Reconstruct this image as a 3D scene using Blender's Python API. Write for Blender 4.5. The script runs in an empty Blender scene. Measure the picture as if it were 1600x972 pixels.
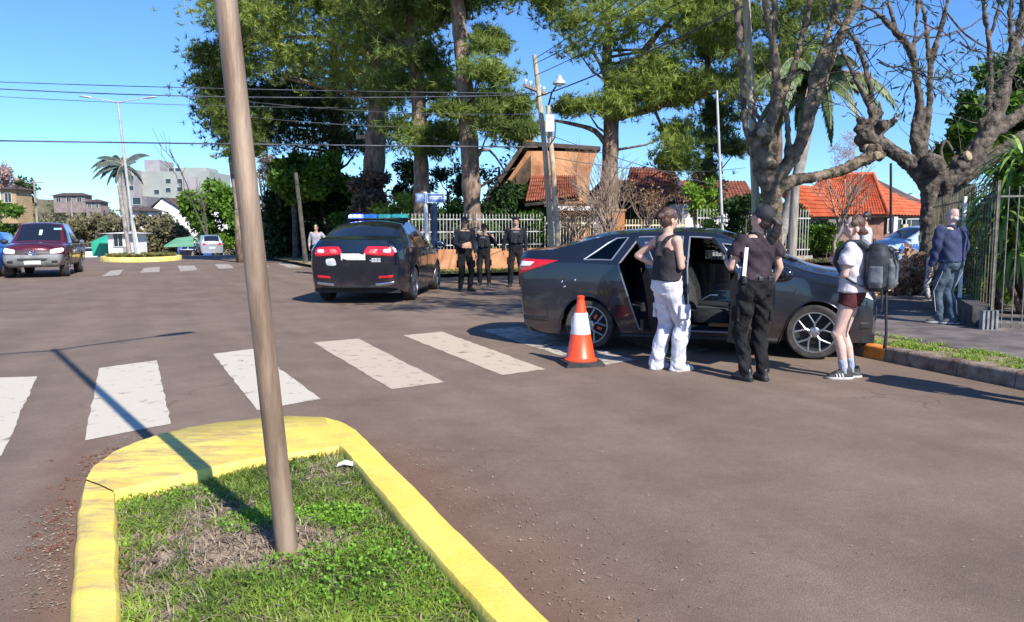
import bpy, bmesh, math, random
import numpy as np
from mathutils import Vector, Matrix, noise
from mathutils.bvhtree import BVHTree
random.seed(7); RNG = np.random.default_rng(11)
sc = bpy.context.scene; COL = sc.collection
R = math.radians; PI = math.pi
V = Vector
# ---------------------------------------------------------------- camera
F = 1200.0; CX, CY = 800.0, 486.0; HZ = 361.0; CAMZ = 1.47
PITCH = math.atan((CY-HZ)/F); ROLL = R(0.3)
cam_d = bpy.data.cameras.new('camera'); cam = bpy.data.objects.new('camera', cam_d); COL.objects.link(cam)
cam_d.sensor_width = 36; cam_d.lens = 36*F/1600; cam_d.clip_end = 3000; cam_d.clip_start = .05
CM = Matrix.Translation((0, 0, CAMZ)) @ Matrix.Rotation(PI/2-PITCH, 4, 'X') @ Matrix.Rotation(-ROLL, 4, 'Z')
cam.matrix_world = CM; sc.camera = cam
CI = CM.inverted()
# ---------------------------------------------------------------- light
SUN_EL = R(39); SUN_AZ = R(34)          # the sun stands behind the camera, to its right
SH = V((-math.sin(SUN_AZ), math.cos(SUN_AZ), 0))   # the way shadows fall on the ground
sun_d = bpy.data.lights.new('sun', 'SUN'); sun = bpy.data.objects.new('sun', sun_d); COL.objects.link(sun)
sun_d.energy = 5.0; sun_d.angle = R(.5); sun_d.color = (1, .945, .86)
sdir = V((SH.x*math.cos(SUN_EL), SH.y*math.cos(SUN_EL), -math.sin(SUN_EL)))
sun.rotation_euler = sdir.to_track_quat('-Z', 'Y').to_euler(); sun.location = (20, -30, 40)
w = bpy.data.worlds.new('World'); sc.world = w; w.use_nodes = True
nt = w.node_tree; nt.nodes.clear()
sky = nt.nodes.new('ShaderNodeTexSky'); sky.sky_type = 'NISHITA'; sky.sun_disc = False
sky.sun_elevation = SUN_EL; sky.sun_rotation = math.atan2(-SH.x, -SH.y)
sky.altitude = 300; sky.air_density = 1.0; sky.dust_density = 0.0; sky.ozone_density = 4.0
hs = nt.nodes.new('ShaderNodeHueSaturation'); hs.inputs['Saturation'].default_value = 1.05
bgn = nt.nodes.new('ShaderNodeBackground'); bgn.inputs[1].default_value = .135
wo = nt.nodes.new('ShaderNodeOutputWorld')
nt.links.new(sky.outputs[0], hs.inputs['Color']); tn = nt.nodes.new('ShaderNodeMix'); tn.data_type = 'RGBA'; tn.blend_type = 'MULTIPLY'; tn.inputs[0].default_value = 1; tn.inputs[7].default_value = (.56, .77, 1.06, 1); nt.links.new(hs.outputs[0], tn.inputs[6]); nt.links.new(tn.outputs[2], bgn.inputs[0]); nt.links.new(bgn.outputs[0], wo.inputs[0])
sc.view_settings.view_transform = 'Standard'; sc.view_settings.look = 'None'
sc.view_settings.exposure = .53; sc.view_settings.gamma = 1; sc.view_settings.use_curve_mapping = False
sc.cycles.max_bounces = 6; sc.cycles.transparent_max_bounces = 8
# ---------------------------------------------------------------- pixel helpers (photo pixels, 1600 x 972)
def ray(px, py): return (CM.to_3x3() @ V(((px-CX)/F, (CY-py)/F, -1)))
def G(px, py, z=0.):
    r = ray(px, py); t = (z-CAMZ)/r.z; return V((r.x*t, r.y*t, z))
def at(px, py, Y):
    r = ray(px, py); t = Y/r.y; return V((r.x*t, Y, CAMZ+r.z*t))
def proj(p):
    q = CI @ V(p); return (CX+F*q.x/-q.z, CY-F*q.y/-q.z)
# ---------------------------------------------------------------- materials
MATS = {}
def mat(name, c, c2=None, scale=4, rough=.7, metal=0, bump=0, bscale=60, detail=4, spec=.5, coat=0, emit=None, es=0, alpha=None, stretch=None, trans=0, c3=None, pos=(.4, .6), dist=.02, world=False):
    if name in MATS: return MATS[name]
    m = bpy.data.materials.new(name); m.use_nodes = True; N = m.node_tree; b = N.nodes['Principled BSDF']
    def rgb(x): return (x[0], x[1], x[2], 1)
    b.inputs['Base Color'].default_value = rgb(c); b.inputs['Roughness'].default_value = rough
    b.inputs['Metallic'].default_value = metal; b.inputs['Specular IOR Level'].default_value = spec
    b.inputs['Coat Weight'].default_value = coat; b.inputs['Coat Roughness'].default_value = .04
    if trans: b.inputs['Transmission Weight'].default_value = trans
    if emit: b.inputs['Emission Color'].default_value = rgb(emit); b.inputs['Emission Strength'].default_value = es
    if c2 or bump:
        if world: src = N.nodes.new('ShaderNodeNewGeometry').outputs['Position']
        else: src = N.nodes.new('ShaderNodeTexCoord').outputs['Object']
        mp = N.nodes.new('ShaderNodeMapping'); N.links.new(src, mp.inputs[0])
        if stretch: mp.inputs['Scale'].default_value = stretch
    if c2:
        n = N.nodes.new('ShaderNodeTexNoise'); n.inputs['Scale'].default_value = scale; n.inputs['Detail'].default_value = detail
        n.inputs['Roughness'].default_value = .65
        N.links.new(mp.outputs[0], n.inputs['Vector'])
        r = N.nodes.new('ShaderNodeValToRGB'); r.color_ramp.elements[0].position = pos[0]; r.color_ramp.elements[1].position = pos[1]
        r.color_ramp.elements[0].color = rgb(c); r.color_ramp.elements[1].color = rgb(c2)
        if c3: e = r.color_ramp.elements.new(min(.95, pos[1]+.12)); e.color = rgb(c3)
        N.links.new(n.outputs[0], r.inputs[0]); N.links.new(r.outputs[0], b.inputs['Base Color'])
    if bump:
        n2 = N.nodes.new('ShaderNodeTexNoise'); n2.inputs['Scale'].default_value = bscale; n2.inputs['Detail'].default_value = 5
        N.links.new(mp.outputs[0], n2.inputs['Vector'])
        bp = N.nodes.new('ShaderNodeBump'); bp.inputs['Strength'].default_value = bump; bp.inputs['Distance'].default_value = dist
        N.links.new(n2.outputs[0], bp.inputs['Height']); N.links.new(bp.outputs[0], b.inputs['Normal'])
    MATS[name] = m; return m
def leafmat(name, dark, light, tr=.25, rough=.55):
    if name in MATS: return MATS[name]
    m = bpy.data.materials.new(name); m.use_nodes = True; N = m.node_tree; b = N.nodes['Principled BSDF']
    a = N.nodes.new('ShaderNodeAttribute'); a.attribute_name = 'tint'
    r = N.nodes.new('ShaderNodeValToRGB'); r.color_ramp.elements[0].color = (*dark, 1); r.color_ramp.elements[1].color = (*light, 1)
    N.links.new(a.outputs['Fac'], r.inputs[0]); N.links.new(r.outputs[0], b.inputs['Base Color'])
    b.inputs['Roughness'].default_value = rough; b.inputs['Specular IOR Level'].default_value = .3
    t = N.nodes.new('ShaderNodeBsdfTranslucent'); N.links.new(r.outputs[0], t.inputs[0])
    mx = N.nodes.new('ShaderNodeMixShader'); mx.inputs[0].default_value = tr
    N.links.new(b.outputs[0], mx.inputs[1]); N.links.new(t.outputs[0], mx.inputs[2])
    N.links.new(mx.outputs[0], N.nodes['Material Output'].inputs[0])
    MATS[name] = m; return m
# ---------------------------------------------------------------- object helpers
ROOTM = {}
def tag(o, label=None, cat=None, group=None, kind=None):
    if label: o['label'] = label
    if cat: o['category'] = cat
    if group: o['group'] = group
    if kind: o['kind'] = kind
    return o
def thing(name, label, cat, loc=(0, 0, 0), rz=0, group=None, scale=1):
    o = bpy.data.objects.new(name, None); COL.objects.link(o); o.empty_display_size = .1
    o.location = loc; o.rotation_euler = (0, 0, rz); o.scale = (scale,)*3
    ROOTM[o.name] = Matrix.Translation(V(loc)) @ Matrix.Rotation(rz, 4, 'Z') @ Matrix.Scale(scale, 4)
    return tag(o, label, cat, group)
def link(name, me, parent=None, label=None):
    o = bpy.data.objects.new(name, me); COL.objects.link(o)
    if parent: o.parent = parent
    if label: o['label'] = label
    return o
def copy_tree(o, parent=None):
    c = o.copy(); COL.objects.link(c)
    if parent: c.parent = parent
    for ch in list(o.children): copy_tree(ch, c)
    return c
def rootm(p):
    while p and p.name not in ROOTM: p = p.parent
    return ROOTM[p.name] if p else Matrix()
class MB:
    def __init__(s): s.v = []; s.f = []; s.m = []; s.mi = 0
    def add(s, vs, fs):
        o = len(s.v); s.v += [tuple(v) for v in vs]; s.f += [tuple(i+o for i in f) for f in fs]; s.m += [s.mi]*len(fs); return s
    def box(s, c, d, M=None, tp=1):
        x, y, z = d[0]/2, d[1]/2, d[2]/2
        vs = [V((i*x*(tp if k > 0 else 1), j*y*(tp if k > 0 else 1), k*z)) for k in (-1, 1) for j in (-1, 1) for i in (-1, 1)]
        vs = [((M @ v) if M else v)+V(c) for v in vs]
        return s.add(vs, [(0, 2, 3, 1), (4, 5, 7, 6), (0, 1, 5, 4), (2, 6, 7, 3), (0, 4, 6, 2), (1, 3, 7, 5)])
    def bbox(s, a, b): return s.box([(a[i]+b[i])/2 for i in range(3)], [abs(b[i]-a[i]) for i in range(3)])
    def tube(s, path, rad, n=8, caps=True, flat=None):
        path = [V(p) for p in path]; m = len(path)
        if not hasattr(rad, '__len__'): rad = [rad]*m
        up = None; vs = []
        for i, p in enumerate(path):
            t = (path[min(i+1, m-1)]-path[max(i-1, 0)])
            t = t.normalized() if t.length > 1e-9 else V((0, 0, 1))
            if up is None: up = V((0, 1, 0)) if abs(t.y) < .9 else V((1, 0, 0))
            a = (up-t*up.dot(t)).normalized(); b = t.cross(a); up = a
            for k in range(n):
                th = 2*PI*k/n; vs.append(p+a*math.cos(th)*rad[i]*(flat or 1)+b*math.sin(th)*rad[i])
        fs = [(i*n+k, i*n+(k+1) % n, (i+1)*n+(k+1) % n, (i+1)*n+k) for i in range(m-1) for k in range(n)]
        if caps: fs += [tuple(range(n-1, -1, -1)), tuple((m-1)*n+k for k in range(n))]
        return s.add(vs, fs)
    def lathe(s, prof, n=24, M=None, caps=False):
        vs = []
        for r, z in prof:
            for k in range(n):
                v = V((r*math.cos(2*PI*k/n), r*math.sin(2*PI*k/n), z)); vs.append((M @ v) if M else v)
        m = len(prof)
        fs = [(i*n+k, i*n+(k+1) % n, (i+1)*n+(k+1) % n, (i+1)*n+k) for i in range(m-1) for k in range(n)]
        if caps: fs += [tuple(range(n-1, -1, -1)), tuple((m-1)*n+k for k in range(n))]
        return s.add(vs, fs)
    def ell(s, c, r, n=12, m=8, M=None):
        if not hasattr(r, '__len__'): r = (r, r, r)
        vs = []
        for i in range(m+1):
            ph = PI*i/m
            for k in range(n):
                th = 2*PI*k/n; v = V((r[0]*math.sin(ph)*math.cos(th), r[1]*math.sin(ph)*math.sin(th), r[2]*math.cos(ph)))
                vs.append(((M @ v) if M else v)+V(c))
        return s.add(vs, [(i*n+k, (i+1)*n+k, (i+1)*n+(k+1) % n, i*n+(k+1) % n) for i in range(m) for k in range(n)])
    def cap(s, a, b, ra, rb, n=12):      # closed tapered capsule
        a, b = V(a), V(b); d = (b-a); L = d.length; d = d.normalized() if L > 1e-6 else V((0, 0, 1))
        pts = [a-d*ra*.98, a-d*ra*.8, a-d*ra*.4, a, b, b+d*rb*.4, b+d*rb*.8, b+d*rb*.98]
        return s.tube(pts, [ra*.15, ra*.6, ra*.92, ra, rb, rb*.92, rb*.6, rb*.15], n)
    def loft(s, rings, n=20, pw=2.4):     # rings: (centre, rx, ry[, tiltM]); closed
        vs = []
        for rg in rings:
            c, rx, ry = rg[:3]
            for k in range(n):
                th = 2*PI*k/n; cx, sx = math.cos(th), math.sin(th)
                v = V((rx*math.copysign(abs(cx)**(2/pw), cx), ry*math.copysign(abs(sx)**(2/pw), sx), 0))
                if len(rg) > 3: v = rg[3] @ v
                vs.append(V(c)+v)
        m = len(rings)
        fs = [(i*n+k, i*n+(k+1) % n, (i+1)*n+(k+1) % n, (i+1)*n+k) for i in range(m-1) for k in range(n)]
        fs += [tuple(range(n-1, -1, -1)), tuple((m-1)*n+k for k in range(n))]
        return s.add(vs, fs)
    def prism(s, poly, z0, z1):           # poly: list of (x,y)
        n = len(poly); vs = [(p[0], p[1], z0) for p in poly]+[(p[0], p[1], z1) for p in poly]
        ar = sum(poly[i][0]*poly[(i+1) % n][1]-poly[(i+1) % n][0]*poly[i][1] for i in range(n))
        fs = [tuple(range(n-1, -1, -1)), tuple(range(n, 2*n))]+[(i, (i+1) % n, n+(i+1) % n, n+i) for i in range(n)]
        if ar < 0: fs = [tuple(reversed(f)) for f in fs]
        return s.add(vs, fs)
    def mesh(s, name, mats, smooth=None, X=None):
        me = bpy.data.meshes.new(name)
        vs = [tuple(X @ V(v)) for v in s.v] if X else s.v
        me.from_pydata(vs, [], s.f)
        for m in (mats if isinstance(mats, (list, tuple)) else [mats]): me.materials.append(m)
        me.polygons.foreach_set('material_index', s.m)
        if smooth is not None:
            me.polygons.foreach_set('use_smooth', [True]*len(me.polygons))
            if smooth < 180: me.set_sharp_from_angle(angle=R(smooth))
        me.update(); return me
    def build(s, name, mats, parent=None, smooth=None, world=False, label=None):
        X = rootm(parent).inverted() if (world and parent) else None
        return link(name, s.mesh(name, mats, smooth, X), parent, label)
def solo(o, label, cat, group=None): return tag(o, label, cat, group)
def remesh(mb, voxel, smooth=2, name='m', fn=None):
    me = mb.mesh('tmp', [], None) if False else bpy.data.meshes.new('tmp')
    me.from_pydata(mb.v, [], mb.f); o = bpy.data.objects.new('tmp', me); COL.objects.link(o)
    r = o.modifiers.new('r', 'REMESH'); r.mode = 'VOXEL'; r.voxel_size = voxel
    if smooth: q = o.modifiers.new('s', 'SMOOTH'); q.factor = .5; q.iterations = smooth
    dg = bpy.context.evaluated_depsgraph_get(); dg.update()
    out = bpy.data.meshes.new_from_object(o.evaluated_get(dg)); out.name = name
    bpy.data.objects.remove(o); bpy.data.meshes.remove(me)
    n = len(out.vertices)
    if fn and n:
        co = np.empty(n*3, 'f'); out.vertices.foreach_get('co', co); co = co.reshape(-1, 3)
        no = np.empty(n*3, 'f'); out.vertex_normals.foreach_get('vector', no); no = no.reshape(-1, 3)
        co = co+no*fn(co)[:, None]; out.vertices.foreach_set('co', co.astype('f').ravel())
    out.polygons.foreach_set('use_smooth', [True]*len(out.polygons)); out.update(); return out
def wrinkle(amp, sc_, seed=0, st=(1, 1, 1)):
    def fn(co):
        q = co*sc_; s_ = seed*1.7
        w = np.sin(q[:, 2]*.9+q[:, 0]*1.3+s_)+np.sin(q[:, 1]*1.1-q[:, 2]*.6+s_*2)
        a = np.sin(q[:, 0]*2.6+q[:, 2]*1.5+2.3*w+s_); b = np.sin(q[:, 1]*2.9-q[:, 2]*1.9+1.9*w+s_*1.3)
        c = np.sin(q[:, 0]*3.1-q[:, 1]*2.3+q[:, 2]*3.9+1.7*w)*np.maximum(0, np.sin(q[:, 2]*.7+w))
        r_ = 1-2*np.abs(np.sin(q[:, 2]*1.7+1.4*w+q[:, 0]*1.9)); return np.maximum(-.45*amp, amp*(.15+.4*a+.4*b+.5*c+.55*np.maximum(0, r_)**2*np.sin(q[:, 0]*1.3+q[:, 1]*1.7+s_)))
    return fn
def fastmesh(name, verts, nper, mats, tint=None, parent=None, midx=None):
    """verts: (N*nper,3) array, every nper vertices one face"""
    X = rootm(parent).inverted() if parent else None
    verts = np.asarray(verts, dtype='f').reshape(-1, 3)
    if X: A = np.array(X); verts = verts @ A[:3, :3].T+A[:3, 3]
    nf = len(verts)//nper; me = bpy.data.meshes.new(name)
    me.vertices.add(len(verts)); me.vertices.foreach_set('co', verts.astype('f').ravel())
    me.loops.add(nf*nper); me.loops.foreach_set('vertex_index', np.arange(nf*nper, dtype='i'))
    me.polygons.add(nf); me.polygons.foreach_set('loop_start', np.arange(0, nf*nper, nper, dtype='i'))
    me.update(calc_edges=True)
    for m in (mats if isinstance(mats, (list, tuple)) else [mats]): me.materials.append(m)
    if midx is not None: me.polygons.foreach_set('material_index', np.asarray(midx, dtype='i'))
    if tint is not None:
        a = me.attributes.new('tint', 'FLOAT', 'FACE'); a.data.foreach_set('value', np.clip(tint, 0, 1).astype('f'))
    me.validate(); return link(name, me, parent)
def rnd_unit(n):
    a = RNG.normal(size=(n, 3)); return a/np.linalg.norm(a, axis=1)[:, None]
def leaves(clumps, per, size, aspect=.5, squash=.8, shell=.5, tints=None, droop=0, jit=.22):
    """leaf quads (diamonds) in clumps: list of (x,y,z,r). returns verts, tint"""
    C = np.array([c[:4] for c in clumps], dtype=float); n = len(C)
    idx = np.repeat(np.arange(n), per); N = len(idx)
    rr = RNG.random(N)**shell; P = C[idx, :3]+rnd_unit(N)*rr[:, None]*C[idx, 3:4]*np.array([1, 1, squash])
    d = rnd_unit(N); d[:, 2] -= droop; d /= np.linalg.norm(d, axis=1)[:, None]
    e = np.cross(d, rnd_unit(N)); e /= np.linalg.norm(e, axis=1)[:, None]+1e-9
    L = size*(.6+.8*RNG.random(N))[:, None]; Wd = L*aspect*.5
    v = np.stack([P, P+d*L*.5+e*Wd, P+d*L, P+d*L*.5-e*Wd], 1).reshape(-1, 3)
    ct = RNG.random(n) if tints is None else np.array(tints)
    t = ct[idx]+RNG.normal(size=N)*jit
    return v, t
def needles(tufts, per, L, wd, tints, up=.35):
    C = np.array(tufts, dtype=float); n = len(C); idx = np.repeat(np.arange(n), per); N = len(idx)
    axis = rnd_unit(n)+np.array([0, 0, up]); d = rnd_unit(N)+axis[idx]*.9; d /= np.linalg.norm(d, axis=1)[:, None]
    e = np.cross(d, rnd_unit(N)); e /= np.linalg.norm(e, axis=1)[:, None]+1e-9
    l = L*(.6+.7*RNG.random(N))[:, None]; P = C[idx]
    v = np.stack([P-e*wd, P+e*wd, P+d*l], 1).reshape(-1, 3)
    return v, np.asarray(tints)[idx]+RNG.normal(size=N)*.12
# ================================================================ SETTING
DS = V((-.4226, .9063, 0))          # along our street, away from the camera
DC = V((.9063, .4226, 0))           # along the cross street, to the right
def gz(p):                          # the street drops beyond the crossing
    s = p[0]*DS.x+p[1]*DS.y
    t = max(0., s-50); z = -(t**1.35)*.0078 if t > 0 else 0.
    return max(z, -6.0)
def asphalt_mat():
    m = bpy.data.materials.new('asphalt'); m.use_nodes = True; N = m.node_tree; L = N.links; b = N.nodes['Principled BSDF']
    ge = N.nodes.new('ShaderNodeNewGeometry')
    def noi(s, d=5, r=.6):
        n = N.nodes.new('ShaderNodeTexNoise'); n.inputs['Scale'].default_value = s; n.inputs['Detail'].default_value = d; n.inputs['Roughness'].default_value = r
        L.new(ge.outputs['Position'], n.inputs['Vector']); return n.outputs[0]
    def ramp(src, p0, p1, c0, c1):
        r = N.nodes.new('ShaderNodeValToRGB'); r.color_ramp.elements[0].position = p0; r.color_ramp.elements[1].position = p1
        r.color_ramp.elements[0].color = (*c0, 1); r.color_ramp.elements[1].color = (*c1, 1); L.new(src, r.inputs[0]); return r.outputs[0]
    def mix(f, a, c, t='MIX'):
        x = N.nodes.new('ShaderNodeMix'); x.data_type = 'RGBA'; x.blend_type = t
        if isinstance(f, float): x.inputs[0].default_value = f
        else: L.new(f, x.inputs[0])
        L.new(a, x.inputs[6]); 
        if isinstance(c, tuple): x.inputs[7].default_value = (*c, 1)
        else: L.new(c, x.inputs[7])
        return x.outputs[2]
    base = ramp(noi(.5, 6), .3, .7, (.205, .148, .108), (.252, .187, .14))
    agg = ramp(noi(120, 3, .95), .32, .7, (.35, .35, .35), (1.6, 1.6, 1.6))
    base = mix(.8, base, agg, 'MULTIPLY')
    pt = ramp(noi(24, 3, .8), .3, .7, (.82, .82, .82), (1.12, 1.12, 1.12)); base = mix(.7, base, pt, 'MULTIPLY')
    # red dirt washed along kerbs: a mask from the distance to the near island, and broken patches
    def math_(op, a, b_=None):
        x = N.nodes.new('ShaderNodeMath'); x.operation = op
        for i, q in enumerate((a, b_)):
            if q is None: continue
            if isinstance(q, (int, float)): x.inputs[i].default_value = q
            else: L.new(q, x.inputs[i])
        return x.outputs[0]
    sx = N.nodes.new('ShaderNodeSeparateXYZ'); L.new(ge.outputs['Position'], sx.inputs[0])
    def lined(px, py, nx, ny, wd):   # soft band beside a line
        d = math_('ADD', math_('MULTIPLY', math_('SUBTRACT', sx.outputs[0], px), nx), math_('MULTIPLY', math_('SUBTRACT', sx.outputs[1], py), ny))
        return math_('SUBTRACT', 1., math_('MINIMUM', math_('DIVIDE', math_('ABSOLUTE', d), wd), 1.))
    a = G(640, 750); c = G(870, 972); t = (a-c).normalized(); b1 = lined(a.x, a.y, t.y, -t.x, 1.0)
    a = G(121, 793); c = G(106, 965); t = (a-c).normalized(); b2 = lined(a.x, a.y, t.y, -t.x, .45)
    k = math_('MAXIMUM', b1, b2); nm = N.nodes.new('ShaderNodeMapRange'); nm.inputs[1].default_value = 7.2; nm.inputs[2].default_value = 4.6; L.new(sx.outputs[1], nm.inputs[0]); near = nm.outputs[0]; k = math_('MULTIPLY', k, near)
    nf = noi(2.3, 7, .75); k = math_('MULTIPLY', math_('MULTIPLY', k, nf), 1.9)
    kr = N.nodes.new('ShaderNodeValToRGB'); kr.color_ramp.elements[0].position = .3; kr.color_ramp.elements[1].position = .85; L.new(k, kr.inputs[0])
    km = math_('MULTIPLY', kr.outputs[0], .5); base = mix(km, base, (.17, .08, .05))
    g2 = noi(.16, 4); kg = N.nodes.new('ShaderNodeValToRGB'); kg.color_ramp.elements[0].position = .52; kg.color_ramp.elements[1].position = .75; kg.color_ramp.elements[1].color = (.5, .5, .5, 1)
    L.new(g2, kg.inputs[0]); base = mix(kg.outputs[0], base, (.165, .105, .082))
    vo = N.nodes.new('ShaderNodeTexVoronoi'); vo.feature = 'DISTANCE_TO_EDGE'; vo.inputs['Scale'].default_value = .55
    nw = N.nodes.new('ShaderNodeTexNoise'); nw.inputs['Scale'].default_value = 1.6; nw.inputs['Detail'].default_value = 6; L.new(ge.outputs['Position'], nw.inputs['Vector'])
    va = N.nodes.new('ShaderNodeMix'); va.data_type = 'RGBA'; va.blend_type = 'ADD'; va.inputs[0].default_value = .9; L.new(ge.outputs['Position'], va.inputs[6]); L.new(nw.outputs['Color'], va.inputs[7]); L.new(va.outputs[2], vo.inputs['Vector'])
    ck = ramp(vo.outputs['Distance'], .0015, .006, (1, 1, 1), (0, 0, 0)); cm = ramp(noi(.35, 3), .52, .6, (0, 0, 0), (1, 1, 1)); cmm = math_('MULTIPLY', math_('MULTIPLY', ck, cm), .55); base = mix(cmm, base, (.05, .035, .028))
    mo = ramp(noi(1.1, 8, .75), .36, .66, (.82, .8, .79), (1.14, 1.13, 1.12)); base = mix(1.0, base, mo, 'MULTIPLY')
    ds = ramp(noi(38, 3, .7), .66, .72, (0, 0, 0), (1, 1, 1)); dd_ = math_('MULTIPLY', ds, .5); base = mix(dd_, base, (.07, .052, .042)); ls = ramp(noi(75, 2, .6), .69, .73, (0, 0, 0), (1, 1, 1)); base = mix(math_('MULTIPLY', ls, .6), base, (.42, .35, .29))
    # long faint tyre-polished and oily streaks
    mp = N.nodes.new('ShaderNodeMapping'); mp.inputs['Rotation'].default_value = (0, 0, R(25)); mp.inputs['Scale'].default_value = (2.2, .12, 1)
    mp2 = N.nodes.new('ShaderNodeMapping'); mp2.inputs['Rotation'].default_value = (0, 0, R(-25)); L.new(ge.outputs['Position'], mp2.inputs[0]); L.new(mp2.outputs[0], mp.inputs[0])
    mp.inputs['Rotation'].default_value = (0, 0, 0)
    ns = N.nodes.new('ShaderNodeTexNoise'); ns.inputs['Scale'].default_value = 1; ns.inputs['Detail'].default_value = 5; L.new(mp.outputs[0], ns.inputs['Vector'])
    st = ramp(ns.outputs[0], .35, .7, (.88, .88, .88), (1.08, 1.08, 1.08)); base = mix(.8, base, st, 'MULTIPLY')
    L.new(base, b.inputs['Base Color']); b.inputs['Roughness'].default_value = .85; b.inputs['Specular IOR Level'].default_value = .35
    bp = N.nodes.new('ShaderNodeBump'); bp.inputs['Strength'].default_value = .55; bp.inputs['Distance'].default_value = .008
    L.new(noi(130, 3, .8), bp.inputs['Height']); L.new(bp.outputs[0], b.inputs['Normal'])
    return m
ASPH = asphalt_mat()
def ground():
    mb = MB(); us = list(range(-140, -40, 20))+list(range(-40, 60, 6))+list(range(60, 420, 30)); vs_ = list(range(-420, -60, 40))+list(range(-60, 60, 10))+list(range(60, 421, 40))
    us = sorted(set(us+[44, 46, 48, 50, 52, 55, 58, 62, 66, 72, 78]))
    for u in us:
        for v in vs_:
            p = DS*u+DC*v; mb.v.append((p.x, p.y, gz(p)-.0))
    nv = len(vs_)
    for i in range(len(us)-1):
        for j in range(nv-1): mb.f.append((i*nv+j, i*nv+j+1, (i+1)*nv+j+1, (i+1)*nv+j)); mb.m.append(0)
    tag(mb.build('road', ASPH, smooth=180), kind='structure')
ground()
# ---- painted crossing stripes
PAINT = mat('road_paint', (.2, .16, .14), (.6, .53, .42), scale=6, rough=.75, bump=.25, bscale=120, pos=(.3, .43), detail=9, dist=.004, world=True)
PAINT2 = mat('road_paint_worn', (.19, .15, .13), (.54, .44, .33), scale=6, rough=.8, bump=.3, bscale=120, pos=(.3, .44), detail=9, dist=.004, world=True)
PAINT3 = mat('road_paint_faded', (.17, .13, .12), (.5, .44, .37), scale=7, rough=.8, bump=.3, bscale=120, pos=(.36, .55), detail=9, dist=.004, world=True)
def stripe(q, m, z=.004):
    P = [G(*p, z) for p in q]; n = 24; mb = MB(); edge = []
    for i in range(4):
        a, b = P[i], P[(i+1) % 4]; nn = (b-a).cross(V((0, 0, 1))).normalized()
        for k in range(n):
            t = k/n; p = a.lerp(b, t)
            e = (noise.noise(p*9)*.02+noise.noise(p*33)*.006)*min(1, min(t, 1-t)*8)
            edge.append(p+nn*e)
    c = sum(edge, V())/len(edge); mb.add([c]+edge, [(0, 1+i, 1+(i+1) % len(edge)) for i in range(len(edge))])
    o = mb.build('crossing_stripe', m); tag(o, kind='structure'); return o
for q in [[(-66, 592), (58, 588), (2, 712), (-170, 735)], [(155, 575), (245, 563), (267, 662), (133, 688)], [(333, 553), (395, 545), (501, 623), (402, 641)]]: stripe(q, PAINT)
stripe([(490, 535), (560, 529), (694, 597), (612, 608)], PAINT2); stripe([(630, 524), (690, 518), (853, 577), (785, 586)], PAINT2)
stripe([(750, 515), (812, 511), (992, 562), (930, 573)], PAINT3); stripe([(880, 506), (930, 502), (1110, 546), (1060, 556)], PAINT3)
stripe([(1005, 500), (1045, 497), (1215, 534), (1160, 542)], PAINT3)
for q in [[(173, 423), (193, 421), (186, 430), (158, 432)], [(225, 419), (250, 417), (249, 425), (219, 426)], [(277, 415), (303, 415), (309, 422), (282, 424)], [(335, 413), (358, 413), (366, 419), (343, 420)], [(388, 412), (410, 412), (422, 417), (400, 418)], [(432, 411), (455, 412), (474, 418), (450, 418)]]: stripe(q, PAINT3)
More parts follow.
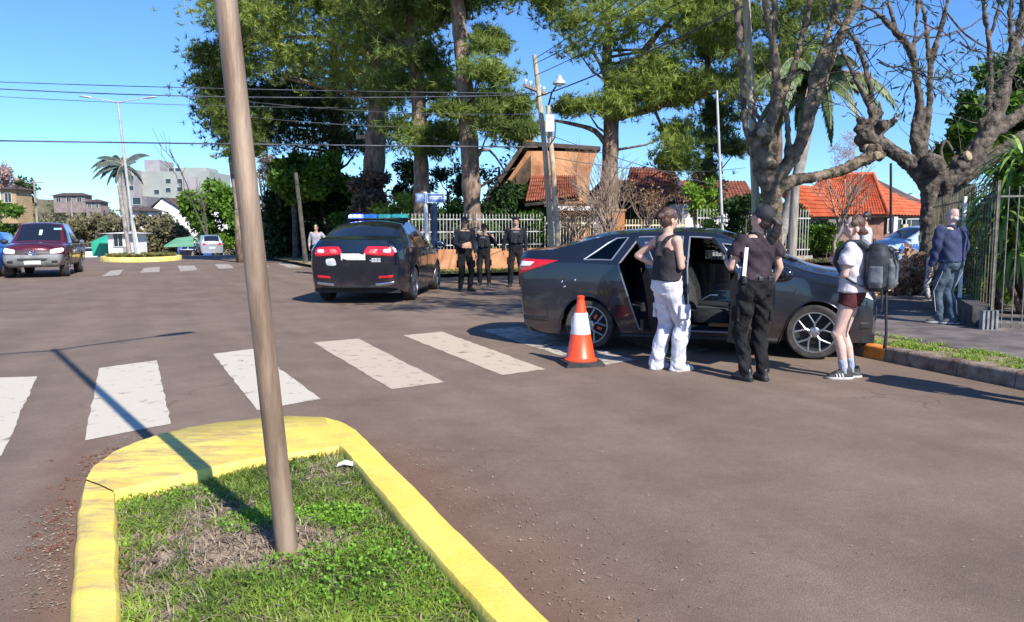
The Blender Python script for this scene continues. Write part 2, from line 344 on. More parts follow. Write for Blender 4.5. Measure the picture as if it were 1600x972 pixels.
# ---- near island
CONC = mat('concrete', (.22, .2, .18), (.36, .33, .3), scale=6, rough=.9, bump=.4, bscale=60)
def yellow_mat():
    m = mat('yellow_kerb_paint', (.86, .6, .09), (.9, .7, .14), scale=3, rough=.62, bump=.35, bscale=45, dist=.01, world=True, pos=(.35, .6))
    N = m.node_tree; b = N.nodes['Principled BSDF']; L = N.links; old = b.inputs['Base Color'].links[0].from_socket
    ge = N.nodes.new('ShaderNodeNewGeometry'); mp = N.nodes.new('ShaderNodeMapping'); mp.inputs['Scale'].default_value = (2.2, 8, 2); mp.inputs['Rotation'].default_value = (0, 0, R(-18)); L.new(ge.outputs['Position'], mp.inputs[0])
    n = N.nodes.new('ShaderNodeTexNoise'); n.inputs['Scale'].default_value = 1.0; n.inputs['Detail'].default_value = 9; n.inputs['Roughness'].default_value = .75; L.new(mp.outputs[0], n.inputs['Vector'])
    r = N.nodes.new('ShaderNodeValToRGB'); r.color_ramp.elements[0].position = .46; r.color_ramp.elements[1].position = .64; L.new(n.outputs[0], r.inputs[0])
    # wear only on the left half of the island, as in the photo
    sx = N.nodes.new('ShaderNodeSeparateXYZ'); L.new(ge.outputs['Position'], sx.inputs[0])
    mr = N.nodes.new('ShaderNodeMapRange'); mr.inputs[1].default_value = -.9; mr.inputs[2].default_value = -2.2; mr.inputs[3].default_value = .12; mr.inputs[4].default_value = 1; L.new(sx.outputs[0], mr.inputs[0])
    mu = N.nodes.new('ShaderNodeMath'); mu.operation = 'MULTIPLY'; L.new(r.outputs[0], mu.inputs[0]); L.new(mr.outputs[0], mu.inputs[1])
    x = N.nodes.new('ShaderNodeMix'); x.data_type = 'RGBA'; L.new(mu.outputs[0], x.inputs[0]); L.new(old, x.inputs[6]); x.inputs[7].default_value = (.38, .27, .15, 1)
    c2 = N.nodes.new('ShaderNodeTexNoise'); c2.inputs['Scale'].default_value = 13; c2.inputs['Detail'].default_value = 8; c2.inputs['Roughness'].default_value = .8; L.new(ge.outputs['Position'], c2.inputs['Vector'])
    r2 = N.nodes.new('ShaderNodeValToRGB'); r2.color_ramp.elements[0].position = .6; r2.color_ramp.elements[1].position = .66; L.new(c2.outputs[0], r2.inputs[0]); m3 = N.nodes.new('ShaderNodeMath'); m3.operation = 'MULTIPLY'; m3.inputs[1].default_value = .55; L.new(r2.outputs[0], m3.inputs[0])
    y = N.nodes.new('ShaderNodeMix'); y.data_type = 'RGBA'; L.new(m3.outputs[0], y.inputs[0]); L.new(x.outputs[2], y.inputs[6]); y.inputs[7].default_value = (.4, .3, .18, 1)
    L.new(y.outputs[2], b.inputs['Base Color']); return m
YEL = yellow_mat()
OUT = [(106, 985), (110, 935), (115, 889), (121, 793), (132, 748), (145, 727), (175, 705), (210, 691), (253, 676), (295, 667), (337, 660), (395, 653), (450, 649), (506, 650), (535, 658), (556, 671), (584, 697), (640, 750), (697, 806), (780, 886), (866, 972), (885, 992)]
INN = [(188, 985), (187, 930), (184, 860), (182, 800), (180, 768), (195, 763), (225, 756), (258, 748), (300, 738), (345, 728), (390, 718), (440, 710), (490, 703), (520, 698), (529, 696), (536, 701), (553, 721), (590, 765), (636, 821), (690, 882), (771, 972), (790, 993)]
KH = .13
OUTG = [G(x, y, KH) for x, y in OUT]; INNG = [G(x, y, KH) for x, y in INN]
dl = (OUTG[0]-OUTG[2]).normalized(); dr = (OUTG[-1]-OUTG[-3]).normalized()
BACK = V((-DS.x, -DS.y, 0))
OUTG = [OUTG[0]+BACK*5.0]+OUTG+[OUTG[-1]+BACK*5]; INNG = [INNG[0]+BACK*5.0]+INNG+[INNG[-1]+BACK*5]
island = thing('traffic_island', 'near grass traffic island ringed by a yellow painted kerb', 'traffic island', (-1.2, 3.4, 0))
def kerb_ring(outer, inner, h, inz, parent, name='kerb', m=YEL, bev=.02):
    mb = MB(); n = len(outer); rows = []
    # densify
    def dens(P):
        Q = []
        for i in range(len(P)-1):
            k = max(1, int((P[i+1]-P[i]).length/.09)) if False else 6
            for j in range(k): Q.append(P[i].lerp(P[i+1], j/k))
        return Q+[P[-1]]
    o, i_ = dens(outer), dens(inner); n = len(o)
    for k in range(n):
        a, b = o[k], i_[k]; w_ = (b-a).normalized(); wl = (b-a).length
        jz = noise.noise(a*3.1)*.006+noise.noise(a*11)*.003; je = noise.noise(a*5)*.004+noise.noise(a*17+V((3, 0, 0)))*.003
        je2 = noise.noise(b*6)*.006+noise.noise(b*21)*.005
        A = a+w_*je; B = b+w_*je2
        rows.append([V((A.x, A.y, -.02))-w_*.012, V((A.x, A.y, h-bev+jz)), V((A.x, A.y, h+jz))+w_*bev, V(((A.x+B.x)/2, (A.y+B.y)/2, h+jz+.004)), V((B.x, B.y, h+jz))-w_*bev*.7, V((B.x, B.y, h-bev+jz)), V((B.x, B.y, inz-.05))])
    m_ = len(rows[0])
    for r in rows: mb.v += [tuple(q) for q in r]
    for k in range(n-1):
        for j in range(m_-1): mb.f.append((k*m_+j, (k+1)*m_+j, (k+1)*m_+j+1, k*m_+j+1)); mb.m.append(0)
    return mb.build(name, m, parent, smooth=50, world=True)
SPL = 4+1   # joint between the left kerb and the nose
def cut(a, b, h):
    O, I = list(OUTG[a:b+1]), list(INNG[a:b+1]); g = .006
    O[-1] = O[-1]+(O[-2]-O[-1]).normalized()*g; I[-1] = I[-1]+(I[-2]-I[-1]).normalized()*g; kerb_ring(O, I, h, .05, island)
NL = len(OUTG)-1
for a, b, h in ((0, SPL, KH-.006), (SPL, NL, KH)): cut(a, b, h)
SOIL = mat('soil', (.18, .12, .08), (.38, .29, .21), scale=7, rough=.95, bump=.8, bscale=30, c3=(.4, .33, .25), world=True, detail=8)
mb = MB(); soil_poly = [(p.x, p.y) for p in INNG]
def inpoly(x, y, poly):
    c = False; j = len(poly)-1
    for i in range(len(poly)):
        if (poly[i][1] > y) != (poly[j][1] > y) and x < (poly[j][0]-poly[i][0])*(y-poly[i][1])/(poly[j][1]-poly[i][1])+poly[i][0]: c = not c
        j = i
    return c
xs = [p[0] for p in soil_poly]; ys = [p[1] for p in soil_poly]
def soilz(x, y): return .062+.03*noise.noise(V((x*1.3, y*1.3, 0)))+.016*noise.noise(V((x*6, y*6, 3)))+.035*math.exp(-((x+1.04)**2+(y-3.45)**2)/.03)
gx = np.arange(min(xs)-.1, max(xs)+.1, .06); gy = np.arange(min(ys), max(ys)+.1, .06); idx = {}
def nearpoly(x, y): return any(inpoly(x+a, y+b, soil_poly) for a in (-.05, .05) for b in (-.05, .05))
for i, x in enumerate(gx):
    for j, y in enumerate(gy):
        if nearpoly(x, y): idx[i, j] = len(mb.v); mb.v.append((x, y, soilz(x, y)))
for (i, j), k in idx.items():
    if (i+1, j) in idx and (i, j+1) in idx and (i+1, j+1) in idx: mb.f.append((k, idx[i+1, j], idx[i+1, j+1], idx[i, j+1])); mb.m.append(0)
o = mb.build('soil', SOIL, island, smooth=180, world=True)
# ---- grass blades
GRASS = leafmat('grass_blades', (.075, .14, .018), (.34, .47, .07), .3, .5); CLOV = leafmat('clover', (.09, .2, .018), (.27, .5, .06), .35, .5)
DRY = leafmat('dry_leaves', (.16, .11, .07), (.46, .38, .28), .15, .8)
def blades(pts, L, wd, lean=.9):
    P = np.array(pts, dtype=float); N = len(P)
    az = RNG.random(N)*2*PI; ln = lean*RNG.random(N)**.6; l = L*(.45+.9*RNG.random(N))
    d = np.stack([np.cos(az), np.sin(az), np.zeros(N)], 1); e = np.stack([-np.sin(az), np.cos(az), np.zeros(N)], 1)
    up = np.array([0, 0, 1.]); m_ = P+(d*ln[:, None]*.45+up*.55)*l[:, None]*.8; t_ = P+(d*ln[:, None]*1.1+up*.62)*l[:, None]
    w_ = wd*(.6+.8*RNG.random(N))[:, None]
    q1 = np.stack([P-e*w_*.5, P+e*w_*.5, m_+e*w_*.4, m_-e*w_*.4], 1); q2 = np.stack([m_-e*w_*.4, m_+e*w_*.4, t_+e*w_*.05, t_-e*w_*.05], 1)
    return np.concatenate([q1, q2], 1).reshape(-1, 3)
pg, pc, pd = [], [], []
for _ in range(150000):
    x = random.uniform(min(xs), max(xs)); y = random.uniform(1.6, max(ys))
    if not inpoly(x, y, soil_poly): continue
    q = V((x, y, 0)); dn = noise.noise(q*2.4+V((4, 2, 0)))*.6+noise.noise(q*7.5)*.75+.12
    if x > -.75: dn += .22
    dp = math.hypot(x+1.08, y-3.4); dn += .2
    if dp < .38 and y < 3.5: dn -= .6
    for (qx, qy), rr in ((G(320, 850)[:2], .32), (G(270, 910)[:2], .36), (G(440, 880)[:2], .3), (G(345, 815)[:2], .26)):
        if math.hypot(x-qx, y-qy) < rr*.7: dn -= .4
    if random.random() < .34+dn*1.15: pg.append((x, y, soilz(x, y)-.004))
    else: pd.append((x, y, soilz(x, y)))
gv = blades(pg, .062, .0065, 1.15); tg = np.array([.5+.9*noise.noise(V(p)*2.5) for p in pg]); tg = np.repeat(tg+RNG.normal(size=len(pg))*.22, 2)
o = fastmesh('grass', gv, 4, GRASS, tg, island); o['kind'] = 'stuff'
sel = pd[::4]+pg[::16]; hv = blades(sel, .055, .006, 1.6); o = fastmesh('dry_grass', hv, 4, DRY, np.repeat(.5+RNG.normal(size=len(sel))*.3, 2), island); o['kind'] = 'stuff'
def clover(cx, cy, r, n):
    P = []
    for _ in range(n):
        a = random.random()*2*PI; q = r*random.random()**.6; P.append((cx+math.cos(a)*q, cy+math.sin(a)*q*.8, soilz(cx, cy)+.02+random.random()*.05*(1-q/r*.5)))
    return P
cl = clover(*G(515, 835)[:2], .2, 620)+clover(*G(410, 845)[:2], .2, 300)+clover(*G(600, 915)[:2], .55, 1100)+clover(*G(500, 900)[:2], .12, 60)+clover(*G(260, 800)[:2], .3, 220)
C = [(x, y, z, .006) for x, y, z in cl if inpoly(x, y, soil_poly)]; v, t = leaves(C, 3, .014, .8, .3); o = fastmesh('clover', v, 4, CLOV, t*.6+.3, island); o['kind'] = 'stuff'
lit = [p for p in pd[::60]]+[p for p in pg[::170]]
v, t = leaves([(x, y, z+.02, .02) for x, y, z in lit], 1, .05, .55, .2); v = v.reshape(-1, 4, 3)
for k in range(1, 4): v[:, k, 2] = v[:, 0, 2]+(v[:, k, 2]-v[:, 0, 2])*.3
o = fastmesh('dead_leaves', v.reshape(-1, 3), 4, DRY, t, island); o['kind'] = 'stuff'
# scattered debris on the asphalt along the kerb
deb = []
for _ in range(900):
    t_ = random.random(); a = G(584, 697).lerp(G(885, 992), t_); q = V((1, .1, 0))*abs(random.gauss(0, .38)); p = a+q+V((.03, 0, 0))
    if random.random() < .5: deb.append((p.x, p.y, .006, .004))
for _ in range(700):
    a = G(121, 793).lerp(G(108, 960), random.random()); p = a-V((abs(random.gauss(0, .12))+.02, 0, 0)); deb.append((p.x, p.y, .006, .004))
for _ in range(350):
    a = G(132, 748).lerp(G(230, 684), random.random()); p = a+V((-.1, .1, 0))*abs(random.gauss(0, 1)); deb.append((p.x, p.y, .006, .004))
for _ in range(160):
    p = G(random.uniform(600, 1600), random.uniform(620, 972)); deb.append((p.x, p.y, .006, .003))
v, t = leaves(deb, 1, .02, .4, .3); v[:, 2] = .007+np.abs(v[:, 2]-.006)*.25; o = fastmesh('street_litter', v, 4, DRY, t, None); o['kind'] = 'stuff'
# crumbs of broken soil piled against the left kerb
mb = MB()
for _ in range(110):
    a = G(123, 780).lerp(G(118, 880), random.random()) if random.random() < .6 else G(125, 765).lerp(G(185, 703), random.random())
    p = a+V((-abs(random.gauss(0, .1))-.02, random.gauss(0, .05), 0)); r = random.uniform(.004, .015); mb.ell((p.x, p.y, r*.5), (r, r*.8, r*.7), 6, 4, Matrix.Rotation(random.random()*3, 3, 'Z'))
o = mb.build('dirt_clods', mat('red_soil', (.1, .045, .03), (.18, .09, .06), scale=20, rough=.95)); o['kind'] = 'stuff'
# paper scrap
p = G(540, 727, .1); mb = MB()
cr = [(-.05, -.02, 0), (.0, -.03, .018), (.05, -.015, .004), (-.045, .012, .012), (0, .01, .03), (.055, .02, .01), (-.03, .035, 0), (.01, .035, .016), (.045, .04, .004)]
mb.add([V(c)+V((p.x, p.y, .1)) for c in cr], [(0, 1, 4, 3), (1, 2, 5, 4), (3, 4, 7, 6), (4, 5, 8, 7)])
mb.add([V(c)+V((p.x, p.y, .096)) for c in cr], [(3, 4, 1, 0), (4, 5, 2, 1), (6, 7, 4, 3), (7, 8, 5, 4)])
solo(mb.build('paper_scrap', mat('white_paper', (.75, .77, .78), rough=.6)), 'crumpled white paper scrap lying in the grass by the inner corner of the kerb', 'litter')
# ---- near right block: kerb, grass strip, pavement
K0 = G(1600, 609); KD = (G(1372, 562)-G(1600, 609)).normalized()
def kx(y): return K0.x+KD.x/KD.y*(y-K0.y)
path = [V((kx(y), y, 0)) for y in (-14, -8, -3, 0, 2, 4, 5, 6, 7, 7.6, 8.2, 8.5, 8.8, 9.5, 10.2, 11, 11.8)]
e = path[-1]; cdir = KD.copy()
ang0 = math.atan2(KD.y, KD.x); ang1 = math.atan2(DC.y, DC.x)-.1
for k in range(1, 13):
    a = ang0+(ang1-ang0)*k/12; e = e+V((math.cos(a), math.sin(a), 0))*.42; path.append(e.copy())
dc2 = V((math.cos(ang1), math.sin(ang1), 0))
for k in range(1, 16): path.append(e+dc2*k*(1.6 if k < 8 else 4))
KB = mat('kerb_concrete', (.13, .075, .055), (.3, .24, .19), scale=5, rough=.92, bump=.5, bscale=40, world=True, detail=8, pos=(.38, .62))
def offs(P, d):
    Q = []
    for i in range(len(P)):
        t = (P[min(i+1, len(P)-1)]-P[max(i-1, 0)]).normalized(); n_ = V((t.y, -t.x, 0)); Q.append(P[i]+n_*d)
    return Q
PH = .15
blk = thing('kerb', 'weathered red-brown concrete kerb along the right pavement', 'kerb', (path[8].x, path[8].y, 0)); blk['kind'] = 'structure'; del blk['category']; 
path_in = offs(path, .16)
up = lambda P, z: [V((p.x, p.y, z)) for p in P]
def strip_between(A, B, zA, zB, name, m, parent=None, kind='structure', jit=0, sub=1):
    mb = MB(); 
    A = up(A, zA); B = up(B, zB); A2, B2 = [], []
    for i in range(len(A)-1):
        for j in range(sub): A2.append(A[i].lerp(A[i+1], j/sub)); B2.append(B[i].lerp(B[i+1], j/sub))
    A2.append(A[-1]); B2.append(B[-1])
    for i, (a, b) in enumerate(zip(A2, B2)):
        b = b+(b-a).normalized()*jit*noise.noise(b*2.7); mb.v += [tuple(a), tuple(b)]
    mb.f = [(2*i, 2*i+1, 2*i+3, 2*i+2) for i in range(len(A2)-1)]; mb.m = [0]*len(mb.f)
    o = mb.build(name, m, parent, world=bool(parent)); 
    if not parent: o['kind'] = kind
    return o
# kerb blocks as pieces where they can be told apart
for i in range(0, len(path)-1):
    kerb_ring([path[i]+(path[i+1]-path[i])*.004, path[i+1]-(path[i+1]-path[i])*.004], [path_in[i]+(path_in[i+1]-path_in[i])*.004, path_in[i+1]-(path_in[i+1]-path_in[i])*.004], PH+random.uniform(-.003, .003), .1, blk, 'kerb_stone', KB if i != 11 else mat('orange_kerb_paint', (.7, .2, .03), (.8, .3, .06), scale=8, rough=.8, bump=.3, world=True), .02)
PAVE = mat('pavement_surface', (.10, .085, .08), (.2, .165, .15), scale=2.2, rough=.9, bump=.5, bscale=50, detail=9, world=True, c3=(.3, .25, .21))
SOIL2 = mat('verge_soil', (.16, .12, .07), (.3, .25, .14), scale=5, rough=.95, bump=.6, bscale=30, world=True)
g_out = offs(path, .78)
strip_between(path_in, g_out, PH-.02, PH-.012, 'verge', SOIL2, jit=.0, sub=4)
pin_ = offs(path, .74); mb = MB(); mb.add([(p.x, p.y, PH-.006) for p in pin_]+[(75, -14, PH-.006)], [tuple(range(len(pin_), -1, -1))]); tag(mb.build('pavement', PAVE), kind='structure')
vp = []
for i in range(4, 17):
    for _ in range(1500 if i < 13 else 600):
        t_ = random.random(); a = path_in[i].lerp(path_in[i+1], t_); b = g_out[i].lerp(g_out[i+1], t_); s_ = random.random()**.8; p = a.lerp(b, s_*1.1+.0)
        if noise.noise(p*3)+.35 > random.random()*.8: vp.append((p.x, p.y, PH-.015))
bv = blades(vp, .05, .009, 1.2); o = fastmesh('verge_grass', bv, 4, GRASS, np.repeat(.75+RNG.normal(size=len(vp))*.25, 2)); o['kind'] = 'stuff'
# ---- far block: kerb, dry verge, pavement
F0 = V((-3.6, 23.6, 0)); FC = V((DC.x, DC.y, 0))
fp = [F0+DS*40-DC*1.6, F0+DS*20-DC*1.2, F0+DS*8-DC*.9, F0+DS*3-DC*.6, F0+DS*1.2-DC*.2]
for k in range(0, 6): fp.append(F0+DS*(.9-.9*math.sin(k/5*PI/2))+FC*(1.6*(1-math.cos(k/5*PI/2))))
for k in range(1, 14): fp.append(F0+FC*(1.6+k*3.2))
fin = offs(fp, -.0)
for i in range(len(fp)): fp[i].z = 0
KW = mat('pale_kerb', (.32, .28, .24), (.5, .45, .38), scale=5, rough=.9, bump=.3, world=True)
def offl(P, d): return offs(P, -d)
fk = thing('kerb', 'pale kerb', 'kerb', (0, 25, 0)); fk['kind'] = 'structure'; del fk['category']; del fk['label']; fk.name = 'kerb_far'
fb = offl(fp, .16)
mb = MB()
kerb_ring([V((p.x, p.y, 0)) for p in fp], [V((p.x, p.y, 0)) for p in fb], .13, .1, fk, 'kerb_edge', KW)
VD = mat('dry_verge', (.2, .16, .06), (.42, .34, .15), scale=3, rough=.95, bump=.7, bscale=25, world=True, detail=8, c3=(.22, .22, .06))
def gzl(P): return P
strip_between(fb, offl(fp, 2.4), .118, .13, 'verge', VD, sub=2); strip_between(offl(fp, 2.4), offl(fp, 90), .128, .128, 'garden_ground', mat('garden_soil', (.08, .07, .03), (.2, .17, .09), scale=1.2, rough=.95, bump=.5, world=True), sub=1)
vp = []
for i in range(2, len(fp)-1):
    a0, b0 = fb[i], fb[i+1]; q0, q1 = offl(fp, 2.3)[i], offl(fp, 2.3)[i+1]
    for _ in range(int(500*(b0-a0).length)):
        t_ = random.random(); p = a0.lerp(b0, t_).lerp(q0.lerp(q1, t_), random.random()); vp.append((p.x, p.y, .125))
bv = blades(vp, .09, .03, 1.3); o = fastmesh('verge_grass', bv, 4, leafmat('yellow_grass', (.2, .2, .04), (.52, .46, .16), .3), np.repeat(.5+RNG.normal(size=len(vp))*.3, 2)); o['kind'] = 'stuff'
# ================================================================ STREET FURNITURE
RUST = mat('rusty_steel', (.2, .135, .09), (.38, .28, .2), scale=5, rough=.6, metal=.3, bump=.2, bscale=50, stretch=(1.5, 1.5, .22), detail=9)
GALV = mat('pale_metal', (.5, .52, .52), (.62, .64, .63), scale=3, rough=.45, metal=.3)
LAMPG = mat('lamp_glass', (.8, .82, .82), rough=.25)
DARK = mat('dark_metal', (.03, .03, .032), rough=.5, metal=.4)
def lamp_mast(base, top, r0, m, label, armdir, group, armlen=1.35, nm='street_lamp'):
    base, top = V(base), V(top); t = thing(nm, label, 'street lamp', base, 0, group); X = V(base)
    mb = MB(); n = 14; mb.tube([base.lerp(top, k/n)-X for k in range(n+1)], [r0*(1-.18*k/n) for k in range(n+1)], 20)
    mb.build('pole', m, t, smooth=60)
    mb = MB(); mb.lathe([(r0+.03, 0), (r0+.02, .02), (r0+.003, .03)], 20); mb.build('collar', m, t, smooth=40)
    for s in (-1, 1):
        a = V(armdir).normalized()*s; e = top+a*armlen+V((0, 0, .16))
        MB().tube([top-V((0, 0, .12))-X, top+a*.3+V((0, 0, 0))-X, e-X], [.03, .028, .024], 8).build('arm', m, t, smooth=60)
        M = Matrix.Rotation(math.atan2(a.y, a.x), 4, 'Z'); h = MB()
        h.loft([(e+a*(.6*k)-X+V((0, 0, .05*k)), .055+.05*math.sin(PI*k), .04) for k in ()] or [(e-X+a*.02, .03, .03), (e-X+a*.12, .06, .05)], 8) if False else None
        pts = [(0, .03, .03), (.1, .08, .045), (.3, .11, .055), (.5, .10, .05), (.6, .05, .02)]
        rings = [(e-X+a*d+V((0, 0, d*.12)), hh, ww, (M @ Matrix.Rotation(PI/2, 4, 'Y')).to_3x3()) for d, ww, hh in pts]
        h.loft(rings, 12, 2.2); h.build('lamp_head', GALV, t, smooth=60)
    return t
PB = G(450, 860, .08); TT = at(354, 0, PB.y-.05); d_ = (TT-PB); PT = PB+d_*(6.35/d_.z)
lamp_mast(PB-V((0, 0, .05)), PT, .047, RUST, 'brown rusty steel lamp pole leaning over the grass of the near traffic island', (.66, .75, 0), 'double armed lamp poles on the islands', 1.3)
# far island
FI = [(187, 409), (193, 413), (215, 416), (240, 414), (256, 410), (257, 406), (245, 403.5), (225, 402.5), (205, 402.5), (192, 405)]
fo = [G(x, y, 0) for x, y in FI]; cen = sum(fo, V())/len(fo); 
fo = [cen+DC*math.cos(a)*2.0+DS*(math.sin(a)*3.2+1.2) for a in np.linspace(0, 2*PI, 22)[:-1]]
isl2 = thing('traffic_island', 'far small traffic island with a yellow kerb in the middle of the street', 'traffic island', (cen.x, cen.y, 0))
YEL2 = mat('far_yellow_paint', (.75, .58, .12), (.85, .72, .25), scale=2, rough=.7)
kerb_ring(fo+[fo[0]], [cen+(p-cen)*.86 for p in fo+[fo[0]]], .24, .15, isl2, 'kerb', YEL2)
mb = MB(); mb.prism([((cen+(p-cen)*.87).x, (cen+(p-cen)*.87).y) for p in fo], 0, .2); mb.build('soil', SOIL, isl2, world=True)
pts = []
for _ in range(5000):
    a = random.random()*2*PI; r = random.random()**.5*.85; i = int(a/(2*PI)*len(fo)) % len(fo); p = cen+(fo[i]-cen)*r; pts.append((p.x, p.y, .18))
o = fastmesh('grass', blades(pts, .3, .05, .8), 4, leafmat('tall_grass', (.12, .15, .03), (.42, .38, .14)), np.repeat(.5+RNG.normal(size=len(pts))*.25, 2), isl2); o['kind'] = 'stuff'
LY = cen.y
lamp_mast(V((at(213, 400, LY).x, LY, .2)), at(184, 158, LY-1), .075, GALV, 'pale double armed lamp pole rising from the far island left of the pines', (1, .1, 0), 'double armed lamp poles on the islands', 1.25)
WHT = mat('white_post', (.62, .64, .64), (.75, .76, .74), scale=3, rough=.6)
for a, b, r, c, l in (((203, 402), (186, 290), .12, 'utility post', 'thick pale concrete post leaning beside the far lamp pole, left one of the island'), ((217, 404), (206, 345), .13, 'post', 'short white painted post standing on the right of the far island')):
    A = at(*a, LY+.5); B_ = at(*b, LY+.5); A.z = .2
    solo(MB().tube([A, A.lerp(B_, .5), B_], [r, r*.9, r*.8], 10).build('post', WHT if r > .12 else CONC, smooth=60), l, c)
# ---- traffic cone
def cone():
    c = G(907, 569); t = thing('traffic_cone', 'orange traffic cone with a white band on a black base by the dark sedan', 'traffic cone', (c.x, c.y, 0), R(12))
    OR = mat('cone_orange', (.9, .085, .015), (.8, .07, .02), scale=14, rough=.38, spec=.6); RB = mat('black_rubber', (.02, .02, .022), (.05, .045, .04), scale=12, rough=.75, bump=.2)
    mb = MB(); q = [(.225, .07), (.215, .215), (.07, .225)]; P = [(sx*x, sy*y) for sx, sy, fl in ((1, 1, 0), (-1, 1, 1), (-1, -1, 0), (1, -1, 1)) for x, y in (q if not fl else q[::-1])]
    mb.prism(P, 0, .025); mb.prism([(x*.93, y*.93) for x, y in P], .025, .05); mb.build('base', RB, t)
    def rr(z): return .165-(.165-.032)*(z-.05)/.71
    f = MB(); f.lathe([(.185, .05), (.185, .062), (.17, .075), (rr(.09), .09), (rr(.34), .34)], 32); f.build('lower_cone', OR, t, smooth=40)
    f = MB(); f.lathe([(rr(.345)+.002, .34), (rr(.35)+.005, .345), (rr(.57)+.005, .57), (rr(.575), .575)], 32); f.build('reflective_band', mat('band_white', (.82, .8, .82), (.72, .7, .72), scale=9, rough=.35), t, smooth=40)
    f = MB(); f.lathe([(rr(.572), .572), (rr(.72), .72), (rr(.735)+.006, .725), (rr(.735)+.006, .755), (.02, .765), (.001, .765)], 32); f.build('tip', OR, t, smooth=40)
    f = MB()
    for k in range(28):
        a = 2*PI*k/28; f.box((.178*math.cos(a), .178*math.sin(a), .056), (.012, .012, .014), Matrix.Rotation(a, 3, 'Z'))
    o = f.build('foot_studs', OR, t); o['kind'] = 'stuff'
cone()
# ---- utility poles
WOOD = mat('pale_wood_pole', (.34, .27, .17), (.55, .46, .32), scale=6, rough=.85, bump=.3, bscale=20, stretch=(3, 3, .3)); WOODG = mat('grey_wood_pole', (.2, .18, .15), (.36, .33, .28), scale=6, rough=.9, bump=.3, bscale=20, stretch=(3, 3, .3))
def pole(name, pts, Y, r0, r1, m, label, cat='utility pole', z0=.1, parts=None, group=None):
    P = [at(x, y, Y) for x, y in pts]
    d = P[1]-P[0] if P[0].z < P[1].z else P[1]-P[0]; B_ = P[0]+d*((z0-P[0].z)/d.z); t = thing(name, label, cat, B_, 0, group)
    path = [B_]+[p for p in P if p.z > z0+.3]; n = len(path)
    MB().tube([p-B_ for p in path], [r0+(r1-r0)*i/(n-1) for i in range(n)], 12).build('pole', m, t, smooth=60)
    return t, B_
UY = 24.0
t, B_ = pole('utility_pole', [(862, 386), (852, 240), (840, 130), (835, 86)], UY, .095, .065, WOOD, 'tall pale wooden power pole in front of the brick gabled house, taller of the pair', group='power poles')
top = at(836, 140, UY)
MB().box(top-B_, (.12, 1.6, .1), Matrix.Rotation(R(-25), 3, 'Z')).build('crossarm', WOODG, t)
for k in (-.7, -.35, .35, .7):
    q = top-B_+Matrix.Rotation(R(-25), 3, 'Z') @ V((0, k, .1)); MB().lathe([(.02, -.06), (.02, 0), (.05, .02), (.045, .08), (.02, .1)], 8, Matrix.Translation(q), True).build('insulator', WHT, t, smooth=50)
t, B_ = pole('utility_pole', [(872, 386), (864, 260), (858, 195), (856, 165)], UY-.3, .085, .07, WOOD, 'shorter pale wooden pole carrying a white box and a lamp', group='power poles')
q = at(859, 193, UY-.45)-B_; MB().box(q, (.26, .2, .5)).build('meter_box', WHT, t)
l0, l1, l2 = at(857, 165, UY-.3)-B_, at(862, 145, UY-.6)-B_, at(874, 127, UY-1.2)-B_
MB().tube([l0, l1, l2], [.03, .025, .022], 8).build('lamp_arm', DARK, t, smooth=60)
MB().lathe([(.2, -.08), (.17, .0), (.09, .07), (.06, .16), (.0, .18)], 14, Matrix.Translation(l2)).build('lamp_shade', GALV, t, smooth=50)
MB().ell(l2-V((0, 0, .09)), (.09, .09, .08), 10, 6).build('bulb', LAMPG, t, smooth=180)
cb = [at(862, 170, UY-.42), at(868, 195, UY-.5), at(867, 215, UY-.5), at(860, 225, UY-.45)]
MB().tube([p-B_ for p in cb], .02, 6).build('cable', DARK, t, smooth=60)
for pts, Y, r, m, l, c in (
    ([(1128, 340), (1124, 240), (1120, 142)], 30, .06, GALV, 'thin pale metal pole between the pines and the pollarded tree', 'pole'),
    ([(1237, 400), (1240, 340), (1243, 284)], 24, .16, WOODG, 'grey wooden post standing on the verge in front of the hedge', 'post'),
    ([(1392, 355), (1392, 300), (1392, 255)], 33, .06, DARK, 'thin dark pole before the orange tiled roof', 'pole'),
    ([(1184, 400), (1181, 330), (1176, 200), (1166, 0), (1164, -60)], 15.6, .088, WOOD, 'pale straight wooden pole standing against the left side of the pollarded tree', 'utility pole'),
    ([(475, 385), (468, 320), (462, 270)], 34, .11, mat('dark_post', (.05, .05, .045), (.1, .095, .08), rough=.9), 'dark leaning post in the dark shade left of the police car', 'post'),
    ([(588, 330), (590, 270), (592, 205)], 38, .15, WOODG, 'distant power pole with a crossarm between the pines', 'utility pole')):
    t, B_ = pole('utility_pole' if c == 'utility pole' else 'pole', pts, Y, r, r*.8, m, l, c)
    if 'crossarm' in l: MB().bbox(at(557, 215, Y)-B_-V((0, .07, .07)), at(613, 213, Y)-B_+V((0, .07, .07))).build('crossarm', WOOD, t)
# left-hand far poles
for i, (x0, y0, x1, y1, Y) in enumerate(((57, 335, 53, 282, 95), (113, 345, 111, 312, 120), (197, 405, 195, 385, 60))):
    t, B_ = pole('utility_pole', [(x0, y0), (x1, y1)], Y, .17, .13, WOODG, ['far grey power pole rising behind the maroon pickup roof', 'small far pole on the brown hillside', 'short thin post beside the green awning'][i], 'utility pole', z0=-3)
    if i == 0: MB().box(at(x1, y1+3, Y)-B_, (2.2, .12, .12)).build('crossarm', WOODG, t)
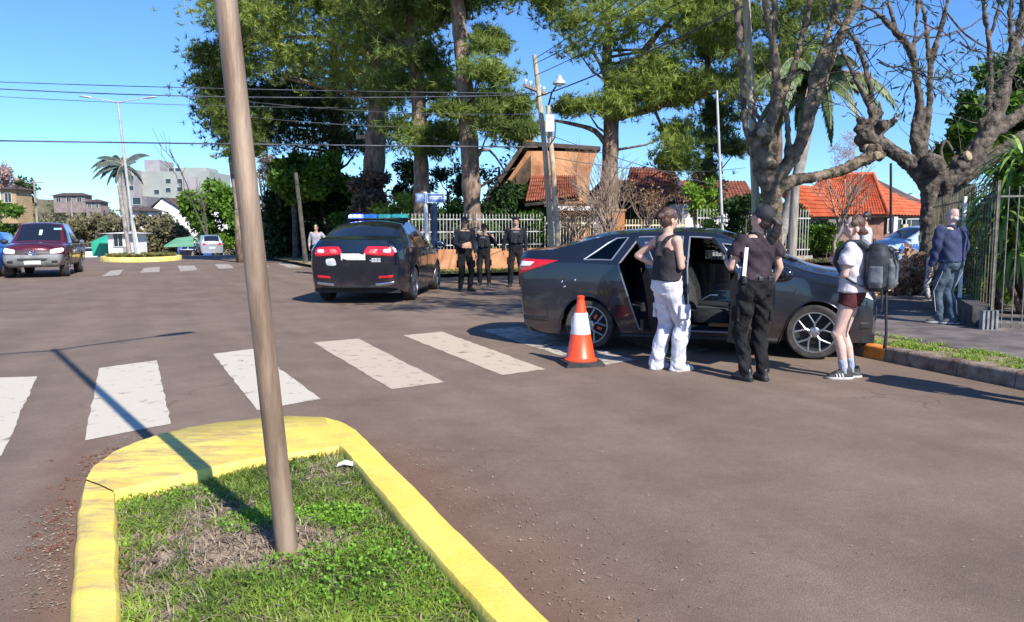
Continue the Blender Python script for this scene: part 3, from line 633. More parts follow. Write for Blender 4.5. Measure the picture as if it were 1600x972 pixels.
# ---- wires
def wire(p0, p1, sag, r, label):
    n = 28; P = []
    for k in range(n+1):
        t = k/n; p = p0.lerp(p1, t); p.z -= 4*sag*t*(1-t); P.append(p)
    o = MB().tube(P, r, 5).build('overhead_wire', mat('wire_black', (.03, .03, .035), (.12, .13, .15), scale=.5, rough=.5), smooth=180); return solo(o, label, 'wire', 'overhead wires crossing above the street')
WG = [((-250, 118, 26), (836, 146, UY), .1, .014, 'uppermost dark wire reaching the tall power pole from the left'), ((-250, 122, 26.3), (836, 148, UY-.3), .3, .018, 'second wire from the top running left of the tall power pole'),
      ((-250, 134, 25), (600, 168, 32), .2, .012, 'faint sagging wire passing behind the far lamp head'), ((-250, 216, 22), (840, 230, UY-.2), .02, .022, 'thickest low wire crossing above the far palm and the police car')]
for a, b, s, r, l in WG: wire(at(*a), at(*b), s, r, l)
wire(at(380, 158, 26), at(838, 178, UY), .15, .012, 'thin wire running just under the pine boughs')
wire(at(380, 182, 26), at(720, 200, 30), .1, .01, 'thin low wire in front of the left pine')
for i, (a, b) in enumerate((((835, 92, UY), (1040, -60, 16)), ((835, 100, UY), (1100, -60, 16)), ((836, 118, UY), (1190, -70, 15)), ((838, 152, UY), (1160, 10, 15)))):
    wire(at(*a), at(*b), .1, .012 if i < 3 else .02, ['steepest thin wire rising right from the tall power pole', 'second thin wire rising right from the tall power pole', 'third thin wire rising right from the tall power pole', 'thick black wire rising right behind the lamp'][i])
wire(at(842, 205, UY), at(1180, 300, 34), .2, .012, 'thin wire descending right towards the tiled roofs'); wire(at(858, 245, UY), at(1165, 262, 36), .3, .012, 'thin wire level with the house eaves')
# ---- street name sign
def street_sign():
    Y = 22.; b = at(670, 425, Y); b.z = .1; tp = at(664, 300, Y); t = thing('street_sign', 'blue and white street name sign on a white and navy post left of the officers', 'street sign', b)
    NAVY = mat('navy_paint', (.02, .04, .1), rough=.5); BW = mat('sign_white', (.72, .78, .85), rough=.5); BL = mat('sign_blue', (.12, .2, .42), rough=.45)
    MB().tube([V(), tp-b], .06, 10).build('post', WHT, t, smooth=60); MB().tube([V((.2, .05, 0)), at(678, 318, Y)-b], .09, 10).build('back_post', NAVY, t, smooth=60)
    for x0, x1, k in ((649, 665, 0), (667, 695, 1)):
        c0, c1 = at(x0, 302, Y-.08)-b, at(x1, 317, Y-.08)-b
        MB().bbox((c0.x, c0.y-.012, c1.z), (c1.x, c1.y+.012, c0.z)).build('sign_plate', BL if k == 0 else BW, t)
        e = .035; yy = c0.y-.016
        if k == 0:
            m = MB(); m.bbox((c0.x+e, yy-.003, c1.z+e), (c1.x-e, yy, c0.z-e)); m.build('sign_panel', mat('sign_pale', (.4, .5, .66), rough=.5), t)
        else:
            m = MB(); m.bbox((c0.x+.02, yy-.003, c1.z+.02), (c1.x-.02, yy, c0.z-.02)); m.build('sign_panel', BL, t)
            m = MB(); m.bbox((c0.x+.07, yy-.007, c1.z+.1), (c1.x-.07, yy-.004, c0.z-.08)); m.build('name_strip', BW, t)
            m = MB(); x = c0.x+.11
            while x < c1.x-.12: ww = random.uniform(.015, .03); m.bbox((x, yy-.010, c1.z+.13), (x+ww, yy-.0075, c0.z-.11)); x += ww+.014
            o = m.build('lettering', BL, t); o['kind'] = 'stuff'
street_sign()
# ================================================================ FENCES AND WALLS
WF = mat('white_fence_paint', (.36, .36, .35), (.55, .54, .5), scale=5, rough=.6); RF = mat('grey_rusty_fence', (.12, .11, .1), (.26, .24, .21), scale=9, rough=.7, metal=.2)
STUC = mat('orange_plaster', (.42, .18, .08), (.56, .29, .15), scale=1.6, rough=.95, bump=.4, bscale=20, world=True, detail=8)
def bar_fence(A, B_, z0, z1, gap, r, m, label, name='bar_fence', rails=(.15, .85), spear=True, base=None, maxn=300, post_every=22):
    A, B_ = V(A), V(B_); L = (B_-A).length; d = (B_-A).normalized(); t = thing(name, label, 'fence', (A.x, A.y, 0)); n = min(maxn, int(L/gap))
    bm_ = MB(); bm_.tube([(0, 0, z0), (0, 0, z1)], r, 6)
    if spear: bm_.lathe([(r*1.8, z1), (r*1.6, z1+.03), (.001, z1+.1)], 6)
    me = bm_.mesh('bar', m, 50)
    for i in range(n+1):
        o = link('bar', me, t); o.location = (d.x*i*gap, d.y*i*gap, 0); o.rotation_euler = (0, 0, random.random())
    M = Matrix.Rotation(math.atan2(d.y, d.x), 3, 'Z')
    for h in rails:
        z = z0+(z1-z0)*h; MB().box(V((d.x*L/2, d.y*L/2, z)), (L, r*1.6, r*3), M).build('rail', m, t)
    for i in range(0, n+1, post_every): MB().box(V((d.x*i*gap, d.y*i*gap, (z1)/2)), (.035, .035, z1), M).build('post', m, t)
    if base:
        h, wd, bm2 = base; MB().box(V((d.x*L/2, d.y*L/2, h/2+.05)), (L+.2, wd, h-.05), M).build('base_wall', bm2, t)
    return t
W0 = at(640, 425, 26.3)
W0 = V((W0.x, 26.3, 0)); Wd = lambda s: W0+DC*s
bar_fence(Wd(0), Wd(5.1), .85, 2.0, .125, .012, WF, 'white barred fence on a low orange plaster wall behind the three officers', base=(.82, .25, STUC), rails=(.12, .52, .9))
bar_fence(Wd(5.2)+V((.02, .1, 0)), Wd(8.2)+V((0, .1, 0)), .35, 2.0, .13, .02, mat('cream_slats', (.5, .42, .3), (.62, .55, .42), scale=6, rough=.8), 'cream slatted fence under the white beam behind the tail of the dark sedan', spear=False, base=(.35, .2, STUC))
bar_fence(Wd(8.5), Wd(11.7), .35, 1.9, .14, .02, mat('cream_slats', (.5, .42, .3)), 'short cream fence seen through the bare shrub', spear=False, base=(.4, .2, STUC))
bar_fence(Wd(12.2), Wd(18.4), .3, 2.25, .16, .018, WF, 'tall white barred fence in front of the white wall behind the women', base=(.3, .2, CONC))
o = MB(); p = Wd(8.35); o.box((p.x, p.y, 1.1), (.55, .4, 2.2)); o.box((p.x, p.y, 2.24), (.65, .5, .08)); solo(o.build('gate_pillar', STUC), 'orange plaster gate pillar at the right end of the cream slats', 'pillar')
# right-hand near fence, running away along the pavement
def on_pave(px, py): return G(px, py, PH)
a = on_pave(1640, 524); b = on_pave(1548, 512); c = on_pave(1508, 470); d = on_pave(1466, 432)
bar_fence((b.x, b.y, 0), (b.x+2.9, b.y-.75, 0), PH, 2.02, .12, .008, RF, 'grey barred fence facing the street before the strap-leaved plant', rails=(.04, .93), spear=False)
fe = V((at(1452, 430, 16.5).x, 16.5, 0))
bar_fence((b.x, b.y, 0), fe, PH+.15, 2.1, .21, .007, mat('dark_rusty_bar', (.09, .08, .055), (.2, .17, .12), scale=9, rough=.8), 'grey barred fence running away behind the bald man beside the pavement', rails=(.04, .9), spear=False, base=None)
# low concrete upstand under it + vertical slats
t = thing('low_wall', 'low dark concrete garden wall ending in short pale vertical slats at the foot of the fence', 'wall', (b.x, b.y, 0))
dd = (fe-V((b.x, b.y, 0))).normalized(); Mz = Matrix.Rotation(math.atan2(dd.y, dd.x), 3, 'Z')
MB().box(V(dd)*1.7+V((-.12, 0, .26)), (3.3, .22, .34), Mz).build('coping', mat('dark_concrete', (.05, .05, .05), (.12, .11, .1), scale=4, rough=.9, bump=.4), t)
for k in range(4): MB().box((-.2+k*.058, -.13, .27), (.03, .08, .25)).build('slat', mat('pale_slat', (.13, .14, .15), (.26, .27, .28), scale=8, rough=.7), t)
# slatted grey-green gate behind the fence, seen between tree and man
t = thing('slat_gate', 'weathered grey wooden slat gate closing the drive beside the dark tree trunk', 'gate', (fe.x, fe.y, 0))
SL = [mat('slat_a', (.06, .065, .04), (.14, .14, .09), scale=5, rough=.9, stretch=(3, 3, .3)), mat('slat_b', (.09, .09, .06), (.18, .17, .12), scale=5, rough=.9, stretch=(3, 3, .3))]
g0 = at(1449, 300, 17); g1 = at(1532, 300, 17)
n = 26
for k in range(n):
    x = g0.x+(g1.x-g0.x)*k/(n-1); h = 2.0+.3*min(1, k/9)+random.uniform(-.03, .03); MB().box((x-fe.x, 17-fe.y+.2+random.uniform(-.01, .01), PH+h/2), (.038, .02, h)).build('slat', SL[k % 2], t)
for z in (.5, 1.3, 2.05): MB().box(((g0.x+g1.x)/2-fe.x, 17-fe.y+.23, PH+z), (g1.x-g0.x, .03, .07)).build('rail', SL[0], t)
wp = at(1507, 330, 11.6); mb = MB(); mb.bbox((wp.x-.02, wp.y-.02, PH), (wp.x+.02, wp.y+.02, 1.95)); solo(mb.build('fence_post', WHT), 'pale square metal fence post just right of the bald man', 'post')
# ================================================================ BUILDINGS
def walls(mb, x0, x1, y0, y1, z0, z1): mb.bbox((x0, y0, z0), (x1, y1, z1))
BRK = mat('orange_brick', (.3, .13, .06), (.62, .32, .16), scale=1.3, rough=.95, bump=.5, bscale=12, detail=9, world=True, pos=(.35, .62), c3=(.7, .45, .25)); DKR = mat('dark_roof', (.05, .035, .03), (.11, .08, .07), scale=2, rough=.9)
GREYW = mat('grey_wall', (.17, .155, .16), (.24, .22, .22), scale=2, rough=.9, bump=.2, world=True); WHW = mat('white_wall', (.7, .7, .68), (.8, .8, .78), scale=1.5, rough=.85)
WIN = mat('window_glass', (.02, .03, .04), rough=.08, spec=.8); WFR = mat('window_frame', (.5, .5, .48), rough=.5)
def window(parent, c, wd, h, depth=.08, m=WIN, nv=2):
    f = MB(); x, y, z = c
    for sx in (-1, 1): f.box((x+sx*wd/2, y, z), (.07, depth, h+.07))
    for sz in (-1, 1): f.box((x, y, z+sz*h/2), (wd-.075, depth, .07))
    for k in range(1, nv): f.box((x-wd/2+wd*k/nv, y, z), (.04, depth*.7, h-.075))
    fo_ = f.build('window', WFR, parent, world=True); MB().box((x, y+.02, z), (wd-.07, .012, h-.07)).build('pane', m, fo_, world=True); return fo_
HY = 31.8
hA = thing('gabled_house', 'orange brick house with a steep dark gable, chimney and a white fascia carport', 'house', (at(870, 360, HY).x, HY, 0))
x0, x1 = at(812, 300, HY).x, at(921, 300, HY).x
zt = at(860, 236, HY).z; zl = at(860, 300, HY).z
mb = MB(); L_ = at(765, 330, HY).x; xr = at(818, 228, HY).x
# wall with the slanting left side
prof = [(L_, 0), (L_, at(800, 322, HY).z), (xr+.15, zt), (x1, zt), (x1, 0)]
mb.add([(x, HY, z) for x, z in prof]+[(x, HY+8, z) for x, z in prof], [(0, 1, 2, 3, 4), (9, 8, 7, 6, 5), (0, 5, 6, 1), (1, 6, 7, 2), (2, 7, 8, 3), (3, 8, 9, 4)])
mb.build('wall', BRK, hA, world=True)
MB().add([(L_+.02, HY-.02, 0), (L_+.02, HY-.02, prof[1][1]-.02), (xr+.3, HY-.02, zt-.15), (xr+.3, HY-.02, 0), (L_+.02, HY-.001, 0), (L_+.02, HY-.001, prof[1][1]-.02), (xr+.3, HY-.001, zt-.15), (xr+.3, HY-.001, 0)], [(0, 3, 2, 1), (0, 1, 5, 4), (1, 2, 6, 5), (2, 3, 7, 6)]).build('dark_gable_panel', mat('dark_gable_panel', (.05, .035, .025), (.13, .08, .05), scale=2, rough=.95, world=True), hA, world=True)  # dark brown panel laid over the left part of the gable wall
mb = MB()
a = V((L_-.35, 0, prof[1][1]-.25)); b = V((xr, 0, zt+.12)); th = V((-.12, 0, .12))
for p, q in ((a, b),): mb.add([(p.x, HY-.12, p.z), (q.x, HY-.12, q.z), (q.x, HY+8.5, q.z), (p.x, HY+8.5, p.z), (p.x+th.x, HY-.12, p.z+th.z), (q.x+th.x, HY-.12, q.z+th.z), (q.x+th.x, HY+8.5, q.z+th.z), (p.x+th.x, HY+8.5, p.z+th.z)], [(0, 1, 2, 3), (7, 6, 5, 4), (0, 4, 5, 1), (1, 5, 6, 2), (2, 6, 7, 3), (3, 7, 4, 0)])
xe = at(938, 236, HY).x
mb.add([(xr-.1, HY-.12, zt+.22), (xe, HY-.12, zt+.0), (xe, HY+8.5, zt), (xr-.1, HY+8.5, zt+.22), (xr-.1, HY-.12, zt+.4), (xe, HY-.12, zt+.16), (xe, HY+8.5, zt+.16), (xr-.1, HY+8.5, zt+.4)], [(0, 3, 2, 1), (4, 5, 6, 7), (0, 1, 5, 4), (1, 2, 6, 5), (2, 3, 7, 6), (3, 0, 4, 7)])
rf = mb.build('roof', DKR, hA, world=True)
c = at(826, 215, HY); MB().bbox((c.x-.3, HY+1, zt), (c.x+.25, HY+1.6, zt+.75)).build('chimney', BRK, rf, world=True)
xo = at(940, 236, HY).x
MB().add([(x1, HY-.01, zt), (xe-.1, HY-.01, zt), (at(921, 272, HY).x, HY-.01, at(921, 274, HY).z), (x1, HY+.2, zt), (xe-.1, HY+.2, zt), (at(921, 272, HY).x, HY+.2, at(921, 274, HY).z)], [(0, 2, 1), (3, 4, 5), (1, 2, 5, 4)]).build('gable_bracket', BRK, hA, world=True)
# brick courses picked out as shallow proud pieces on the gable
BP = [mat('brick_light', (.72, .42, .2), (.6, .3, .13), scale=8, rough=.95), mat('brick_dark', (.3, .12, .05), (.42, .18, .08), scale=8, rough=.95)]
# carport
cx0, cx1 = at(862, 330, 29.5).x, at(940, 330, 29.5).x; zf = at(880, 326, 29.5).z
MB().bbox((cx0, 29.1, zf-.08), (cx1, 29.5, zf+.08)).build('fascia', WHW, hA, world=True); MB().bbox((cx0, 29.51, zf-.75), (cx1, 29.8, zf-.09)).build('beam', GREYW, hA, world=True)
MB().bbox((cx0, 29.52, zf+.09), (cx1, HY-.02, zf+.2)).build('carport_roof', DKR, hA, world=True)
for x in (cx0+.15, cx1-.15): MB().bbox((x-.12, 29.53, 0), (x+.12, 29.78, zf-.76)).build('post', GREYW, hA, world=True)
window(hA, ((cx0+cx1)/2-.8, HY-.03, 1.3), 1.3, 1.1)
# lower red roof at the foot of the gable
RT = mat('dark_red_tile', (.2, .045, .02), (.36, .12, .07), scale=3, rough=.9, world=True, detail=8); OT = mat('orange_tile', (.42, .085, .03), (.56, .14, .055), scale=2.2, rough=.85, world=True, detail=8); RTB = mat('brown_tile', (.24, .07, .04), (.38, .15, .1), scale=2.5, rough=.9, world=True, detail=8)
def tiled(parent, a, b, c, d, m, name='roof', nrib=40, rows=12, rib=.045, thick=.1):
    """roof plane a-b eave (left to right), c-d ridge (right to left); ribs of barrel tiles stepped in rows"""
    a, b, c, d = V(a), V(b), V(c), V(d); nn = (b-a).cross(d-a).normalized()
    if nn.z < 0: nn = -nn
    NU = nrib*4; vs = []; fs = []
    for r in range(rows):
        for e in (0, 1):
            v = (r+e)/rows*(1 if e == 0 else 1); lift = .05*(1-e)
            P0 = a.lerp(d, v); P1 = b.lerp(c, v)
            for i in range(NU+1):
                u = i/NU; h = abs(math.sin(PI*u*nrib))*rib*1.8; p = P0.lerp(P1, u)+nn*(h+lift); vs.append(tuple(p))
    W_ = NU+1
    for r in range(2*rows-1):
        for i in range(NU): fs.append((r*W_+i, r*W_+i+1, (r+1)*W_+i+1, (r+1)*W_+i))
    mb = MB(); mb.add(vs, fs); o = mb.build(name, m, parent, world=True); o['kind'] = 'stuff'
    mb = MB(); q = [a, b, c, d]; mb.add([p-nn*.02 for p in q]+[p-nn*(.02+thick) for p in q], [(0, 1, 2, 3), (7, 6, 5, 4), (0, 4, 5, 1), (1, 5, 6, 2), (2, 6, 7, 3), (3, 7, 4, 0)]); mb.build('roof_deck', DKR, parent, world=True)
    return o
tiled(hA, at(820, 318, 29.7), at(905, 310, 29.7), at(900, 276, 31.7), at(830, 276, 31.7), RT, nrib=22, rows=7)
# house B, brown-red roofs, white wall
BY = 41.
hB = thing('bungalow', 'low house with faded red-brown tiled roofs and a white front wall behind the white fence', 'house', (at(1060, 360, BY).x, BY, 0))
zE = at(1050, 318, BY).z
xa, xb = at(925, 320, BY).x, at(1178, 320, BY).x
MB().bbox((xa, BY+.6, 0), (xb, BY+9, zE)).build('wall', GREYW, hB, world=True)
MB().bbox((at(1040, 320, BY).x, BY-1.2, 0), (at(1168, 320, BY).x, BY+.59, zE-.1)).build('front_wall', WHW, hB, world=True)
tiled(hB, at(905, 318, BY-.4), at(1185, 318, BY-.4), at(1165, 284, BY+4), at(940, 282, BY+4), RTB, nrib=46, rows=9)
e1, e2, r1, r2 = at(1000, 312, BY-2.3), at(1062, 304, BY-2.3), at(1048, 262, BY+3), at(985, 262, BY+3)
tiled(hB, at(975, 300, BY-2), at(1048, 316, BY-2.4), at(1052, 264, BY+3), at(984, 262, BY+3), RT, nrib=16, rows=8)
MB().add([at(1048, 316, BY-2.4), at(1075, 300, BY), at(1052, 264, BY+3)], [(0, 1, 2)]).build('gable_end', DKR, hB, world=True)
for x in (985, 1010): 
    q = at(x, 335, BY+.55); window(hB, (q.x, BY+.57, q.z), 1.0, 1.1)
# house C, orange hip roof
YC = 46.
hC = thing('tiled_house', 'house with a bright orange hipped tile roof and brick walls beyond the cross street', 'house', (at(1330, 350, YC).x, YC, 0))
ze = at(1330, 337, YC).z
x0, x1 = at(1228, 337, YC).x, at(1470, 337, YC).x
BRW = mat('house_brick', (.22, .1, .07), (.36, .19, .13), scale=3, rough=.9, bump=.3, world=True)
MB().bbox((x0+.5, YC+.5, 0), (at(1388, 337, YC).x, YC+6, ze-.05)).bbox((at(1388, 337, YC).x+.01, YC+3.2, 0), (x1, YC+8, ze-.06)).build('wall', BRW, hC, world=True)
zr = at(1340, 268, YC+5).z; rA, rB = at(1286, 275, YC+5), at(1364, 274, YC+5)
tiled(hC, (x0, YC, ze), at(1389, 337, YC), rB, rA, OT, nrib=34, rows=16)
tiled(hC, at(1389, 337, YC), (at(1500, 337, YC+9).x, YC+9, ze), rB+V((.3, 2, 0)), rB+V((0, 0, 0)), OT, nrib=24, rows=12)
MB().tube([at(1389, 336, YC)+V((0, 0, .08)), rB+V((0, 0, .1))], .13, 8).build('hip_ridge', OT, hC, smooth=60, world=True); MB().tube([rA+V((0, 0, .1)), rB+V((0, 0, .1))], .13, 8).build('ridge', OT, hC, smooth=60, world=True)
# plain orange front gable roof
g = [at(1216, 286, YC-3), at(1262, 340, YC-5.5), at(1312, 340, YC-5.5), at(1286, 293, YC-3)]
tiled(hC, g[1], g[2], g[3], g[0], OT, nrib=14, rows=8, rib=.02)
MB().add([at(1262, 341, YC-5.5), at(1212, 300, YC-2), g[0]], [(0, 1, 2)]).build('side_slope', OT, hC, world=True)
MB().bbox((at(1262, 345, YC-4).x, YC-4.6, 0), (at(1311, 345, YC-4).x, YC+.4, ze-.2)).build('porch_wall', GREYW, hC, world=True)
for x in (1402, 1424): q = at(x, 350, YC+.4); window(hC, (q.x, YC+.46, q.z-.1), 1.1, .8)
MB().bbox((at(1394, 350, YC-1).x, YC-1.2, 0), (at(1400, 350, YC-1).x, YC-1, ze-.1)).build('porch_post', WHW, hC, world=True)
o = MB(); q = at(1415, 360, 38); o.bbox((q.x-.12, 38, 0), (q.x+.12, 38.2, 1.7)); solo(o.build('garden_pillar', mat('yellow_pillar', (.6, .5, .25), rough=.8)), 'small pale yellow garden pillar behind the white police car', 'pillar')
# ---- left distance
def zt_(p): return gz(p)
AP = thing('apartment_block', 'large pale grey apartment block towering behind the far palm', 'apartment building', (at(255, 360, 190).x, 190, 0))
APW = mat('apartment_wall', (.29, .32, .29), (.35, .37, .34), scale=.3, rough=.9, world=True); APS = mat('apartment_shaft', (.3, .29, .3), (.36, .34, .35), scale=.4, rough=.9, world=True)
def px_box(parent, name, xa_, xb_, yt, yb, Y, dep, m, wins=None, label=None):
    p0, p1 = at(xa_, yt, Y), at(xb_, yb, Y); z1, z0 = p0.z, min(p1.z, -1)
    o = MB().bbox((p0.x, Y, z0), (p1.x, Y+dep, z1)).build(name, m, parent, world=True)
    if wins:
        for wx, wy in wins: q = at(wx, wy, Y); window(parent, (q.x, Y-.05, q.z), 1.3, 1.1, nv=1)
    return o
px_box(AP, 'wall', 212, 332, 268, 380, 190, 14, APW, [(263, 283), (263, 297), (281, 296), (281, 283), (245, 300)])
px_box(AP, 'stair_tower', 183, 215, 265, 380, 186, 18, APS, [(196, 278), (205, 278), (196, 292), (205, 294), (200, 315)])
px_box(AP, 'top_storey', 225, 250, 250, 270, 192, 8, APS); px_box(AP, 'top_storey', 262, 322, 262, 269, 193, 8, APW, [(268, 266), (278, 266)])
px_box(AP, 'balcony', 284, 306, 276, 283, 188.5, 1.5, APS)
WHH = thing('white_gable_house', 'white gabled house with a dark roof below the apartment block', 'house', (at(265, 360, 110).x, 110, 0))
p = [at(238, 350, 110), at(238, 326, 110), at(254, 310, 110), at(279, 326, 110), at(279, 350, 110)]
p[0].z = p[4].z = -3
MB().add([V(q) for q in p]+[V(q)+V((4, 9, 0)) for q in p], [(0, 1, 2, 3, 4), (9, 8, 7, 6, 5), (0, 5, 6, 1), (3, 8, 9, 4)]).build('wall', WHW, WHH, world=True)
MB().add([p[1]+V((-.4, -.3, .02)), p[2]+V((0, -.3, .12)), p[3]+V((.3, -.3, .02)), p[1]+V((3.6, 9.3, .02)), p[2]+V((4, 9.3, .12)), p[3]+V((4.6, 9.3, .02))], [(0, 1, 4, 3), (1, 2, 5, 4)]).build('roof', DKR, WHH, world=True)
px_box(WHH, 'side_wing', 279, 300, 318, 350, 114, 8, WHW)
# other far houses: (xa, xb, ytop, Y, wall, roof?, label)
def far_house(xa_, xb_, yt, ye, yb, Y, wm, rm, label, nw=3):
    t = thing('distant_house', label, 'house', (at((xa_+xb_)/2, 360, Y).x, Y, 0))
    a, b = at(xa_, ye, Y), at(xb_, ye, Y); z0 = at(xa_, yb, Y).z-2
    MB().bbox((a.x, Y, z0), (b.x, Y+3, a.z)).build('wall', wm, t, world=True)
    h = at(xa_, yt, Y).z; ov = .5
    MB().add([(a.x-ov, Y-ov, a.z), (b.x+ov, Y-ov, a.z), (b.x+ov, Y+3+ov, a.z), (a.x-ov, Y+3+ov, a.z), (a.x+1.2, Y+1.5, h), (b.x-1.2, Y+1.5, h)], [(0, 1, 5, 4), (1, 2, 5), (2, 3, 4, 5), (3, 0, 4), (0, 3, 2, 1)]).build('roof', rm, t, world=True)
    for k in range(nw): x = a.x+(b.x-a.x)*(k+.5)/nw; window(t, (x, Y-.04, (a.z+at(xa_, yb, Y).z)/2), (b.x-a.x)/nw*.45, 1.1)
    return t
OCH = mat('ochre_wall', (.34, .24, .12), (.42, .31, .17), scale=1, rough=.9); BRN = mat('brown_wall', (.22, .17, .16), (.3, .24, .22), scale=1, rough=.9); GRN = mat('green_sheet', (.12, .32, .16), (.2, .42, .24), scale=1, rough=.6); TEAL = mat('teal_sheet', (.02, .32, .18), (.04, .45, .26), scale=1, rough=.5)
far_house(0, 24, 288, 296, 322, 90, OCH, DKR, 'ochre house at the left edge above the green bushes', 1)
far_house(83, 132, 301, 306, 318, 170, BRN, DKR, 'brown block house on the crest of the hill', 3); far_house(134, 157, 311, 316, 326, 160, BRN, DKR, 'small dark roofed house on the hill right of the brown block', 2)
far_house(188, 236, 322, 330, 342, 100, WHW, DKR, 'white house with a dark overhanging roof behind the island posts', 2)
px_box(thing('balcony_house', 'house with an open loggia between the island posts and the white gable', 'house', (at(220, 320, 120).x, 120, 0)), 'wall', 206, 231, 307, 345, 120, 8, GREYW, [(214, 314)])
far_house(168, 201, 362, 365, 385, 62, WHW, WHW, 'small white kiosk building left of the far island', 1)
t = thing('market_stall', 'stall with a pale green sloping sheet roof beside the silver van', 'stall', (at(280, 385, 66).x, 66, 0))
a, b, c_, d_ = at(256, 384, 64), at(303, 383, 64), at(302, 369, 69), at(275, 372, 69)
MB().add([a, b, c_, d_]+[q-V((0, 0, .12)) for q in (a, b, c_, d_)], [(0, 1, 2, 3), (7, 6, 5, 4), (0, 4, 5, 1), (1, 5, 6, 2), (2, 6, 7, 3), (3, 7, 4, 0)]).build('roof', GRN, t, world=True)
for q in (a, b, c_, d_): MB().tube([(q.x, q.y, -1.2), (q.x, q.y, q.z-.12)], .06, 6).build('post', DARK, t, world=True)
MB().bbox((a.x+.4, 66, -1.2), (b.x-.3, 66.6, .0)).build('counter', BRN, t, world=True)
t = thing('market_stall', 'small teal green awning stall behind the white sedan', 'stall', (at(158, 390, 85).x, 85, 0))
px_box(t, 'back_wall', 143, 168, 380, 400, 86, 3, TEAL); a, b = at(142, 378, 83.5), at(170, 378, 83.5)
MB().add([a, b, b+V((0, 3, .7)), a+V((0, 3, .7)), a-V((0, 0, .15)), b-V((0, 0, .15)), b+V((0, 3, .55)), a+V((0, 3, .55))], [(0, 1, 2, 3), (7, 6, 5, 4), (0, 4, 5, 1), (1, 5, 6, 2), (3, 7, 4, 0)]).build('awning', TEAL, t, world=True)
px_box(thing('roadside_hut', 'low dark hut with red and white signs right of the leaning pole', 'hut', (at(405, 380, 60).x, 60, 0)), 'wall', 385, 424, 322, 400, 62, 4, mat('hut_dark', (.03, .035, .04), (.06, .06, .06), rough=.9))
MB().bbox(at(403, 328, 58), at(424, 321, 58.1)).build
o = MB(); a = at(402, 330, 60); o.bbox((a.x, 60, a.z), (at(420, 325, 60).x, 60.1, at(420, 325, 60).z)); solo(o.build('shop_sign', WHW), 'thin white sign board on the dark hut', 'sign')
o = MB(); a = at(424, 343, 58); o.bbox((a.x, 58, a.z), (at(435, 333, 58).x, 58.1, at(435, 333, 58).z)); solo(o.build('shop_sign', mat('red_sign', (.5, .08, .05), rough=.6)), 'small red sign hanging in the shade under the dark tree', 'sign')
# hills
def hill(pts, Y, dep, m, name='hill'):
    mb = MB(); n = len(pts); rows = 9
    for r in range(rows):
        for x, y in pts:
            q = at(x, y, Y); f = math.sin(PI/2*r/(rows-1)); z = -6+(q.z+6)*f; mb.v.append((q.x*(1+.0*r), Y-dep*(1-r/(rows-1)), z+noise.noise(V((q.x*.05, r, 0)))*2*(r < rows-1)))
    for r in range(rows-1):
        for i in range(n-1): mb.f.append((r*n+i, r*n+i+1, (r+1)*n+i+1, (r+1)*n+i)); mb.m.append(0)
    mb2 = len(mb.v)
    for x, y in pts: q = at(x, y, Y); mb.v.append((q.x, Y+60, -6))
    for i in range(n-1): mb.f.append(((rows-1)*n+i, (rows-1)*n+i+1, mb2+i+1, mb2+i)); mb.m.append(0)
    o = mb.build(name, m, smooth=180); o['kind'] = 'structure'; return o
HM = mat('hill_ground', (.11, .1, .05), (.25, .2, .12), scale=.08, rough=1, bump=.5, bscale=.5, world=True, detail=8, c3=(.12, .15, .05))
hill([(-700, 318), (-400, 305), (-150, 312), (-60, 318), (0, 316), (40, 318), (90, 316), (130, 318), (160, 326), (190, 344), (240, 352), (330, 355), (500, 358), (900, 360), (1400, 359), (1900, 357), (2400, 358)], 230, 120, HM)
# ================================================================ VEGETATION
BKP = mat('pine_bark', (.1, .065, .045), (.3, .215, .15), scale=5, rough=.95, bump=1, bscale=9, stretch=(1, 1, .35), detail=9, dist=.05, c3=(.42, .32, .24))
BKD = mat('dark_bark', (.04, .032, .026), (.17, .135, .105), scale=6, rough=.95, bump=1, bscale=14, detail=9, dist=.04, pos=(.38, .62), c3=(.24, .2, .17))
BKM = mat('mossy_bark', (.06, .045, .03), (.25, .19, .125), scale=5, rough=.95, bump=1, bscale=16, detail=9, dist=.04, pos=(.36, .6), c3=(.33, .28, .21))
TW = mat('twig_bark', (.2, .15, .11), (.38, .3, .23), scale=8, rough=.9); TWD = mat('dark_twig', (.05, .04, .035), (.12, .1, .085), scale=8, rough=.9)
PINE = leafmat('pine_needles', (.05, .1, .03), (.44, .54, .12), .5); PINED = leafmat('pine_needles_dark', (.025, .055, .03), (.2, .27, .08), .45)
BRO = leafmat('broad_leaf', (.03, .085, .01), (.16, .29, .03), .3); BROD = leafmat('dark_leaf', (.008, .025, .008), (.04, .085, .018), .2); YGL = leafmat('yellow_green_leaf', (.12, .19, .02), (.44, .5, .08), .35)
RUL = leafmat('russet_leaf', (.14, .07, .03), (.42, .25, .13), .2); STR = leafmat('strap_leaf', (.06, .15, .02), (.32, .48, .12), .25, .35); GRL = leafmat('grey_green_leaf', (.07, .12, .07), (.22, .28, .16), .3)
def pxr(w_, Y): return w_*Y/F/2
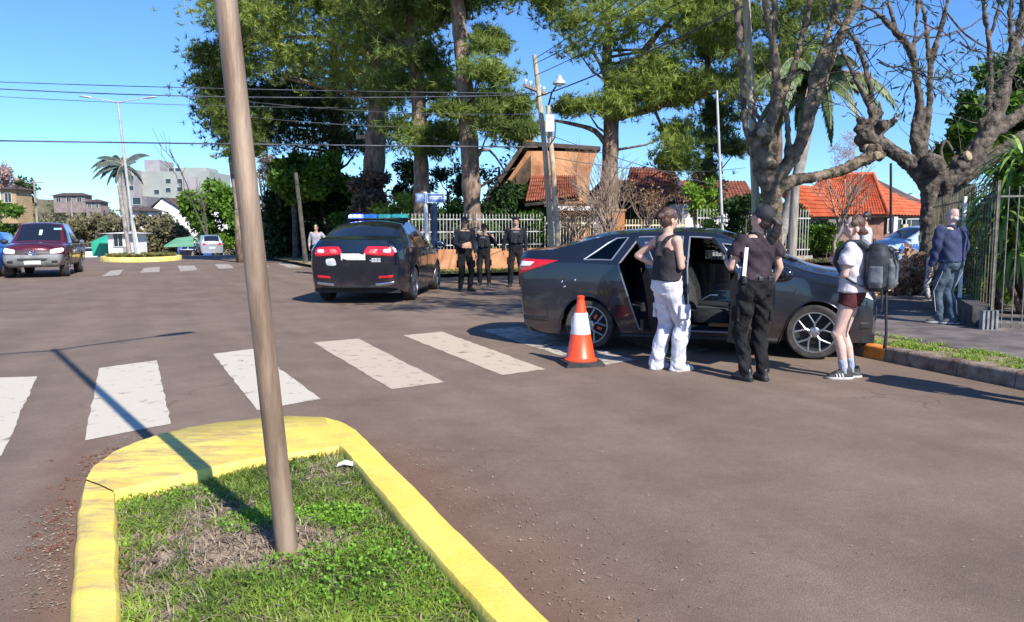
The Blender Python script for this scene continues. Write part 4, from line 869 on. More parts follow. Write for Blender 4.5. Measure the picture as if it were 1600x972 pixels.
def limb(mb, pts, Y, n=12, wob=.12):
    """pts: (px, py, width px[, dY])"""
    P = [at(p[0], p[1], Y+(p[3] if len(p) > 3 else 0)) for p in pts]; Rr = [pxr(p[2], Y) for p in pts]; Q, S = [], []
    for i in range(len(P)-1):
        p0 = P[max(i-1, 0)]; p1 = P[i]; p2 = P[i+1]; p3 = P[min(i+2, len(P)-1)]; k = max(3, int((p2-p1).length/.28))
        for j in range(k):
            t = j/k; q = .5*((2*p1)+(p2-p0)*t+(2*p0-5*p1+4*p2-p3)*t*t+(3*p1-p0-3*p2+p3)*t**3)
            r = Rr[i]*(1-t)+Rr[i+1]*t; Q.append(q); S.append(r*(1+wob*noise.noise(q*2.2)*1.6))
    Q.append(P[-1]); S.append(Rr[-1]); mb.tube(Q, S, n); return Q, S
def trunkbase(mb, p, r, z0=0):  # flared root collar
    mb.lathe([(r*1.7, z0-.1), (r*1.45, z0+.06), (r*1.12, z0+.3), (r, z0+.7)], 12, Matrix.Translation((p.x, p.y, 0)))
def fillpoly(poly, n, r0, r1, Y, dY, seed=1):
    rn = random.Random(seed); xs = [p[0] for p in poly]; ys = [p[1] for p in poly]; out = []
    k = 0
    while len(out) < n and k < n*60:
        k += 1; x = rn.uniform(min(xs), max(xs)); y = rn.uniform(min(ys), max(ys))
        if not inpoly(x, y, poly): continue
        yy = Y+rn.uniform(-dY, dY); p = at(x, y, Y)+V((0, 0, 0)); r = rn.uniform(r0, r1)*Y/F
        q = at(x, y, yy); out.append((q.x, q.y, q.z, r))
    return out
def crown_needles(parent, blobs, tufts_per, per, L, wd, m, seed=0, name='crown', up=.35, base=.5, var=.28):
    T, ti = [], []; rn = random.Random(seed)
    for (x, y, z, r) in blobs:
        b = base+rn.uniform(-var, var)
        for u in RNG.normal(size=(tufts_per, 3))*.58: T.append((x+u[0]*r*1.6, y+u[1]*r*1.4, z+u[2]*r*.8)); ti.append(b+u[2]*.0+rn.uniform(-.12, .12))
    v, t = needles(T, per, L, wd, ti, up); return fastmesh(name, v, 3, m, t, parent)
def limbs_to(mb, trunk, blobs, n, r, seed=0):
    rn = random.Random(seed)
    for b in rn.sample(blobs, min(n, len(blobs))):
        e = V(b[:3]); 
        best = min(trunk, key=lambda q: (q-e).length+abs(q.z-(e.z-1.2))*1.2); m_ = best.lerp(e, .5)+V((0, 0, -.25)); m2 = best.lerp(e, .8)+V((0, 0, -.1))
        mb.tube([best, m_, m2, e], [r, r*.65, r*.4, r*.15], 6)
def pine(label, trunk, Y, polys, cat='pine tree', mt=PINE, bark=BKP, tp=72, per=12, L=.3, nl=16, seed=1, lr=.09, wd=.02, extra=None, group='tall pines behind the fence', base=.5):
    b = at(*trunk[0][:2], Y); t = thing('pine_tree', label, cat, (b.x, b.y, 0), 0, group)
    mb = MB(); Q, S = limb(mb, [(trunk[0][0]+(0), trunk[0][1], trunk[0][2])]+trunk[1:], Y); mb.tube([(b.x, b.y, -.1), (Q[0].x, Q[0].y, Q[0].z+.05)], [S[0]*1.35, S[0]], 12) if Q[0].z > .1 else None
    bl = []
    for i, (poly, n, r0, r1, dY) in enumerate(polys): bl += fillpoly(poly, n, r0, r1, Y, dY, seed*10+i)
    mb.build('trunk', bark, t, smooth=180, world=True)
    l = MB(); limbs_to(l, Q, bl, nl, lr, seed)
    for pts in (extra or ()): limb(l, pts, Y, 8)
    if l.v: l.build('limbs', bark, t, smooth=180, world=True)['kind'] = 'stuff'
    crown_needles(t, bl, tp, per, L, wd, mt, seed, base=base); return t
# pine A: the biggest crown on the left
PA = [[(322, -120), (640, -120), (655, 60), (640, 130), (610, 175), (560, 150), (500, 130), (440, 120), (400, 110), (360, 70), (335, 40)], [(330, 95), (420, 110), (520, 130), (610, 170), (612, 225), (560, 238), (500, 232), (440, 222), (395, 228), (360, 235), (335, 180), (322, 140)]]
pine('broadest pine with a thick dark trunk and heavy boughs left of the officers', [(578, 345, 40), (583, 280, 34), (588, 200, 30), (590, 100, 24), (585, 0, 18), (580, -80, 10)], 36, [(PA[0], 125, 15, 30, 3.0)], seed=3, nl=26, lr=.12, tp=70, base=.7, extra=[[(588, 150, 9), (520, 140, 6), (440, 120, 4)], [(588, 210, 10), (640, 180, 6), (690, 170, 3)], [(586, 90, 10), (500, 60, 7), (380, 60, 3)]])
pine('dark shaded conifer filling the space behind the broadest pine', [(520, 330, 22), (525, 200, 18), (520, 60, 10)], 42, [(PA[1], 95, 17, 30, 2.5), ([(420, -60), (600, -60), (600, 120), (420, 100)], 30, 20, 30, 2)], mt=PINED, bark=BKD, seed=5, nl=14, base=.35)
pine('small tuft crowned pine reaching out behind the lamp pole on the left', [(372, 330, 10), (362, 250, 9), (350, 150, 8), (340, 90, 5)], 38, [([(290, 85), (300, 68), (340, 62), (385, 70), (385, 110), (330, 105), (300, 105)], 16, 12, 18, 1.2), ([(298, 115), (345, 120), (345, 150), (318, 140)], 6, 8, 12, 1), ([(320, 150), (400, 160), (400, 245), (370, 250), (350, 230), (335, 190)], 15, 12, 20, 1.5), ([(340, -40), (400, -40), (400, 50), (345, 40)], 12, 14, 22, 1)], seed=8, nl=14, lr=.05, base=.4)
pine('middle pine with a pale grey trunk behind the street name sign', [(660, 335, 26), (658, 260, 24), (655, 180, 22), (650, 100, 20), (640, 20, 16), (632, -60, 10)], 30, [([(560, -100), (800, -100), (790, -20), (720, 20), (700, 70), (650, 110), (600, 80), (560, 30)], 80, 14, 24, 2), ([(600, 195), (660, 190), (720, 205), (700, 240), (640, 250), (615, 225)], 11, 12, 18, 1.2), ([(590, 110), (640, 110), (650, 150), (600, 170)], 8, 12, 18, 1), ([(665, 110), (715, 100), (712, 150), (670, 150)], 7, 9, 15, 1)], seed=11, nl=18, lr=.07, base=.45)
pine('tall straight pine with a flaking brown trunk rising between two officers', [(740, 400, 27), (738, 340, 28), (735, 260, 29), (730, 180, 26), (722, 90, 23), (714, 0, 20), (710, -80, 16)], 28, [([(640, -120), (850, -120), (800, -30), (760, -10), (700, -10), (650, -30)], 34, 14, 24, 2), ([(738, 95), (790, 100), (815, 150), (825, 205), (800, 228), (775, 205), (740, 190)], 22, 12, 20, 1.6), ([(738, 40), (765, 30), (790, 75), (745, 80)], 6, 8, 13, 1), ([(690, 150), (735, 160), (730, 185), (690, 190)], 6, 10, 14, 1)], seed=13, nl=14, lr=.06, base=.45, extra=[[(738, 240, 8), (765, 235, 4), (790, 270, 2)], [(738, 300, 6), (770, 280, 3), (805, 262, 2)]])
pine('wide crowned bright green pine with a forked trunk behind the dark sedan', [(952, 335, 30), (953, 260, 25), (955, 190, 23), (953, 130, 20), (948, 90, 15), (950, 40, 12), (955, -40, 8)], 34, [([(775, -120), (1130, -120), (1135, 80), (1100, 95), (1040, 60), (990, 70), (940, 95), (880, 70), (840, 45), (800, 20)], 118, 14, 26, 2.6), ([(960, 95), (1060, 95), (1100, 120), (1090, 165), (1020, 165), (960, 185), (955, 140)], 42, 12, 20, 1.6), ([(1035, 195), (1080, 190), (1090, 250), (1070, 275), (1040, 265)], 13, 11, 17, 1.2), ([(860, 150), (945, 155), (940, 180), (880, 185)], 8, 9, 14, 1), ([(1080, 110), (1190, 110), (1190, 140), (1100, 150)], 10, 10, 15, 1.2)], seed=17, nl=26, lr=.07, base=.68,
     extra=[[(957, 180, 14), (1000, 175, 11), (1050, 160, 9), (1110, 140, 6), (1190, 120, 4)], [(956, 140, 13), (990, 100, 11), (1030, 50, 8), (1060, 20, 5)], [(950, 230, 10), (930, 205, 8), (900, 195, 6), (865, 188, 4)], [(948, 125, 9), (938, 100, 6), (925, 80, 4)], [(1020, 165, 6), (1040, 210, 4), (1060, 240, 3)]])
pine('slender dark conifer trunk wrapped in blue-green foliage right of the forked pine', [(1107, 335, 12), (1108, 260, 13), (1107, 180, 12), (1106, 90, 11), (1105, 20, 8)], 36, [([(1085, 155), (1135, 150), (1130, 230), (1095, 225)], 10, 8, 13, 1), ([(1130, 190), (1165, 180), (1160, 240), (1135, 230)], 7, 8, 12, 1), ([(1090, 250), (1120, 250), (1122, 330), (1095, 330)], 12, 8, 13, 1), ([(1080, -60), (1160, -60), (1150, 90), (1090, 90)], 25, 14, 22, 1.5)], mt=PINED, bark=BKD, seed=19, nl=12, lr=.05, base=.6)
pine('bright green conifer partly hidden behind the stems of the pollarded tree', [(1215, 330, 14), (1216, 200, 12), (1218, 80, 9)], 32, [([(1150, -60), (1340, -60), (1320, 40), (1250, 90), (1300, 110), (1245, 150), (1160, 150), (1140, 60)], 48, 14, 24, 2)], seed=23, nl=10, lr=.05, base=.55)
# ---- broadleaf trees and bushes
def leafy(name, label, cat, Y, polys, mt, per=260, size=.22, trunk=None, seed=1, bark=BKD, asp=.5, squash=.8, group=None, base=None, droop=0, nl=8):
    cxp = sum(p[0] for p in polys[0][0])/len(polys[0][0]); b = at(trunk[0][0] if trunk else cxp, 360, Y)
    t = thing(name, label, cat, (b.x, b.y, gz(b)), 0, group); bl = []
    for i, (poly, n, r0, r1, dY) in enumerate(polys): bl += fillpoly(poly, n, r0, r1, Y, dY, seed*10+i)
    if trunk:
        mb = MB(); Q, S = limb(mb, trunk, Y, 8); mb.tube([(b.x, b.y, gz(b)-.2), Q[0]], [S[0]*1.3, S[0]], 8); mb.build('trunk', bark, t, smooth=180, world=True)
        l = MB(); limbs_to(l, Q, bl, nl, S[0]*.4, seed); l.build('limbs', bark, t, smooth=180, world=True)
    else:
        mb = MB()
        for b_ in random.Random(seed).sample(bl, min(10, len(bl))): mb.tube([(b.x+(b_[0]-b.x)*.3, b_[1], gz(b)-.1), (b_[0], b_[1], b_[2])], [.04, .015], 5)
        mb.build('stems', bark, t, world=True)
    rn = random.Random(seed); ti = [(base if base is not None else .5)+rn.uniform(-.28, .28) for _ in bl]
    v, tt = leaves(bl, per, size, asp, squash, .45, ti, droop); fastmesh('crown' if trunk else 'foliage', v, 4, mt, tt, t); return t
leafy('broadleaf_tree', 'dark dense evergreen tree with a sunlit green top behind the lamp pole', 'tree', 40, [([(425, 262), (470, 245), (520, 250), (550, 285), (545, 310), (430, 305)], 26, 16, 24, 2)], BRO, trunk=[(462, 385, 10), (460, 330, 9), (455, 280, 7)], seed=2, per=420, size=.26, base=.45)
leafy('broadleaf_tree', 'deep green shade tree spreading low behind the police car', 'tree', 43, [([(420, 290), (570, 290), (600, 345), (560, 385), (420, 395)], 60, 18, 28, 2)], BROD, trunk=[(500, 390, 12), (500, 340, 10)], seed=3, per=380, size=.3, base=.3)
leafy('bush', 'sunlit yellow-green bush right above the lightbar of the police car', 'bush', 33, [([(598, 318), (640, 300), (655, 330), (650, 385), (590, 380), (580, 340)], 22, 10, 17, 1.2)], YGL, seed=4, per=320, size=.16, base=.4)
leafy('bush', 'dull green bush seen over the roof of the police car', 'bush', 36, [([(520, 340), (560, 322), (600, 330), (600, 375), (520, 380)], 18, 10, 15, 1.2)], BRO, seed=5, per=260, size=.17, base=.2)
leafy('vine_mass', 'brown mass of dead creeper hanging on the broadest pine trunk', 'creeper', 34.6, [([(560, 275), (600, 268), (598, 340), (560, 335), (550, 305)], 22, 9, 15, .5)], leafmat('dead_creeper', (.06, .04, .03), (.24, .17, .12), .1), seed=6, per=260, size=.2)
leafy('hedge', 'mixed green hedge growing behind the white fence by the officers', 'hedge', 29.6, [([(650, 345), (690, 330), (760, 335), (810, 340), (850, 335), (860, 392), (650, 395)], 46, 9, 15, .8)], BRO, seed=7, per=220, size=.14, base=.25)
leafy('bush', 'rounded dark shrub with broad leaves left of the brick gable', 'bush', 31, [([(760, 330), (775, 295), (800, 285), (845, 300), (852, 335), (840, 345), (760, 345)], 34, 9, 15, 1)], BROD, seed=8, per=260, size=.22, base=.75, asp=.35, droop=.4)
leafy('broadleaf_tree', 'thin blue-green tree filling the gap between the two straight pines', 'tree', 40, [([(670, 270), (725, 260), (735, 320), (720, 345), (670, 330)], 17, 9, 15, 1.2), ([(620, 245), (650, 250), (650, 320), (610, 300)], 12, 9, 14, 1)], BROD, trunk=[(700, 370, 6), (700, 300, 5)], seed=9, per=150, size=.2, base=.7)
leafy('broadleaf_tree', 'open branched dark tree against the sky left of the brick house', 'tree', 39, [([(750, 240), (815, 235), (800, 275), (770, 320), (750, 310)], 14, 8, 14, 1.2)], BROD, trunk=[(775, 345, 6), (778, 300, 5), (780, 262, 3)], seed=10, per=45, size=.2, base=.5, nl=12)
leafy('bush', 'light green climber on a post in front of the white wall', 'bush', 32.2, [([(1075, 290), (1112, 285), (1115, 340), (1108, 385), (1082, 385)], 26, 7, 11, .6)], leafmat('lime_leaf', (.1, .22, .02), (.32, .48, .07), .35), seed=11, per=170, size=.15)
leafy('bush', 'dark shrub between the white fence and the pollarded tree', 'bush', 31, [([(1118, 330), (1150, 305), (1185, 310), (1190, 380), (1120, 385)], 26, 9, 14, .8)], BROD, seed=12, per=220, size=.16, base=.6)
leafy('hedge', 'dark clipped hedge with orange roof behind it', 'hedge', 37, [([(1222, 318), (1240, 318), (1262, 345), (1305, 350), (1310, 395), (1222, 398)], 40, 11, 17, 1)], BROD, seed=13, per=300, size=.15, base=.4)
leafy('bush', 'bright leafed small bush at the foot of the dark hedge', 'bush', 35, [([(1255, 362), (1300, 355), (1312, 385), (1262, 390)], 12, 7, 11, .6)], BRO, seed=14, per=180, size=.2, base=.75)
leafy('bush', 'green shrubs beneath the windows of the low house', 'bush', 34, [([(965, 350), (1040, 345), (1040, 380), (965, 380)], 20, 8, 12, .8)], BROD, seed=15, per=180, size=.14, base=.9)
leafy('bush', 'russet leaved small tree before the faded red roof', 'tree', 34.5, [([(1040, 268), (1100, 275), (1135, 285), (1120, 310), (1050, 312)], 18, 8, 13, 1)], RUL, trunk=[(1068, 380, 3), (1066, 340, 3), (1070, 300, 2)], seed=16, per=60, size=.13, bark=TW)
leafy('broadleaf_tree', 'bushy bright green tree left of the leaning lamp pole', 'tree', 88, [([(285, 320), (300, 295), (335, 290), (352, 300), (385, 310), (390, 380), (300, 372)], 40, 12, 18, 3)], BRO, trunk=[(335, 392, 5), (335, 350, 4)], seed=17, per=300, size=.5, base=.6)
leafy('broadleaf_tree', 'dark leaning tree on the left margin of the dark grove', 'tree', 60, [([(385, 355), (430, 330), (440, 400), (390, 400)], 20, 10, 16, 2)], BROD, trunk=[(428, 400, 6), (420, 350, 5), (408, 300, 4)], seed=18, per=200, size=.3, base=.2)
leafy('broadleaf_tree', 'green bushes at the left edge above the maroon pickup', 'bush', 60, [([(-160, 320), (-20, 322), (20, 322), (34, 340), (36, 372), (-160, 375)], 50, 10, 16, 2)], BRO, trunk=[(5, 380, 5), (5, 350, 4)], seed=19, per=260, size=.3, base=.45)
leafy('broadleaf_tree', 'pinkish brown tree crown at the far left edge', 'tree', 96, [([(-60, 262), (0, 262), (20, 275), (18, 292), (-60, 296)], 12, 10, 14, 2)], leafmat('pink_leaf', (.25, .16, .14), (.5, .36, .32), .2), trunk=[(-10, 350, 4), (-10, 300, 3)], seed=20, per=200, size=.4)
leafy('broadleaf_tree', 'spindly dark tree beside the far power pole on the left', 'tree', 100, [([(28, 285), (55, 290), (60, 312), (25, 310)], 10, 8, 12, 2)], BROD, trunk=[(40, 350, 3), (40, 310, 2)], seed=21, per=100, size=.5, base=.9)
PKL = leafmat('pale_bare_crown', (.3, .26, .27), (.52, .46, .46), .2)
leafy('broadleaf_tree', 'pale pinkish dry tree just right of the leaning lamp pole', 'tree', 55, [([(398, 250), (425, 232), (430, 262), (415, 300), (396, 300)], 10, 6, 9, 1)], PKL, trunk=[(418, 395, 4), (412, 330, 4), (404, 270, 3)], seed=22, per=90, size=.25, bark=TW)
leafy('broadleaf_tree', 'grey leafless looking tree in the hazy gap under the burl of the pollarded tree', 'tree', 48, [([(1290, 225), (1320, 205), (1350, 215), (1350, 265), (1300, 265)], 16, 8, 13, 1.5)], leafmat('pale_twigs', (.36, .33, .34), (.55, .5, .5), .2), trunk=[(1320, 350, 3), (1320, 280, 3)], seed=23, per=120, size=.22, asp=.12, bark=TW)
leafy('broadleaf_tree', 'broad leaved green tree rising in a triangle behind the right hand dark limbs', 'tree', 24, [([(1460, 245), (1500, 180), (1540, 115), (1580, 100), (1700, 60), (1700, 300), (1600, 300), (1500, 262)], 90, 11, 20, 1.8)], BRO, trunk=[(1600, 380, 14), (1600, 260, 12), (1590, 160, 8)], seed=24, per=150, size=.3, base=.42, asp=.6)
# hillside scrub: one far-off wood that reads as one mass
hb = []; rn = random.Random(5)
for _ in range(900):
    x = rn.uniform(-250, 420); yt = 322+(0 if x < 150 else min(30, (x-150)*.5)); y = rn.uniform(yt, 392); Yb = 225-(y-yt)/(392-yt)*125+rn.uniform(-6, 6); q = at(x, y, Yb); hb.append((q.x, q.y, q.z, rn.uniform(1.0, 2.2)))
v, t = leaves(hb, 46, .75, .55, .8, .5, [rn.random() for _ in hb]); o = fastmesh('hillside_wood', v, 4, leafmat('scrub_leaf', (.1, .085, .06), (.3, .25, .17), .15), t); o['kind'] = 'stuff'
hb = []
for _ in range(170):
    x = rn.uniform(-250, 300); yt = 320+(0 if x < 150 else min(30, (x-150)*.5)); y = rn.uniform(yt, 375); Yb = 215-(y-yt)/(392-yt)*125; q = at(x, y, Yb); hb.append((q.x, q.y, q.z, rn.uniform(1.2, 2.4)))
v, t = leaves(hb, 70, .7, .55, .8, .5, [rn.random() for _ in hb]); o = fastmesh('hillside_trees', v, 4, leafmat('olive_leaf', (.05, .075, .03), (.17, .2, .07), .15), t); o['kind'] = 'stuff'
leafy('broadleaf_tree', 'olive tree between the far island and the green stall', 'tree', 95, [([(160, 352), (222, 345), (262, 340), (290, 368), (285, 396), (160, 396)], 60, 10, 15, 2)], leafmat('olive_brown', (.08, .085, .04), (.23, .2, .11), .15), trunk=[(245, 396, 4), (245, 360, 3)], seed=27, per=220, size=.5)
leafy('broadleaf_tree', 'brown bare-looking tree left of the far island', 'tree', 105, [([(120, 345), (180, 340), (195, 360), (180, 372), (110, 375)], 26, 10, 15, 2)], leafmat('olive_brown', (.08, .085, .04), (.23, .2, .11), .15), trunk=[(150, 396, 4), (150, 360, 3)], seed=28, per=220, size=.5)
# ---- bare trees
def twiggy(name, label, cat, base, H, n, spread, r, m, seed=0, depth=4, lean=V((0, 0, 0)), leafm=None, group=None, stems=1, ln=.62):
    rn = random.Random(seed); t = thing(name, label, cat, base, 0, group); mb = MB(); tips = []
    def grow(p, d, L, r, k):
        q = p+d*L*.5+V((rn.uniform(-1, 1), rn.uniform(-1, 1), 0))*L*.05; e = q+(d+V((rn.uniform(-1, 1), rn.uniform(-1, 1), rn.uniform(-.3, .6)))*.22).normalized()*L*.5
        mb.tube([p, q, e], [r, r*.82, r*.62], 5 if k < 2 else 4, caps=False); tips.append(e)
        if k >= depth: return
        for _ in range(n if k else n+1):
            dd = (d+V((rn.uniform(-1, 1), rn.uniform(-1, 1), rn.uniform(-.35, .7)))*spread).normalized(); s = rn.uniform(.35, 1); grow(p.lerp(e, s) if rn.random() < .5 else e, dd, L*rn.uniform(ln-.12, ln+.12), r*.55, k+1)
    for _ in range(stems): grow(V((rn.uniform(-.12, .12)*(stems > 1), rn.uniform(-.1, .1)*(stems > 1), 0)), (V((0, 0, 1))+lean+V((rn.uniform(-1, 1), rn.uniform(-1, 1), 0))*.22*(stems > 1)).normalized(), H, r, 0)
    mb.build('branches', m, t, smooth=180)
    if leafm:
        v, tt = leaves([(p.x+base[0], p.y+base[1], p.z+base[2], .12) for p in tips], 2, .1, .5); fastmesh('leaves', v, 4, leafm, tt, t)
    return t
q = at(960, 420, 25.5); twiggy('bare_shrub', 'bare pale-stemmed shrub in front of the forked pine trunk', 'shrub', (q.x, 25.6, .1), 1.5, 3, .62, .05, TW, 3, 4, stems=4, ln=.68)
q = at(905, 420, 27.5); twiggy('bare_shrub', 'leafless brown shrub under the brick gable', 'shrub', (q.x, 27.6, .1), 1.2, 3, .75, .04, TW, 4, 4, stems=3, leafm=RUL, ln=.68)
q = at(1000, 420, 29); twiggy('bare_shrub', 'twiggy shrub with russet buds left of the tank-top woman', 'shrub', (q.x, 28.0, .1), 1.3, 3, .65, .035, TW, 6, 4, stems=2, leafm=RUL)
q = at(1305, 400, 34); twiggy('bare_tree', 'small pruned bare tree with upright twigs in front of the orange roof', 'tree', (q.x, 34, .1), 1.5, 4, .7, .1, TW, 9, 3, ln=.75)
q = at(340, 396, 75); twiggy('bare_tree', 'thin dark bare tree reaching over the bright green tree on the left', 'tree', (q.x, 75, -1), 5.5, 3, .6, .11, TWD, 12, 3, lean=V((-.35, 0, 0)))
q = at(415, 396, 50); twiggy('bare_tree', 'slender bare tree just right of the leaning lamp pole', 'tree', (q.x, 50, 0), 3.2, 3, .5, .12, TW, 14, 4)
# ---- pollarded trees
def pollard(label, limbs_, Y, bark, burls, seed, voxel=.03, base=None, cuts=(), stems=()):
    b = at(base[0], 400, Y); t = thing('pollarded_tree', label, 'tree', (b.x, b.y, PH-.02), 0, 'pollarded street trees'); mb = MB()
    for l in limbs_: limb(mb, [(q[0], q[1], q[2]*.7) for q in l], Y, 14, .16)
    r0 = pxr(base[2], Y); mb.lathe([(r0*1.7, PH-.1), (r0*1.35, PH+.08), (r0*1.08, PH+.4), (r0, PH+1.0)], 14, Matrix.Translation((at(base[0], base[1], Y).x, Y, 0)), True)
    rn = random.Random(seed)
    for x, y, w_, dy in burls:
        c = at(x, y, Y+dy); r = pxr(w_, Y)
        for k in range(9): mb.ell(c+V((rn.uniform(-1, 1), rn.uniform(-1, 1), rn.uniform(-1, 1)))*r*.65, (r*rn.uniform(.3, .6),)*3, 8, 6)
    def fn(co):
        return np.array([.018*noise.noise(V(c)*3.1)+.024*noise.noise(V(c)*9)+.02*noise.noise(V((c[0]*24, c[1]*24, c[2]*7))) for c in co])
    me = remesh(mb, voxel, 1, 'trunk', fn); me.materials.append(bark); me.transform(ROOTM[t.name].inverted()); link('trunk', me, t)
    for x, y, w_, dy, dx_, dz_ in cuts:
        c = at(x, y, Y+dy); r = pxr(w_, Y); nn = V((dx_, -.8, dz_)).normalized()
        m = MB(); m.lathe([(.001, .02), (r*.8, .02), (r, .0), (r*1.02, -.06)], 12, Matrix.Translation(c) @ nn.to_track_quat('Z', 'Y').to_matrix().to_4x4()); m.build('cut_face', mat('cut_wood', (.28, .2, .12), (.42, .33, .22), scale=20, rough=.8), t, world=True)
    for l in stems: s = MB(); limb(s, l, Y, 6, .1); s.build('thin_branch', bark, t, smooth=180, world=True)
    return t
T1 = [[(1211, 420, 31), (1211, 380, 31), (1208, 335, 34), (1205, 300, 42), (1200, 272, 56), (1190, 240, 46), (1188, 205, 36)],
      [(1214, 300, 28), (1240, 282, 26), (1275, 276, 24), (1315, 266, 25), (1345, 252, 26), (1368, 240, 30)],
      [(1208, 280, 34), (1232, 256, 32), (1250, 225, 27), (1268, 175, 24), (1288, 112, 21), (1312, 58, 20), (1350, -20, 17)],
      [(1258, 200, 16), (1262, 160, 13), (1275, 110, 14), (1292, 60, 14), (1303, 20, 13), (1312, -30, 12)],
      [(1192, 225, 26), (1206, 190, 24), (1213, 160, 24), (1212, 110, 20), (1206, 60, 17), (1197, 10, 16), (1190, -40, 15)],
      [(1214, 165, 18), (1228, 138, 17), (1240, 105, 15), (1252, 62, 14), (1262, 20, 14), (1270, -30, 13)],
      [(1228, 262, 16), (1232, 230, 15), (1230, 195, 14), (1226, 165, 13)], [(1212, 245, 12), (1208, 215, 14), (1206, 190, 14)],
      [(1184, 235, 16), (1170, 215, 14), (1163, 180, 12), (1158, 100, 12), (1151, 0, 12), (1148, -50, 11)], [(1213, 60, 10), (1210, 0, 12), (1208, -40, 10)]]
TREE1 = pollard('mossy pollarded tree with a thick pale trunk right behind the capped woman officer', T1, 15.2, BKM, [(1190, 208, 34, -.1), (1172, 222, 20, 0), (1200, 262, 36, -.1), (1215, 170, 20, 0), (1366, 240, 30, 0)], 3, .026, (1211, 420, 31), cuts=[(1192, 206, 14, -.40, .1, .1), (1372, 243, 12, -.35, .2, -.2)],
        stems=[[(1240, 140, 3), (1215, 150, 2), (1195, 180, 2)], [(1280, 150, 3), (1300, 160, 2), (1330, 168, 1)], [(1200, 290, 3), (1203, 320, 2), (1210, 345, 1.5)], [(1190, 195, 4), (1182, 175, 3), (1184, 165, 2)], [(1206, 200, 4), (1200, 178, 3)], [(1345, 250, 3), (1355, 262, 2)]])
T2 = [[(1449, 440, 27), (1450, 380, 27), (1450, 330, 30), (1452, 296, 42), (1462, 268, 50)],
      [(1448, 285, 40), (1428, 262, 34), (1405, 243, 33), (1380, 228, 33), (1358, 212, 34)],
      [(1362, 212, 26), (1368, 190, 22), (1376, 172, 12)], [(1368, 210, 24), (1388, 196, 16), (1398, 186, 12)], [(1398, 186, 7), (1406, 178, 5), (1416, 172, 3)],
      [(1362, 205, 20), (1364, 180, 15), (1350, 150, 13), (1334, 115, 11), (1313, 76, 8)], [(1364, 180, 14), (1360, 140, 12), (1345, 82, 10), (1325, 48, 9), (1276, 8, 5)],
      [(1455, 275, 36), (1438, 240, 28), (1430, 212, 24), (1437, 165, 18), (1430, 110, 15), (1422, 78, 15), (1402, 52, 13), (1372, 22, 9), (1340, 5, 6)],
      [(1442, 235, 18), (1452, 175, 14), (1453, 110, 12), (1466, 60, 11), (1478, 15, 10), (1486, -30, 8)], [(1428, 75, 9), (1432, 30, 8), (1436, -30, 7)], [(1452, 110, 9), (1448, 50, 8), (1440, 0, 7)], [(1402, 52, 8), (1390, 10, 7), (1380, -30, 6)], [(1430, 65, 7), (1450, 48, 7), (1466, 42, 5)],
      [(1466, 285, 50), (1500, 270, 46), (1528, 235, 44), (1552, 190, 40), (1566, 145, 30), (1580, 100, 22), (1592, 50, 16), (1604, -30, 12)],
      [(1540, 215, 30), (1575, 192, 28), (1610, 165, 24), (1660, 130, 18)], [(1500, 280, 36), (1545, 250, 34), (1600, 215, 30), (1660, 190, 24)], [(1480, 290, 26), (1478, 330, 18), (1470, 350, 6)], [(1545, 200, 18), (1546, 150, 13), (1548, 95, 12), (1542, 45, 10), (1534, -20, 8)], [(1568, 140, 16), (1580, 80, 12), (1578, 20, 9), (1584, -30, 7)], [(1548, 55, 8), (1560, 15, 6), (1566, -30, 5)],
      [(1480, 270, 20), (1500, 255, 22), (1514, 243, 22)], [(1585, 95, 12), (1606, 70, 10), (1640, 20, 8)]]
TREE2 = pollard('dark gnarled pollarded tree with a burled left arm standing left of the bald man', T2, 16.9, BKD, [(1358, 208, 46, 0), (1352, 222, 30, -.1), (1376, 172, 14, 0), (1345, 195, 22, 0), (1455, 262, 44, -.15), (1505, 262, 34, -.1), (1480, 320, 20, -.1), (1440, 215, 22, 0), (1548, 200, 36, -.1)], 7, .03, (1450, 430, 27), cuts=[(1400, 186, 9, -.1, .6, .6), (1356, 232, 12, -.4, 0, -.2), (1514, 243, 16, -.25, .5, .3)],
        stems=[[(1345, 195, 5), (1350, 182, 3)], [(1335, 205, 4), (1342, 190, 3)], [(1375, 170, 5), (1374, 158, 2)], [(1475, 260, 6), (1470, 235, 5), (1478, 220, 4), (1488, 235, 4)], [(1462, 255, 5), (1455, 240, 5), (1460, 228, 3)], [(1400, 50, 3), (1450, 60, 2), (1520, 40, 2)], [(1445, 60, 3), (1500, 50, 2), (1545, 20, 2)], [(1480, 20, 3), (1510, 55, 3), (1560, 85, 2)], [(1340, 115, 2), (1325, 128, 2), (1300, 132, 1.5)]])
# fine trailing twigs with feathery leaves at the upper right
def spray():
    t = thing('overhanging_branch', 'thin drooping twigs with small feathery leaves hanging across the upper right sky', 'branch', at(1500, 60, 13.5)); mb = MB(); rn = random.Random(4); C_ = []
    for _ in range(46):
        x, y = rn.uniform(1320, 1640), rn.uniform(-60, 120); Y = rn.uniform(12.5, 15); pts = [at(x, y, Y)]; ang = rn.uniform(-.9, .5) if rn.random() < .6 else PI+rn.uniform(-.4, .9)
        for k in range(6): x += math.cos(ang)*rn.uniform(10, 22); y += -math.sin(ang)*10+rn.uniform(0, 9); ang += rn.uniform(-.3, .3); pts.append(at(x, y, Y))
        mb.tube(pts, [.014*(1-k/8) for k in range(7)], 4)
        for p in pts[2:]: C_.append((p.x, p.y, p.z, .14))
    mb.build('twigs', TWD, t, smooth=180, world=True); v, tt = leaves(C_, 6, .16, .16, .4, .6, droop=.3); fastmesh('leaves', v, 4, leafmat('feathery_leaf', (.03, .06, .04), (.1, .16, .09), .3), tt, t)
spray()
